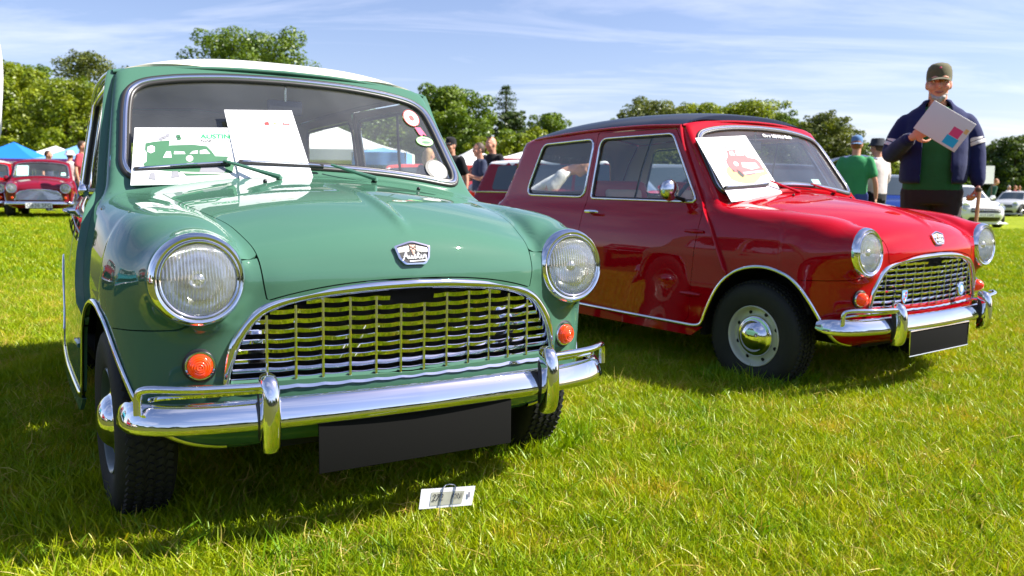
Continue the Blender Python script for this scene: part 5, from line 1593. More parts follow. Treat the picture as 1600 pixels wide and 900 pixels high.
    # ---- hair / hat
    if not bald:
        b = MB(); V = []
        b.sphere(tuple(hc + HR @ Vector((-.014, 0, .030)) * k), (.100 * k, .078 * k, .108 * k), 16, 12, HR)
        if longhair: b.tube([hv((-.05, 0, .05)), hv((-.085, 0, -.08)), hv((-.085, 0, -.20))], [.08 * k, .075 * k, .045 * k], 12)
        # keep the face free
        VV = []; 
        hm = b
        o2 = hm.ob('hair', hair, o)
        bm = bmesh.new(); bm.from_mesh(o2.data); inv = HR.inverted()
        dl = [v for v in bm.verts if (lambda p: p.x > .045 * k and p.z < .062 * k or p.z < -.055 * k and p.x > -.03 * k)(inv @ (v.co - hc))]
        bmesh.ops.delete(bm, geom=dl, context='VERTS'); bm.to_mesh(o2.data); bm.free()
    for s in (-1, 1):
        b = MB(); b.sphere(hv((.084, .031 * s, .014)), (.009 * k, .0115 * k, .0065 * k), 8, 6, HR); e = b.ob('eye', 'white', o)
        b = MB(); b.sphere(hv((.0895, .031 * s, .0135)), .0052 * k, 6, 4); b.ob('pupil', 'hair_dark', e)
        b = MB(); b.tube([hv((.094, .018 * s, .034)), hv((.097, .032 * s, .039)), hv((.086, .048 * s, .035))], .0045 * k, 5); b.ob('eyebrow', hair if not bald else 'hair_brown', o)
    b = MB(); b.tube([hv((.083, -.026, -.054)), hv((.094, -.012, -.060)), hv((.0955, 0, -.061)), hv((.094, .012, -.060)), hv((.083, .026, -.054))], [.003 * k, .0055 * k, .0065 * k, .0055 * k, .003 * k], 6, flat=1.0); b.ob('mouth', pbr('lips', (.42, .10, .08), .45) if 'lips' not in bpy.data.materials else bpy.data.materials['lips'], o)
    if hat:
        kind, hm = hat
        b = MB()
        if kind in ('cap', 'cap_back'):
            prof = [(.102, -.012), (.104, .015), (.101, .045), (.091, .072), (.068, .092), (.03, .101), (0, .103)]
            sgn = -1 if kind == 'cap_back' else 1
            b.lathe([(r * k, h * k) for r, h in prof], hv((-.005, 0, .045)), HR @ Matrix.Scale(.775, 3, Vector((0, 1, 0))), n=24)
            V = []; m = 13
            for i in range(m):
                a = -1.15 + 2.3 * i / (m - 1); c, s_ = math.cos(a), math.sin(a)
                V += [hv((sgn * .096 * c, .081 * s_, .040)), hv((sgn * (.100 * c + .070 * max(0, math.cos(a * 1.25))), .081 * s_, .032 - .012 * c - .010 * s_ * s_)), hv((sgn * .096 * c, .081 * s_, .034)), hv((sgn * (.098 * c + .068 * max(0, math.cos(a * 1.25))), .080 * s_, .027 - .012 * c - .010 * s_ * s_))]
            b.add(V, [(4 * i, 4 * i + 1, 4 * i + 5, 4 * i + 4) for i in range(m - 1)] + [(4 * i + 2, 4 * i + 6, 4 * i + 7, 4 * i + 3) for i in range(m - 1)] + [(4 * i + 1, 4 * i + 3, 4 * i + 7, 4 * i + 5) for i in range(m - 1)])
        elif kind == 'bucket':
            b.lathe([(r * k, h * k) for r, h in [(.150, -.015), (.148, -.010), (.108, .03), (.098, .085), (.085, .10), (0, .104)]], hv((-.005, 0, .045)), HR, n=22)
        elif kind == 'shades':
            for s in (-1, 1): b.sphere(hv((.055, .036 * s, .118)), (.012 * k, .030 * k, .018 * k), 10, 6, HR)
            b.tube([hv((.062, -.02, .122)), hv((.062, .02, .122))], .005 * k, 6)
        b.ob({'cap': 'cap', 'cap_back': 'cap', 'bucket': 'bucket_hat', 'shades': 'sunglasses'}[kind], hm, o)
    return o, hv, tr, k
# ================================================================== modern hatchback (background cars)
def F_mod(P):
    x, a, z = P[:, 0], np.abs(P[:, 1]), P[:, 2]
    xc = -1.235
    u = np.abs(x - xc) / 1.835; v = a / .845
    sd = ((u ** 4.6 + v ** 4.6) ** (1 / 4.6) - 1) * .845
    o = itp(z, [.12, .20, .30, .50, .70, .82, .92, 1.0], [.14, .05, .015, 0, .002, .018, .05, .09])
    fx = np.clip((x + .1) / .6, 0, 1); o = o + fx * itp(z, [.2, .45, .60, .75, .9], [.03, 0, .012, .07, .2])
    top = itp(x, [-3.2, -2.9, -.6, -.35, 0, .3, .5, .65], [.93, .95, .955, .93, .90, .845, .78, .70]) - .10 * a * a
    body = smax(sd + o, (z - top) * .95, .13)
    side = (a - (.745 - .30 * (z - .93))) * .96
    front = (x - (-.42 - 1.15 * (z - .93) - .16 * a * a)) * .66
    rear = ((-2.93 + .42 * (z - .93) + .12 * a * a) - x) * .92
    roof = z - (itp(x, [-3.2, -2.8, -2.2, -1.5, -1.0, -.8], [1.33, 1.375, 1.405, 1.415, 1.39, 1.35]) - .035 * (a / .6) ** 3)
    cab = smax(smax(smax(side, front, .06), rear, .08), roof, .05)
    f = smin(body, cab, .035)
    return smax(f, .13 - z, .06)
S_mod = Surf(F_mod)

def modern_meshes():
    R = {}
    bm = bmesh.new(); bmesh.ops.create_icosphere(bm, subdivisions=6, radius=1)
    D = np.array([tuple(v.co) for v in bm.verts]); Fc = np.array([[v.index for v in f.verts] for f in bm.faces]); bm.free()
    c = np.array([-1.25, 0, .62]); D2 = D * np.array([1.9, .9, .85]); D2 /= np.linalg.norm(D2, axis=1, keepdims=True)
    P, m = S_mod.cast(c + D2 * 2.4, -D2, 2.4); N = S_mod.grad(P)
    # drop the wheel openings
    cen = P[Fc].mean(1)
    hole = np.zeros(len(Fc), bool)
    for wx in (0, -2.467): hole |= (np.hypot(cen[:, 0] - wx, cen[:, 2] - .31) < .355) & (np.abs(cen[:, 1]) > .55)
    rfm = (cen[:, 2] > 1.315) & ~hole
    R['body'] = mesh('body_shell', P, Fc[~hole & ~rfm], normals=N); R['roof'] = mesh('roof', P, Fc[rfm], normals=N)
    sw = rrect([(-.60, .945), (-1.42, .95), (-1.42, 1.315), (-.98, 1.315)], [.03, .03, .03, .05]); qw = rrect([(-1.46, .95), (-2.62, .965), (-2.56, 1.30), (-1.46, 1.315)], [.03, .05, .05, .03])
    R['sw'] = panel('side_window', S_mod, C_SIDE, sw, out_is3d=False, step=.05, bstep=.02, skirt=0, lvl=.004)
    R['qw'] = panel('quarter_window', S_mod, C_SIDE, qw, out_is3d=False, step=.05, bstep=.02, skirt=0, lvl=.004)
    ws = [(0, -.60, .955), (0, -.58, 1.315)]
    wl = np.array([(-.5, y, z) for y, z in rrect([(-.64, .955), (.64, .955), (.545, 1.325), (-.545, 1.325)], .05)])
    wl[:, 0] = -.42 - 1.15 * (wl[:, 2] - .93) - .16 * wl[:, 1] ** 2
    R['ws'] = panel('windscreen', S_mod, Chart('slant', d=(.66, .75)), wl, step=.05, bstep=.02, skirt=0, lvl=.004)
    R['rw'] = panel('rear_window', S_mod, Chart('rear'), rrect([(-.58, .97), (.58, .97), (.50, 1.29), (-.50, 1.29)], .06), out_is3d=False, step=.05, bstep=.02, skirt=0, lvl=.004)
    ud = rrect([(-.52, .50), (.52, .50), (.46, .66), (-.46, .66)], [.06, .06, .05, .05])
    R['gr'] = panel('grille', S_mod, Chart('front'), ud, out_is3d=False, step=.05, bstep=.02, skirt=0, lvl=.004)
    lo = rrect([(-.55, .22), (.55, .22), (.50, .36), (-.50, .36)], .05)
    R['lo'] = panel('lower_intake', S_mod, Chart('front'), lo, out_is3d=False, step=.05, bstep=.02, skirt=0, lvl=.004)
    return R

def modern_car(x, y, yaw, body, roofm, label, plate=None, group=None, cat='car'):
    global _MM
    if '_MM' not in globals(): _MM = modern_meshes()
    R = _MM
    o = empty('modern_car', (x, y, gz(x, y) - .02), (0, 0, yaw), label, cat, group)
    b = link('body_shell', R['body'], o, body)
    link('roof', R['roof'], o, roofm)
    for s in (1, -1):
        for k in ('sw', 'qw'): link(R[k].name, R[k] if s > 0 else cached('mm' + k, lambda: mirror_mesh(R[k])), o, 'car_glass')
    link('windscreen', R['ws'], o, 'car_glass'); link('rear_window', R['rw'], o, 'car_glass')
    link('grille', R['gr'], o, 'black_plastic'); link('lower_intake', R['lo'], o, 'black_plastic')
    def gb():
        m = MB()
        P, N = on_surf(np.array([(.60, yy, .58) for yy in np.linspace(-.5, .5, 20)]), .010, S_mod); m.tube(P, .010, 6); return m.me('grille_strip')
    link('grille_strip', cached('mgb', gb), o, 'chrome')
    for s in (1, -1):
        P, N = S_mod.snap([np.array([.44, .60 * s, .69])]), None; N = S_mod.grad(P); h = empty('headlight', tuple(P[0])); h.parent = o
        h.rotation_euler = Vector(tuple(N[0] * .5 + np.array([.7, .1 * s, .1]))).to_track_quat('Z', 'Y').to_euler()
        def hl(): m = MB(); m.lathe([(.135, -.03), (.137, .012), (.125, .022), (.118, .014)], n=28); return m.me('bezel', True, 50)
        def hg(): m = MB(); m.lathe([(.12, .012), (.09, .022), (.05, .028), (0, .03)], n=28); return m.me('lens', True)
        def hr(): m = MB(); m.lathe([(.12, .0), (.08, -.03), (.03, -.045), (0, -.045)], n=28); return m.me('reflector', True)
        link('bezel', cached('mhl', hl), h, 'chrome'); link('lens', cached('mhg', hg), h, 'clear_lens'); link('reflector', cached('mhr', hr), h, 'reflector')
        for wx in (0, -2.467): wheel(o, (wx, .735 * s, .31), s, .31, tread=False, style='alloy')
        mb = MB(); mb.sphere((-.62, .90 * s, 1.0), (.06, .09, .065), 12, 8); mb.tube([(-.62, .78 * s, .97), (-.62, .86 * s, .99)], .02, 6); mb.ob('door_mirror', body, o)
        P, N = on_side([(-1.28, .80), (-1.42, .80)], .02, S_mod); mb = MB(); mb.tube(P * np.array([1, s, 1]), .013, 6); mb.ob('door_handle', 'chrome', o)
        P, N = on_side([(xx, .935) for xx in np.linspace(-.5, -2.85, 30)], .004, S_mod); mb = MB(); mb.tube(P * np.array([1, s, 1]), .010, 6); mb.ob('waist_trim', 'chrome_soft', o)
        def arch():
            m = MB()
            for wx in (0, -2.467):
                A = np.linspace(-.12, PI + .12, 26); V = []
                for t in A:
                    for rr, dy in ((.350, -.16), (.352, .0), (.395, .006), (.400, -.02)):
                        px, pz = wx + rr * math.cos(t), .31 + rr * math.sin(t); yy = side_y(px, max(pz, .22), 0, S_mod); V.append((px, yy + dy, pz))
                m.add(V, [(i * 4 + k, i * 4 + k + 1, (i + 1) * 4 + k + 1, (i + 1) * 4 + k) for i in range(25) for k in range(3)])
            return m.me('arch_cladding', True, 50)
        am = cached('march', arch); link('arch_cladding', am if s > 0 else cached('march2', lambda: mirror_mesh(am)), o, 'black_plastic')
        mb = MB(); mb.box((-2.98, .62 * s, .80), (.06, .12, .26)); mb.ob('tail_lamp', 'amber_deep', o)
    mb = MB(); mb.box((-1.23, 0, .30), (2.9, 1.2, .22)); mb.box((0, 0, .45), (.8, 1.1, .35)); mb.box((-2.467, 0, .45), (.8, 1.1, .35)); mb.ob('underbody', 'underbody', o)
    if plate:
        mb = MB(); mb.box((.615, 0, .43), (.012, .52, .11)); pl = mb.ob('number_plate', 'white', o, smooth=False)
        text_on('plate_text', plate, (.6215, -.22, .395), (0, 1, 0), (0, 0, 1), .44, .07, 'ink', pl)
    return o
M['car_glass'] = pbr('car_glass', (.035, .05, .055), .02, 0, coat=1.0, spec=.8)
# ================================================================== the show field
POSE_G = [-0.5178, 2.6032, -1.0118, -0.0032, -0.0088, 0.0085]
POSE_R = [1.6585, 4.3415, -0.927, 0.0081, 0.0047, -0.0077]
M['mint'] = pbr('mint', (.45, .80, .68), .6)
M['sticker_green'] = pbr('sticker_green', (.28, .62, .20), .5)
M['pink'] = pbr('pink', (.72, .05, .16), .6); M['cyan'] = pbr('cyan', (.01, .42, .62), .6)
M['gold_sand'] = pbr('gold_sand', (.75, .50, .15), .7, var=.25, vscale=30)
M['pic_green'] = pbr('pic_green', (.035, .15, .07), .6, var=.2, vscale=20); M['pic_red'] = pbr('pic_red', (.50, .025, .04), .6, var=.25, vscale=20)
M['canvas_blue'] = pbr('canvas_blue', (.006, .17, .60), .7); M['canvas_light_blue'] = pbr('canvas_light_blue', (.16, .36, .72), .7)
M['canvas_white'] = pbr('canvas_white', (.80, .80, .78), .7); M['canvas_purple'] = pbr('canvas_purple', (.20, .03, .26), .7); M['canvas_red'] = pbr('canvas_red', (.60, .05, .05), .7)
for k in ('canvas_blue', 'canvas_light_blue', 'canvas_white', 'canvas_purple', 'canvas_red'):
    pass

green_car, GL = classic_car('classic_car', POSE_G, 'green_paint', 'cream_paint', 'green classic small car with cream roof and two white boards on its windscreen', 'car', rims='rim_grey')
red_car, RL = classic_car('classic_car', POSE_R, 'red_paint', 'black_paint', 'bright red classic small car with black roof parked next to the green one', 'car', ind='amber_deep', seats=('red_seat', 'cream_seat'))

def car_matrix(pose):
    return Matrix.Translation((pose[0], pose[1], pose[5])) @ (Matrix.Rotation(pose[2], 4, 'Z') @ Matrix.Rotation(pose[4], 4, 'Y') @ Matrix.Rotation(pose[3], 4, 'X'))
MG, MR = car_matrix(POSE_G), car_matrix(POSE_R)

# ---- number plates (blanked, as photographed)
def plate(car, x, z0, z1, y0, y1, rim=None, lean=.0):
    o = empty('number_plate', (x, (y0 + y1) / 2, (z0 + z1) / 2), (0, lean, 0)); o.parent = car
    w, h = y1 - y0, z1 - z0
    bevel_box('plate_sheet', (0, 0, 0), (.004, w, h), .0015, 'plate_black', o)
    if rim:
        b = MB(); P = [(.003, -w / 2, -h / 2), (.003, w / 2, -h / 2), (.003, w / 2, h / 2), (.003, -w / 2, h / 2)]
        b.tube(P, .0035, 6, closed=True); b.ob('plate_edge', rim, o)
    b = MB(); b.box((-.03, -.12, h * .2), (.06, .02, .02)); b.box((-.03, .12, h * .2), (.06, .02, .02)); b.ob('plate_bracket', 'dark', o, smooth=False)
    return o
plate(green_car, .545, .194, .330, -.272, .272)
plate(red_car, .552, .206, .318, -.296, .236, 'chrome_soft')

# ---- wipers
wiper(green_car, (-.205, -.131, .914), (-.276, -.284, .958 + .006), (-.293, -.539, .934), (-.279, -.262, .962), 'green_paint')
wiper(green_car, (-.205, .192, .916), (-.264, .06, .962), (-.277, -.236, .966), (-.266, .035, .960), 'green_paint')
wiper(red_car, (-.205, -.075, .912), (-.276, -.25, .958), (-.290, -.575, .925), (-.272, -.262, .945), 'red_paint', up=.022)
wiper(red_car, (-.205, .245, .914), (-.27, .12, .958), (-.275, -.150, .955), (-.262, .15, .950), 'red_paint')

# ---- boards resting on the windscreens
def board(Mx, corners, label, name='display_board'):
    """corners local to the car: top-left, top-right, bottom-right, bottom-left (seen from the front)"""
    c = [Mx @ Vector(p) for p in corners]
    # best common plane
    ux = ((c[1] - c[0]) + (c[2] - c[3])).normalized(); uy = ((c[0] - c[3]) + (c[1] - c[2])); n = ux.cross(uy).normalized(); uy = n.cross(ux).normalized()
    org = sum(c, Vector()) / 4
    o = empty(name, org, Matrix((ux, uy, n)).transposed().to_euler(), label, 'board')
    L = [((p - org).dot(ux), (p - org).dot(uy)) for p in c][::-1]      # bl, br, tr, tl
    b = MB(); b.prism(L, .0035, c=(0, 0, -.0035)); b.ob('card', 'paper', o, smooth=False)
    bl, br, tr_, tl = [Vector(p) for p in L]
    def uv(u, v): p = (bl * (1 - u) + br * u) * (1 - v) + (tl * (1 - u) + tr_ * u) * v; return (p.x, p.y)
    def poly(pts, mat, nm, z=.0006):
        b = MB(); b.add([(*uv(u, v), z) for u, v in pts], [tuple(range(len(pts)))]); ob = b.ob(nm, mat, o, smooth=False)
        if ob.data.polygons[0].normal.z < 0: ob.data.flip_normals()
        return ob
    def text(t, u, v, w, h, mat, shear=0, bold=0, z=.001):
        p, q, r = uv(u, v), uv(u + w, v), uv(u, v + h); W = math.dist(p, q); H = math.dist(p, r)
        me = text_mesh(t, 1.0, shear, bold); V = np.empty(len(me.vertices) * 3); me.vertices.foreach_get('co', V); V = V.reshape(-1, 3); lo, hi = V[:, :2].min(0), V[:, :2].max(0)
        for vv in me.vertices:
            a = (vv.co.x - lo[0]) / (hi[0] - lo[0]); bb = (vv.co.y - lo[1]) / (hi[1] - lo[1]); P = uv(u + w * a, v + h * bb); vv.co = (P[0], P[1], z)
        me.name = 'lettering'; return link('lettering', me, o, mat)
    return o, poly, text
n_ws = Vector((.80, 0, .60))
lift = lambda L, d: [tuple(Vector(p) + n_ws * d) for p in L]
bA, pA, tA = board(MG, lift([(-.385, -.522, 1.060), (-.375, -.222, 1.072), (-.248, -.245, .896), (-.268, -.556, .880)], .012), 'landscape white board printed with an old green car advertisement on the green car windscreen')
tA('the', .640, .900, .05, .045, 'ink_lilac', .3); tA('AUSTIN', .635, .795, .30, .085, 'ink_green', 0, .035)
tA('Super', .632, .725, .14, .060, 'ink', .5, .02); tA('SEVEN', .79, .728, .16, .05, 'ink_grey', .0)
tA('roomy and', .30, .905, .20, .05, 'ink_lilac', .3); tA('handsome', .38, .845, .17, .045, 'ink_lilac', .3)
# printed picture: a green saloon seen from the front corner, a hanging door beside it and two small flowers on top
pA([(.12, .30), (.10, .36), (.13, .40), (.13, .55), (.11, .60), (.11, .72), (.20, .75), (.34, .77), (.33, .60), (.26, .42), (.24, .30)], 'pic_green', 'picture')
pA([(.22, .25), (.21, .36), (.26, .44), (.30, .60), (.34, .68), (.56, .69), (.70, .66), (.75, .56), (.78, .48), (.92, .47), (.95, .40), (.96, .30), (.94, .18), (.80, .14), (.50, .14), (.46, .20)], 'pic_green', 'picture', .0009)
pA([(.13, .57), (.13, .65), (.17, .68), (.20, .65), (.20, .57), (.165, .54)], 'paper', 'picture', .0012)
pA([(.28, .46), (.31, .57), (.35, .57), (.36, .46)], 'paper', 'picture', .0013); pA([(.38, .52), (.385, .57), (.48, .56), (.49, .52)], 'paper', 'picture', .0013)
pA([(.53, .52), (.56, .57), (.61, .58), (.61, .53)], 'paper', 'picture', .0013); pA([(.63, .52), (.63, .58), (.69, .60), (.73, .52)], 'paper', 'picture', .0013)
for cx_, cy_, r_ in ((.53, .44, .035), (.925, .41, .032)):
    pA([(cx_ + r_ * math.cos(a), cy_ + r_ * 1.6 * math.sin(a)) for a in np.linspace(0, 2 * PI, 14)[:-1]], 'bone', 'picture', .0015)
pA([(.62, .20), (.64, .28), (.72, .32), (.86, .31), (.88, .24), (.86, .18)], 'ink_grey', 'picture', .0015); pA([(.44, .185), (.44, .21), (.95, .165), (.95, .14)], 'bone', 'picture', .0017)
pA([(.16, .10), (.17, .20), (.21, .20), (.22, .08)], 'ink_grey', 'picture', .0017); pA([(.36, .11), (.37, .22), (.42, .22), (.44, .12)], 'ink_grey', 'picture', .0017)
for cx_, cy_ in ((.29, .82), (.32, .86), (.26, .80), (.43, .80), (.42, .84)):
    pA([(cx_ + .022 * math.cos(a), cy_ + .035 * math.sin(a)) for a in np.linspace(0, 2 * PI, 9)[:-1]], 'pic_green' if cx_ > .4 else 'ink_grey', 'picture', .0015)

bB, pB, tB = board(MG, lift([(-.422, -.246, 1.128), (-.422, -.023, 1.140), (-.252, -.008, .910), (-.252, -.243, .897)], .020), 'upright white board with a small red logo row on the green car windscreen')
pB([(.53, .775), (.53, .815), (.60, .83), (.60, .775)], 'ink_red', 'printed_mark'); pB([(.68, .78), (.66, .80), (.68, .822), (.71, .80)], 'gold_sand', 'printed_mark'); pB([(.80, .778), (.80, .815), (.905, .815), (.905, .778)], 'ink_red', 'printed_mark')
pB([(.815, .792), (.815, .799), (.89, .799), (.89, .792)], 'paper', 'printed_mark', .0012); tB('1959', .26, .855, .09, .03, 'ink_lilac'); tB('TOP', .27, .815, .07, .03, 'ink_lilac'); tB('Sponsored by', .73, .875, .15, .02, 'ink_lilac')
for i in range(7): tB('class entry  owner  year  model' if i % 2 else 'mini show  field  club', .22, .66 - i * .055, .45, .016, 'canvas_white', 0)

bR, pR, tR = board(MR, lift([(-.493, -.564, 1.176), (-.476, -.190, 1.204), (-.225, -.182, .888), (-.240, -.574, .862)], .018), 'white board with a watercolour of a red car on the red car windscreen')
pR([(.22, .32), (.20, .42), (.24, .50), (.34, .53), (.5, .50), (.80, .50), (.98, .46), (.97, .36), (.80, .33), (.62, .24), (.45, .24), (.32, .27)], 'gold_sand', 'picture')
pR([(.34, .44), (.30, .52), (.32, .62), (.40, .68), (.45, .78), (.62, .78), (.74, .70), (.78, .64), (.90, .62), (.95, .56), (.93, .40), (.60, .36), (.48, .38)], 'pic_red', 'picture', .0009)
pR([(.46, .70), (.49, .755), (.55, .755), (.55, .69)], 'paper', 'picture', .0012); pR([(.58, .69), (.60, .755), (.68, .745), (.72, .68)], 'paper', 'picture', .0012)
pR([(.56, .50), (.59, .57), (.85, .55), (.87, .47), (.70, .45)], 'bone', 'picture', .0012); pR([(.50, .38), (.92, .40), (.91, .43), (.50, .42)], 'ink_grey', 'picture', .0013)
pR([(.72, .395), (.72, .415), (.84, .415), (.84, .395)], 'paper', 'picture', .0016)
pR([(.44, .335), (.40, .40), (.42, .47), (.47, .44), (.50, .36)], 'ink', 'picture', .0014); pR([(.33, .44), (.33, .47), (.37, .46), (.36, .43)], 'ink', 'picture', .0014)
for cx_ in (.47,): pR([(cx_ + .04 * math.cos(a), .555 + .035 * math.sin(a)) for a in np.linspace(0, 2 * PI, 14)[:-1]], 'paper', 'picture', .0014)
pR([(.445, .80), (.445, .83), (.475, .83), (.475, .80)], 'ink_red', 'picture', .0014); tR('c. watkins', .86, .13, .09, .018, 'ink_grey', .3)

# ---- windscreen transfers on the green car and sun-strip lettering on the red one
def ws_pt(y, z, d=.004): return Vector((ws_x(y, z) + d, y, z))
def ws_frame(y, z):
    e = .01; ty = (ws_pt(y + e, z) - ws_pt(y - e, z)).normalized(); tz = (ws_pt(y, z + e) - ws_pt(y, z - e)).normalized(); return ty, tz, ty.cross(tz)
def disc_on_ws(car, y, z, rx, rz, mat, name, d=.004, rot=0, n=28, parent=None):
    ty, tz, nn = ws_frame(y, z); c = ws_pt(y, z, d); b = MB(); V = []
    for i in range(n):
        a = 2 * PI * i / n; u, v = rx * math.cos(a), rz * math.sin(a); u, v = u * math.cos(rot) - v * math.sin(rot), u * math.sin(rot) + v * math.cos(rot); V.append(c + ty * u + tz * v)
    b.add(V, [tuple(range(n))]); return b.ob(name, mat, parent or car, smooth=False)
s = disc_on_ws(green_car, .452, 1.160, .034, .040, 'ink_red', 'rosette_sticker'); disc_on_ws(green_car, .452, 1.160, .030, .036, 'canvas_white', 'rosette_ring', .0048, parent=s); disc_on_ws(green_car, .452, 1.160, .022, .026, 'canvas_light_blue', 'rosette_ring', .0054, parent=s)
disc_on_ws(green_car, .452, 1.160, .019, .023, 'canvas_white', 'rosette_ring', .006, parent=s); disc_on_ws(green_car, .452, 1.160, .011, .014, 'ink_red', 'rosette_ring', .0066, parent=s)
ty, tz, nn = ws_frame(.46, 1.11); c0 = ws_pt(.466, 1.118, .0045); b = MB(); b.add([c0 + ty * u + tz * v for u, v in [(-.012, .008), (.012, .008), (.028, -.030), (.014, -.022), (.008, -.036), (-.004, -.024)]], [(5, 4, 3, 2, 1, 0)]); b.ob('rosette_tails', 'pink', s, smooth=False)
s = disc_on_ws(green_car, .478, 1.072, .036, .022, 'sticker_green', 'oval_sticker'); disc_on_ws(green_car, .482, 1.068, .018, .006, 'pic_green', 'oval_sticker_print', .0048, parent=s); disc_on_ws(green_car, .478, 1.082, .010, .0025, 'pic_green', 'oval_sticker_print', .0048, parent=s)
s = disc_on_ws(green_car, .488, .966, .046, .046, 'black_plastic', 'tax_disc_holder'); disc_on_ws(green_car, .492, .966, .037, .040, 'bone', 'tax_disc', .005, parent=s)
ty, tz, nn = ws_frame(.492, .966); text_on('tax_disc_print', 'SEP 63', tuple(ws_pt(.492, .966, .006) + ty * -.024 + tz * -.012), ty, tz, .048, .018, 'ink_grey', s)
ty, tz, nn = ws_frame(.06, 1.222); text_on('sunstrip_lettering', 'Over 100 Mini Girls', tuple(ws_pt(-.005, 1.215, .004)), ty, tz, .26, .022, 'white', red_car, bold=.03)
b = MB(); b.add([ws_pt(y_, z_, -.01) for y_, z_ in [(.235, .955), (.31, .955), (.31, .99), (.235, .99)]], [(0, 1, 2, 3)]); b.ob('parking_card', 'mint', red_car, smooth=False)

# ---- red car: grille badges, mirror, fuel detail
def shield_badge():
    o = empty('grille_badge', (.500, -.293, .467), (0, 0, 0), 'small blue and red shield badge on the red car grille', 'badge'); o.parent = None
    o.matrix_world = MR @ Matrix.Translation((.512, -.293, .467)) @ Matrix.Rotation(PI / 2, 4, 'Z') @ Matrix.Rotation(PI / 2, 4, 'X')
    P = rrect([(-.026, .036), (.026, .036), (.024, -.008), (0, -.036), (-.024, -.008)], [.006, .006, .02, .01, .02])
    b = MB(); b.prism([tuple(p) for p in P], .005); b.ob('badge_rim', 'chrome', o, smooth=False)
    b = MB(); b.add([(x * .86, y * .86, .0056) for x, y in P], [tuple(range(len(P)))]); b.ob('badge_enamel', 'canvas_light_blue', o, smooth=False)
    for i, (x, y) in enumerate([(-.008, .012), (.008, .004), (-.004, -.008), (.006, -.016), (.010, .018)]):
        b = MB(); b.sphere((x, y, .006), (.007, .006, .0012), 8, 4); b.ob('badge_figure', 'ink_red' if i % 3 else 'bone', o)
shield_badge()
o = empty('grille_badge', (0, 0, 0), (0, 0, 0), 'round chrome club badge with small crown on the red car grille', 'badge')
o.matrix_world = MR @ Matrix.Translation((.507, .225, .470)) @ Matrix.Rotation(PI / 2, 4, 'Z') @ Matrix.Rotation(PI / 2, 4, 'X')
b = MB(); b.lathe([(.034, 0), (.034, .006), (.028, .009), (.026, .006)], n=30); b.ob('badge_rim', 'chrome', o)
b = MB(); b.lathe([(.026, .0065), (0, .0075)], n=24); b.ob('badge_enamel', 'canvas_light_blue', o); b = MB(); b.sphere((0, 0, .008), (.015, .018, .003), 10, 5); b.ob('badge_figure', 'bone', o)
b = MB(); b.box((0, .046, .004), (.022, .012, .005)); [b.sphere((dx, .056, .004), .0045, 6, 4) for dx in (-.009, 0, .009)]; b.ob('badge_crown', 'chrome_soft', o)

def door_mirror(car, pos, s, shell='chrome'):
    o = empty('door_mirror', pos); o.parent = car
    b = MB(); b.sphere((0, 0, 0), (.030, .055, .055), 24, 16); b.ob('mirror_shell', shell, o)
    b = MB(); b.lathe([(.050, 0), (0, 0)], (-.018, 0, 0), Matrix.Rotation(-PI / 2, 3, 'Y'), n=24); b.ob('mirror_glass', 'chrome', o)
    b = MB(); b.tube([(0, 0, -.02), (.01, -.04 * s, -.035), (.02, -.085 * s, -.05)], [.007, .008, .012], 8); b.ob('mirror_arm', 'black_plastic', o)
door_mirror(red_car, (-.500, -.715, .925), -1, 'chrome_soft')
door_mirror(green_car, (-.62, -.700, .905), -1, 'chrome') if False else None
# opening quarter catch and key on the green car's door edge
b = MB(); b.sphere((-.42, -.665, .872), (.012, .016, .02), 8, 6); b.tube([(-.42, -.655, .872), (-.47, -.672, .868)], .006, 6); b.ob('window_catch', 'chrome', green_car)

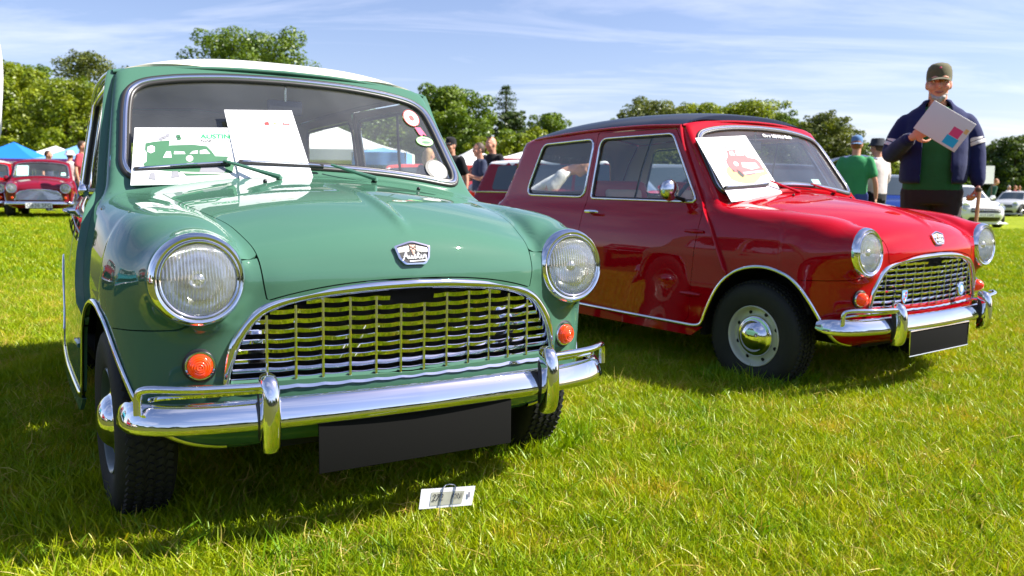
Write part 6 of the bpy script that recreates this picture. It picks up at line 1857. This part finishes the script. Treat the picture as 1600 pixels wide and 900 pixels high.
# ---- class card on wire legs in the grass
def class_card():
    # plane facing the camera, leaning back
    P = {k: Vector(v) for k, v in dict(tl=(-.209, 1.965, .186), tr=(-.081, 1.965, .196), br=(-.089, 1.945, .156), bl=(-.213, 1.945, .144)).items()}
    c = sum(P.values(), Vector()) / 4
    o = empty('class_card', (c.x, c.y, 0), (0, 0, 0), 'small white entry card on thin wire legs in front of the green car', 'card')
    L = {k: v - Vector((c.x, c.y, 0)) for k, v in P.items()}
    n = (L['tr'] - L['tl']).cross(L['tl'] - L['bl']).normalized() * 1.0
    if n.y > 0: n = -n
    def q(u, v, d=0): return L['bl'].lerp(L['br'], u).lerp(L['tl'].lerp(L['tr'], u), v) + n * d
    b = MB(); V = [q(0, 0), q(1, 0), q(1, 1), q(0, 1), q(0, 0, -.002), q(1, 0, -.002), q(1, 1, -.002), q(0, 1, -.002)]
    b.add(V, [(0, 1, 2, 3), (7, 6, 5, 4), (0, 4, 5, 1), (1, 5, 6, 2), (2, 6, 7, 3), (3, 7, 4, 0)]); cd = b.ob('card', 'paper', o, smooth=False)
    b = MB(); b.add([q(.20, .12, .0008), q(.80, .12, .0008), q(.82, .78, .0008), q(.20, .80, .0008)], [(0, 1, 2, 3)]); b.ob('printed_box', pbr('card_olive', (.42, .42, .33), .7, var=.3, vscale=40), cd, smooth=False)
    ux = (L['tr'] - L['tl']).normalized(); uy = (L['tl'] - L['bl']).normalized()
    text_on('handwriting', '272', q(.23, .35, .001), ux, uy, .026, .016, 'ink', cd, bold=.0, shear=.2); text_on('handwriting', 'MINI', q(.60, .40, .001), ux, uy, .024, .013, 'ink', cd, shear=.2); text_on('handwriting', '1', q(.90, .40, .001), ux, uy, .005, .013, 'ink_grey', cd)
    for u in (.40, .63):
        b = MB(); t = q(u, .02, .003); b.tube([(t.x + .002, t.y - .004, 0), t, q(u, .5, .003), q(u + .01, 1.02, .002)], .0012, 6); b.ob('wire_leg', 'chrome_soft', o)
    b = MB(); b.tube([q(.41, 1.0, .002), q(.44, 1.13, .0), q(.52, 1.17, .0), q(.60, 1.13, 0), q(.64, 1.0, .002)], .0012, 6); b.ob('wire_loop', 'chrome_soft', o)
class_card()
b = MB(); b.add([(0, 0, 0), (.018, .006, .006), (.03, 0, .002), (.018, -.008, .004), (.006, -.006, .008)], [(0, 1, 2, 3, 4)]); o = b.ob('fallen_leaf', pbr('dead_leaf', (.42, .20, .06), .8)); o.location = (.62, 1.72, .05); tag(o, 'curled orange dead leaf lying on the grass at the bottom right', 'leaf')

# ================================================================== background cars
fx = lambda u, d: (u - 800) / CAM_F * d
D = 19.4
bg, BL = classic_car('classic_car', [fx(66, D), D, math.radians(-66), 0, 0, gz(fx(66, D), D)], 'maroon_paint', 'maroon_paint', 'dark red classic small car facing the camera in front of the blue gazebo', 'car', det=False, grille='plain', ind='amber', seats=('grey_seat', 'grey_seat'), nose_badge=False)
def plain_grille(car):
    g = empty('grille', (0, 0, 0)); g.parent = car
    out = _inset2(G2, .002); b = MB(); o_ = resample(out, .03, True); b.add([(grille_x(y, z) - .004, y, z) for y, z in o_], [tuple(range(len(o_)))[::-1]]); b.ob('grille_panel', 'chrome_soft', g, smooth=False)
    for i in range(9):
        z = .425 + i * .0235; yy = np.linspace(-.48, .48, 481); ok = in_poly(np.stack([yy, np.full(481, z)], 1), out)
        if ok.any():
            Y = np.linspace(yy[ok].min(), yy[ok].max(), 14); b = MB(); b.tube([(grille_x(y, z) + .006, y, z) for y in Y], .0085, 6); b.ob('grille_bar', 'alloy', g)
    b = MB(); L = resample(G_OUT, .03); b.tube(L + np.array([.004, 0, 0]), .013, 8); b.ob('grille_moustache', 'chrome', g)
    b = MB(); b.box((.560, 0, .300), (.01, .52, .112)); pl = b.ob('number_plate', 'white', car, smooth=False)
    text_on('plate_text', 'G636 SFG', (.566, -.235, .262), (0, 1, 0), (0, 0, 1), .47, .078, 'ink', pl)
    b = MB(); V = [ws_pt(y, z, .006) for y, z in [(-.50, .955), (-.255, .955), (-.26, 1.19), (-.49, 1.19)]]; b.add(V, [(0, 1, 2, 3)]); b.ob('windscreen_card', 'mint', car, smooth=False)
    b = MB(); V = [ws_pt(y, z, .006) for y, z in [(.40, .97), (.50, .97), (.49, 1.04), (.40, 1.04)]]; b.add(V, [(0, 1, 2, 3)]); b.ob('windscreen_card', 'mint', car, smooth=False)
    for s in (1, -1): door_mirror(car, (-.46, .72 * s, .90), s, 'maroon_paint')
plain_grille(bg)
lc, LL = classic_car('classic_car', [fx(-30, 20), 20, math.radians(-70), 0, 0, gz(fx(-30, 20), 20)], 'red_paint', 'cream_paint', 'red car cut off by the left edge of the photo', 'car', det=False, grille='plain', nose_badge=False)
modern_car(2.40, 11.6, math.radians(-22), 'crimson_paint', 'white_paint', 'dark red modern hatchback with white roof behind the red classic car')
modern_car(fx(1085, 12.6), 12.8, math.radians(-84), 'grey_paint', 'grey_paint', 'blue grey modern hatchback seen through the red car door window')
modern_car(fx(1392, 17.0), 17.0, math.radians(-100), 'navy_paint', 'grey_paint', 'dark blue hatchback between the two standing men and the man in front')
modern_car(fx(1520, 28), 28.0, math.radians(-88), 'white_paint', 'white_paint', 'white hatchback with black grille behind the man holding papers', plate='V12 LVM')
modern_car(fx(1575, 47), 47.5, math.radians(-140), 'silver_paint', 'silver_paint', 'silver hatchback far away at the right edge of the field')
modern_car(fx(655, 14) , 14.2, math.radians(-84), 'white_paint', 'canvas_red', 'white hatchback with open windows seen through the green car windscreen')
# open tailgate car behind the red car
ec = modern_car(fx(1318, 13.4) - 3.25, 13.6, math.radians(172), 'black_paint', 'black_paint', 'black hatchback with its tailgate raised beside the man in green')
b = MB(); V = []
for i in range(7):
    t = i / 6
    for j in range(7):
        yy = -.52 + 1.04 * j / 6; V.append((-2.72 - .75 * t, yy * (1 - .12 * t), 1.40 + .14 * math.sin(t * 2.4) - .02 * (yy / .5) ** 2))
b.add(V, [(i * 7 + j, i * 7 + j + 1, (i + 1) * 7 + j + 1, (i + 1) * 7 + j) for i in range(6) for j in range(6)]); tg = b.ob('tailgate', 'black_paint', ec)
b = MB(); b.tube([V[k] for k in (0, 7, 14, 21, 28, 35, 42)] + [V[k] for k in range(43, 49)] + [V[k] for k in (41, 34, 27, 20, 13, 6)], .016, 6); b.ob('tailgate_edge', 'chrome_soft', tg)

# ================================================================== canopies and flag
gazebo(fx(28, 42), 42.0, math.radians(6), 3.3, 3.3, 2.02, 2.88, 'canvas_blue', 'canvas_purple', 'bright blue gazebo with purple valance behind the dark red car', text="view today's classic here", wall='canvas_blue')
gazebo(fx(140, 42), 41.6, math.radians(6), 3.3, 3.3, 2.02, 2.84, 'canvas_light_blue', 'canvas_purple', 'paler blue gazebo with purple valance at the green car door', text='show day', wall='canvas_blue')
gazebo(fx(92, 52), 52, 0, 4.4, 3.6, 2.3, 3.2, 'canvas_white', 'canvas_white', 'white marquee between the two blue gazebos')
gazebo(fx(-10, 54), 54, 0, 4.4, 3.6, 2.3, 3.2, 'canvas_white', 'canvas_white', 'white marquee half out of frame at the left edge')
gazebo(fx(738, 36), 36, .3, 3.0, 3.0, 2.0, 2.75, 'canvas_white', 'canvas_red', 'white gazebo with red edge behind the two talking men')
gazebo(fx(838, 34), 34, .1, 3.6, 3.0, 2.2, 2.75, 'canvas_white', 'canvas_red', 'white gazebo with red edge above the modern hatchback roof')
gazebo(fx(525, 24), 24, .0, 4.0, 3.0, 1.9, 2.6, 'canvas_white', 'canvas_white', 'long white marquee seen through the green car cabin')
gazebo(fx(598, 20), 20, .0, 1.2, 1.2, 1.75, 1.9, 'canvas_light_blue', 'canvas_light_blue', 'pale blue gazebo seen through the green car side window', wall='canvas_light_blue')
def feather_flag(x, y):
    o = empty('feather_flag', (x, y, gz(x, y)), (0, 0, 0), 'tall white feather flag with faded lettering at the left edge', 'flag')
    b = MB(); b.tube([(0, 0, 0), (-.02, 0, 1.5), (-.03, 0, 3.4), (.02, 0, 4.1)], [.018, .015, .010, .006], 8); b.ob('pole', 'alloy', o)
    b = MB(); V = []; n = 26; m = 6
    for i in range(n):
        t = i / (n - 1); z = 1.62 + 2.45 * t; w = .32 * (1 - .42 * t - .5 * t ** 3) * (1 if i else .9)
        for j in range(m):
            u = j / (m - 1); V.append((-.03 + w * u, .10 * math.sin(u * 5 + t * 7) * u, z - .25 * u * (1 - t) + .05 * math.sin(6 * t + u)))
    b.add(V, [(i * m + j, i * m + j + 1, (i + 1) * m + j + 1, (i + 1) * m + j) for i in range(n - 1) for j in range(m - 1)]); c = b.ob('cloth', 'canvas_white', o)
    for z, t, mt in ((3.25, 'G', 'ink_red'), (2.9, 'B', 'ink_grey'), (2.6, 'M', 'ink_grey'), (2.3, 'S', 'ink_grey')):
        text_on('flag_lettering', t, (.16, -.12, z), (1, 0, 0), (0, 0, 1), .12, .15, mt, c)
feather_flag(fx(-20, 10.5), 10.5)

# ================================================================== people
yw = lambda x, y: math.atan2(-y, -x)            # facing the camera
mx, my = fx(1449, 6.0), 6.0
man, hv, trm, kk = person(mx, my, yw(mx, my) + .06, 'man in olive cap and navy zip jacket holding a white folder', H=1.80, girth=1.10, top='cloth_green', bottom='cloth_dark', skin='skin_ruddy', hat=('cap', 'cloth_olive'), sleeve='none',
    arms=dict(re=(.00, -.268, 1.185), rw=(.300, -.155, 1.280), le=(.00, .250, 1.20), lw=(.055, .275, .985), rd=(.30, .78, .42), rn=(-1, .2, .1), rc=.30, ld=(.15, -.05, -1), ln=(.1, -1, 0), lc=.75), vox=.011, z0=.0, bald=False, hair='hair_grey')
# open jacket over the shirt
def jacket(o, tr, k):
    Rr = [(.985, .156, .192, .01), (1.00, .166, .208, .01), (1.10, .172, .206, .02), (1.22, .166, .206, .015), (1.33, .146, .206, .0), (1.40, .124, .202, -.005), (1.445, .104, .184, -.010), (1.475, .090, .158, -.014), (1.50, .080, .116, -.018), (1.53, .074, .088, -.014), (1.545, .070, .082, -.012)]
    b = MB(); rings(b, [(tr((cx, 0, z)), rx * k, ry * k) for z, rx, ry, cx in Rr], 28)
    arms_ = ((Vector((-.01, -.178, 1.385)), Vector((.00, -.268, 1.185)), Vector((.285, -.165, 1.275))), (Vector((-.01, .178, 1.385)), Vector((.00, .250, 1.20)), Vector((.055, .275, .985))))
    for S_, E_, W_ in arms_:
        limb(b, [tr(S_), tr(S_.lerp(E_, .5) + Vector((0, math.copysign(.012, S_.y), 0))), tr(E_), tr(E_.lerp(W_, .5)), tr(E_.lerp(W_, .90))], [.072 * k, .069 * k, .062 * k, .057 * k, .050 * k, .043 * k], 14, 6)
        # folds at the elbow and above the cuff
        for t_, r_ in ((.92, .064), (.80, .063)): p = Vector(tr(S_.lerp(E_, t_))); b.sphere(tuple(p), (r_ * k * 1.05, r_ * k * 1.05, .022), 10, 7)
        for t_ in (.22, .40, .70): p = Vector(tr(E_.lerp(W_, t_))); b.sphere(tuple(p), ((.060 - .016 * t_) * k, (.060 - .016 * t_) * k, .025), 10, 7)
    j = remesh(b, 'jacket', 'cloth_navy', o, .0115, 2)
    bm = bmesh.new(); bm.from_mesh(j.data); dl = []
    for v in bm.verts:
        z = v.co.z / k; y = v.co.y / k
        op_l = -.075 - .02 * (1.45 - z); op_r = .085 + .03 * (1.45 - z)
        if z > 1.44: op_l, op_r = -.072, .076
        if (v.co.x > .045 * k and op_l < y < op_r and z < 1.56) or z < .972 or z > 1.548: dl.append(v)
    bmesh.ops.delete(bm, geom=dl, context='VERTS'); bm.to_mesh(j.data); bm.free()
    sd = j.modifiers.new('t', 'SOLIDIFY'); sd.thickness = .010; sd.offset = 0
    for S_, E_, W_ in arms_:
        cu = MB(); limb(cu, [tr(E_.lerp(W_, .90)), tr(E_.lerp(W_, .96))], [.042 * k, .040 * k]); cu.ob('cuff', 'cloth_navy', o)
        for t in (.60, .74):
            b = MB(); p = Vector(tr(S_.lerp(E_, t))) + Vector((0, math.copysign(.008, S_.y), 0)); d = (Vector(tr(E_)) - Vector(tr(S_))).normalized()
            b.lathe([(.0700 * k, -.012), (.0722 * k, 0), (.0700 * k, .012)], tuple(p), d.to_track_quat('Z', 'Y').to_matrix(), n=28); b.ob('sleeve_stripe', 'cloth_white', o)
    b = MB(); b.sphere(tr((.160, .125, 1.345)), (.006, .014, .016), 8, 6); b.ob('chest_badge', 'bone', o)
jacket(man, trm, kk)
b = MB(); b.sphere(trm((.138, .055, 1.365)), (.005, .012, .010), 8, 6); b.ob('shirt_logo', 'bone', man)
b = MB()
for y_, z_, r_ in [(0, -.098, .026), (-.024, -.090, .020), (.024, -.090, .020), (-.040, -.070, .014), (.040, -.070, .014), (0, -.112, .020)]: b.sphere(hv((.066 if abs(y_) < .03 else .056, y_, z_)), (r_ * 1.0, r_ * 1.1, r_ * .8), 10, 6)
remesh(b, 'beard', 'hair_grey', man, .006, 2)
b = MB(); b.sphere(hv((.088, 0, .100)), (.006, .009, .009), 8, 6); b.ob('cap_badge', 'pink', man)
# the folder in his right hand
Lm = Matrix.Translation(man.location) @ Matrix.Rotation(man.rotation_euler[2], 4, 'Z')
fo = empty('folder', (0, 0, 0), (0, 0, 0), 'white folder with pink and blue squares held by the man in the cap', 'folder')
fo.matrix_world = Lm @ Matrix.Translation(Vector((.335, .030, 1.345)) * kk) @ Matrix.Rotation(PI / 2, 4, 'Z') @ Matrix.Rotation(PI / 2 - .10, 4, 'X') @ Matrix.Rotation(math.radians(-33), 4, 'Z')
bevel_box('folder_cover', (0, 0, 0), (.300, .215, .008), .003, 'bone', fo)
for (x0, y0, x1, y1, mt) in ((.050, -.030, .115, .030, 'pink'), (.045, -.092, .125, -.030 - .002, 'cyan'), (.118, .02, .142, .052, 'gold_sand')):
    b = MB(); b.add([(x0, y0, .0048), (x1, y0, .0048), (x1, y1, .0048), (x0, y1, .0048)], [(0, 1, 2, 3)]); b.ob('printed_square', mt, fo, smooth=False)
st = empty('walking_stick', (0, 0, 0), (0, 0, 0), 'brown wooden stick held low in the left hand of the man in the cap', 'stick'); st.matrix_world = Lm
b = MB(); b.tube([Vector(p) * kk for p in [(.10, .280, .93), (.13, .270, .70), (.18, .24, .02)]], .012, 8); b.ob('stick_shaft', pbr('wood', (.45, .24, .10), .5, var=.3), st); b = MB(); b.sphere(Vector((.095, .278, .94)) * kk, .020, 8, 6); b.ob('stick_knob', 'bark', st)

def P(u, d, face, label, **kw):
    x = fx(u, d); yaw = yw(x, d) + face; return person(x, d, yaw, label, vox=.020, **kw)
hang = dict(re=(-.03, -.27, 1.15), rw=(.02, -.29, .90), le=(-.03, .27, 1.15), lw=(.02, .29, .90))
P(1329, 12.2, PI - .1, 'man in green T-shirt and blue cap seen from behind', H=1.76, top='cloth_bright_green', bottom='cloth_blue', hat=('cap_back', 'cloth_denim_cap'), arms=hang, hair='hair_ginger')
P(1363, 13.2, PI + .9, 'man in pale pink shirt and dark bucket hat', H=1.78, top='cloth_pink_white', bottom='cloth_black', hat=('bucket', 'cloth_bucket'), sleeve='long', arms=dict(re=(.02, -.25, 1.16), rw=(.16, -.14, 1.02), le=(.02, .25, 1.16), lw=(.16, .14, 1.02)))
P(820, 8.7, 1.5, 'man in printed white T-shirt bending forward behind the red car', H=1.60, top='cloth_white', bottom='cloth_jeans', bald=True, lean=1.0, arms=dict(re=(.12, -.22, 1.10), rw=(.36, -.15, 1.12), le=(.12, .22, 1.10), lw=(.36, .15, 1.12)))
P(748, 14.6, -1.25, 'man in navy T-shirt talking with raised forearms', H=1.74, top='cloth_slate', bottom='cloth_stone', hair='hair_brown', arms=dict(re=(.04, -.25, 1.16), rw=(.27, -.12, 1.20), le=(.04, .25, 1.16), lw=(.27, .12, 1.22)))
P(767, 14.9, -.85, 'balding man in black T-shirt with sunglasses on his head', H=1.86, top='cloth_black', bottom='cloth_jeans', bald=True, hat=('shades', 'black_plastic'), girth=1.08, arms=hang)
P(704, 13.6, -.6, 'man in black cap and black T-shirt beside the green car pillar', H=1.74, top='cloth_black', bottom='cloth_jeans', hat=('cap', 'cloth_black'), arms=hang)
P(736, 15.6, .3, 'girl in red patterned dress beside the talking men', H=1.36, top='cloth_red', bottom='cloth_red', hair='hair_brown', longhair=True, arms=hang)
P(716, 16.5, .8, 'person in pale top behind the girl in red', H=1.30, top='cloth_pink_white', bottom='cloth_jeans', arms=hang)
P(668, 14.0, 2.4, 'long haired blonde woman seen through the green car windscreen', H=1.60, top='cloth_slate', bottom='cloth_jeans', hair='hair_blond', longhair=True, arms=hang)
P(113, 21.5, 2.6, 'person in white sun hat beside the dark red car', H=1.60, top='cloth_pink_white', bottom='cloth_jeans', hat=('bucket', 'cloth_white'), arms=hang)
P(132, 19.0, 1.2, 'sunburnt man at the edge of the green car door', H=1.72, top='cloth_red', bottom='cloth_jeans', arms=hang)
P(79, 24.0, 1.2, 'person with brown hair behind the roof of the dark red car', H=1.72, top='cloth_slate', bottom='cloth_jeans', arms=hang)
P(1540, 31.5, 2.0, 'person in bottle green jacket beside the white hatchback', H=1.68, top='cloth_bottle', bottom='cloth_black', hair='hair_ginger', sleeve='long', lean=.25, arms=hang)
for i, (u, hc_, tp) in enumerate([(1568, 'hair_grey', 'cloth_white'), (1578, 'hair_ginger', 'cloth_red'), (1585, 'hair_ginger', 'cloth_stone')]):
    P(u, 50 + i * .5, 1.0 + i, ['grey haired person behind the silver hatchback', 'red haired person in red behind the silver hatchback', 'red haired person in tan behind the silver hatchback'][i], H=1.74, top=tp, bottom='cloth_jeans', hair=hc_, arms=hang)
o = empty('signboard', (fx(1537, 30), 30, 0), (0, 0, .15), 'blank white signboard on a post behind the jacket sleeve', 'sign')
b = MB(); b.box((0, 0, 1.75), (.34, .03, .62)); b.ob('sign_panel', 'white', o, smooth=False); b = MB(); b.tube([(.14, .03, 0), (.14, .03, 2.05)], .02, 6); b.ob('post', 'bark', o)

# ================================================================== trees
T = [ # u, D, top v, width px, material, nleaf, size, base, label
 (18, 74, 92, 150, 'leaf_bright', 11000, .46, .06, 'broad bright green tree behind the blue gazebos'),
 (118, 66, 128, 150, 'leaf_bright', 10000, .40, .04, 'lower yellow green tree between the gazebos and the green car'),
 (150, 104, 84, 120, 'leaf_olive', 7000, .50, .20, 'taller dull green tree rising behind the yellow green one'),
 (216, 92, 150, 130, 'leaf_mid', 6000, .50, .05, 'mid green tree hidden behind the green car pillar'),
 (386, 98, 48, 225, 'leaf_mid', 21000, .55, .08, 'large rounded tree above the roof of the green car'),
 (300, 96, 120, 150, 'leaf_mid', 6000, .55, .05, 'mid green tree behind the cream roof'),
 (505, 88, 175, 150, 'leaf_mid', 6000, .50, .05, 'tree seen dimly through the green car cabin'),
 (590, 84, 172, 120, 'leaf_mid', 6000, .48, .05, 'second tree seen dimly through the green car cabin'),
 (700, 76, 133, 128, 'leaf_mid', 12000, .42, .05, 'dense green tree beside the green car roof corner'),
 (796, 96, 172, 66, 'leaf_dark', 6000, .46, .05, 'dark tree below the lone pine'),
 (860, 104, 176, 84, 'leaf_mid', 6000, .50, .05, 'rounded green tree above the red car rear pillar'),
 (748, 62, 212, 56, 'leaf_bright', 4500, .34, .03, 'yellow green bush above the talking men'),
 (806, 63, 206, 76, 'leaf_bright', 5000, .34, .03, 'yellow green bush left of the black roof'),
 (868, 70, 214, 80, 'leaf_bright', 5000, .36, .03, 'bright bush behind the black roof edge'),
 (935, 86, 205, 110, 'leaf_mid', 5000, .45, .03, 'low tree behind the black roof'),
 (1012, 112, 149, 118, 'leaf_olive', 7000, .56, .15, 'olive green tree above the middle of the black roof'),
 (1092, 112, 158, 110, 'leaf_bright', 6500, .56, .15, 'green tree above the windscreen pillar of the red car'),
 (1168, 112, 155, 128, 'leaf_bright', 8000, .56, .12, 'wide bright tree above the red car windscreen'),
 (1052, 118, 165, 90, 'leaf_mid', 6000, .56, .03, 'green tree between the olive tree and its neighbour'),
 (1134, 118, 166, 96, 'leaf_mid', 6000, .56, .03, 'darker tree left of the wide bright tree'),
 (1212, 108, 172, 70, 'leaf_mid', 5000, .50, .03, 'tree at the right end of the hill group'),
 (1302, 90, 198, 54, 'leaf_olive', 4500, .42, .03, 'small olive tree touching the loose tree'),
 (1250, 88, 196, 50, 'leaf_mid', 4500, .42, .03, 'small tree left of the loose tree'),
 (1548, 88, 238, 60, 'leaf_mid', 4000, .42, .02, 'low tree left of the dark right hand tree'),
 (1602, 84, 206, 60, 'leaf_mid', 5000, .42, .02, 'green tree cut by the right edge'),
 (740, 88, 184, 70, 'leaf_mid', 5000, .42, .03, 'green tree filling in right of the dense tree'),
 (1277, 82, 174, 92, 'leaf_olive', 8000, .40, .05, 'loose tree between the red car and the standing men'),
 (1385, 74, 246, 84, 'leaf_bright', 4500, .38, .02, 'low yellow green bush behind the standing men'),
 (1462, 80, 232, 90, 'leaf_mid', 5000, .42, .02, 'low tree hidden behind the man in the cap'),
 (1533, 90, 226, 50, 'leaf_mid', 4000, .42, .02, 'small tree beside the navy jacket sleeve'),
 (1574, 78, 211, 92, 'leaf_dark', 8000, .40, .03, 'dark tree above the silver hatchback'),
 (1640, 80, 214, 90, 'leaf_mid', 4500, .45, .03, 'tree just outside the right edge'),
 (62, 84, 104, 110, 'leaf_mid', 7000, .46, .05, 'green tree filling the gap behind the bright left trees'),
 (250, 88, 168, 110, 'leaf_mid', 5000, .46, .03, 'low tree behind the green car side windows'),
 (655, 84, 160, 90, 'leaf_bright', 6000, .44, .03, 'bright low tree touching the green car roof edge'),
 (1228, 96, 186, 60, 'leaf_mid', 4500, .44, .03, 'small tree filling the gap left of the loose tree'),
 (1330, 92, 222, 66, 'leaf_mid', 4500, .42, .02, 'small low tree behind the man in green'),
 (965, 100, 184, 60, 'leaf_mid', 4500, .44, .03, 'small tree left of the olive green one'),
 (832, 84, 198, 60, 'leaf_bright', 5000, .36, .03, 'bright bush right of the lone pine'),
 (-70, 76, 130, 150, 'leaf_mid', 5000, .50, .05, 'tree just outside the left edge'),
]
def top_z(u, v, d):
    Y = (450 - v + (u - 800) * math.tan(CAM_ROLL)) / CAM_F; c_, s_ = math.cos(CAM_PITCH), math.sin(CAM_PITCH)
    return CAM_H + d * (Y * c_ - s_) / (c_ + Y * s_)
for i, (u, d, vt, wp, mt, nl, sz, bs, lb) in enumerate(T):
    x = fx(u, d); H = top_z(u, vt, d)
    tree(x, d, H, wp / CAM_F * d * 1.16, 40 + i, mt, lb, nleaf=int(nl * 2.7), size=sz * .56, base=bs, nb=24)
# the pine on the skyline
d = 98; x = fx(787, d); H = .886 + (303 - 140) / CAM_F * d
o = empty('pine_tree', (x, d, 0), (0, 0, 0), 'lone dark pine with a flat topped crown on the skyline', 'tree')
b = MB(); b.tube([(0, 0, 0), (.1, 0, H * .5), (0, 0, H)], [.28, .2, .06], 8); b.ob('trunk', 'bark', o)
r = np.random.default_rng(3); V = []; Fc = []
for lay, (zz, rr) in enumerate([(.99, .5), (.95, .95), (.90, 1.25), (.855, 1.0), (.82, 1.35), (.775, 1.0)]):
    for q in range(260):
        a = r.random() * 6.283; rad = rr * math.sqrt(r.random()) * (1 + .25 * math.sin(a * 3 + lay)); c = np.array([rad * math.cos(a), rad * math.sin(a), H * zz - .12 * rad + r.normal() * .12]); t = r.normal(size=3); t /= np.linalg.norm(t); s2 = np.cross(t, [0, 0, 1.]) * .16
        k = len(V); V += [c - t * .17, c + s2 * .5, c + t * .17, c - s2 * .5]; Fc.append((k, k + 1, k + 2, k + 3))
link('crown', mesh('crown', V, Fc), o, 'leaf_dark')
# far hedge and field edge: reads as one mass
def hedge(name, pts, H, D_, n, mat, seed, size):
    r = np.random.default_rng(seed); P_ = catmull(pts, 200); V = np.empty((n, 4, 3)); k = r.integers(0, 200, n); hh = H * (.72 + .28 * np.sin(k * .31) * np.sin(k * .083 + seed))
    ang = r.random(n) * PI; c = np.stack([P_[k, 0] + r.normal(size=n) * .8, P_[k, 1] - np.sin(ang) * D_ * .5 + r.normal(size=n) * .2, np.abs(np.cos(ang * .5)) * hh + r.normal(size=n) * .1], 1)
    t = r.normal(size=(n, 3)); t /= np.linalg.norm(t, axis=1, keepdims=True); u = np.cross(t, r.normal(size=(n, 3))); u /= np.linalg.norm(u, axis=1, keepdims=True); s = size * (.6 + .8 * r.random(n))[:, None]
    V = np.stack([c - t * s * .5, c + u * s * .33, c + t * s * .5, c - u * s * .33], 1).reshape(-1, 3); I = np.arange(n) * 4
    me = bpy.data.meshes.new(name); me.vertices.add(len(V)); me.vertices.foreach_set('co', V.ravel()); me.loops.add(n * 4); me.polygons.add(n)
    me.loops.foreach_set('vertex_index', np.stack([I, I + 1, I + 2, I + 3], 1).ravel().astype(np.int32)); me.polygons.foreach_set('loop_start', I.astype(np.int32)); me.update(); me.validate()
    return tag(link(name, me, None, mat), kind='stuff')
hedge('far_hedge', [(-75, 92, 0), (-30, 104, 0), (10, 112, 0), (50, 100, 0), (80, 88, 0)], 5.5, 3, 26000, 'leaf_dark', 5, .75)
hedge('field_hedge', [(-60, 84, 0), (-20, 88, 0), (10, 92, 0), (35, 92, 0), (70, 78, 0)], 2.6, 2.5, 16000, 'leaf_mid', 6, .55)
# trees, cars and people on the other sides of the field (seen in the paint and chrome)
ring = [(62 * math.cos(a), 62 * math.sin(a), 0) for a in np.linspace(PI * 1.0, PI * 2.0, 12)]
hedge('distant_wood', ring, 9.5, 9, 30000, 'leaf_mid', 9, 1.1)
for i, (px, py, yaw, bm_, rf_) in enumerate([(-6.4, 1.0, -.15, 'red_paint', 'cream_paint'), (-7.2, -1.6, -.1, 'cream_paint', 'black_paint'), (-6.0, 3.6, -.2, 'teal_paint', 'cream_paint'), (-7.6, 6.4, -.3, 'maroon_paint', 'maroon_paint')]):
    c = copy_tree(lc); c.location = (px, py, 0); c.rotation_euler = (0, 0, yaw); c['label'] = ['red', 'cream', 'teal', 'maroon'][i] + ' classic small car parked in the row to the left of the green car'; c['group'] = 'cars in the row to the left'
    for ch in c.children_recursive:
        if ch.material_slots and ch.material_slots[0].material in (M['red_paint'], M['cream_paint']):
            ch.material_slots[0].material = M[rf_] if ch.name.startswith('roof') else M[bm_]
build_grass()
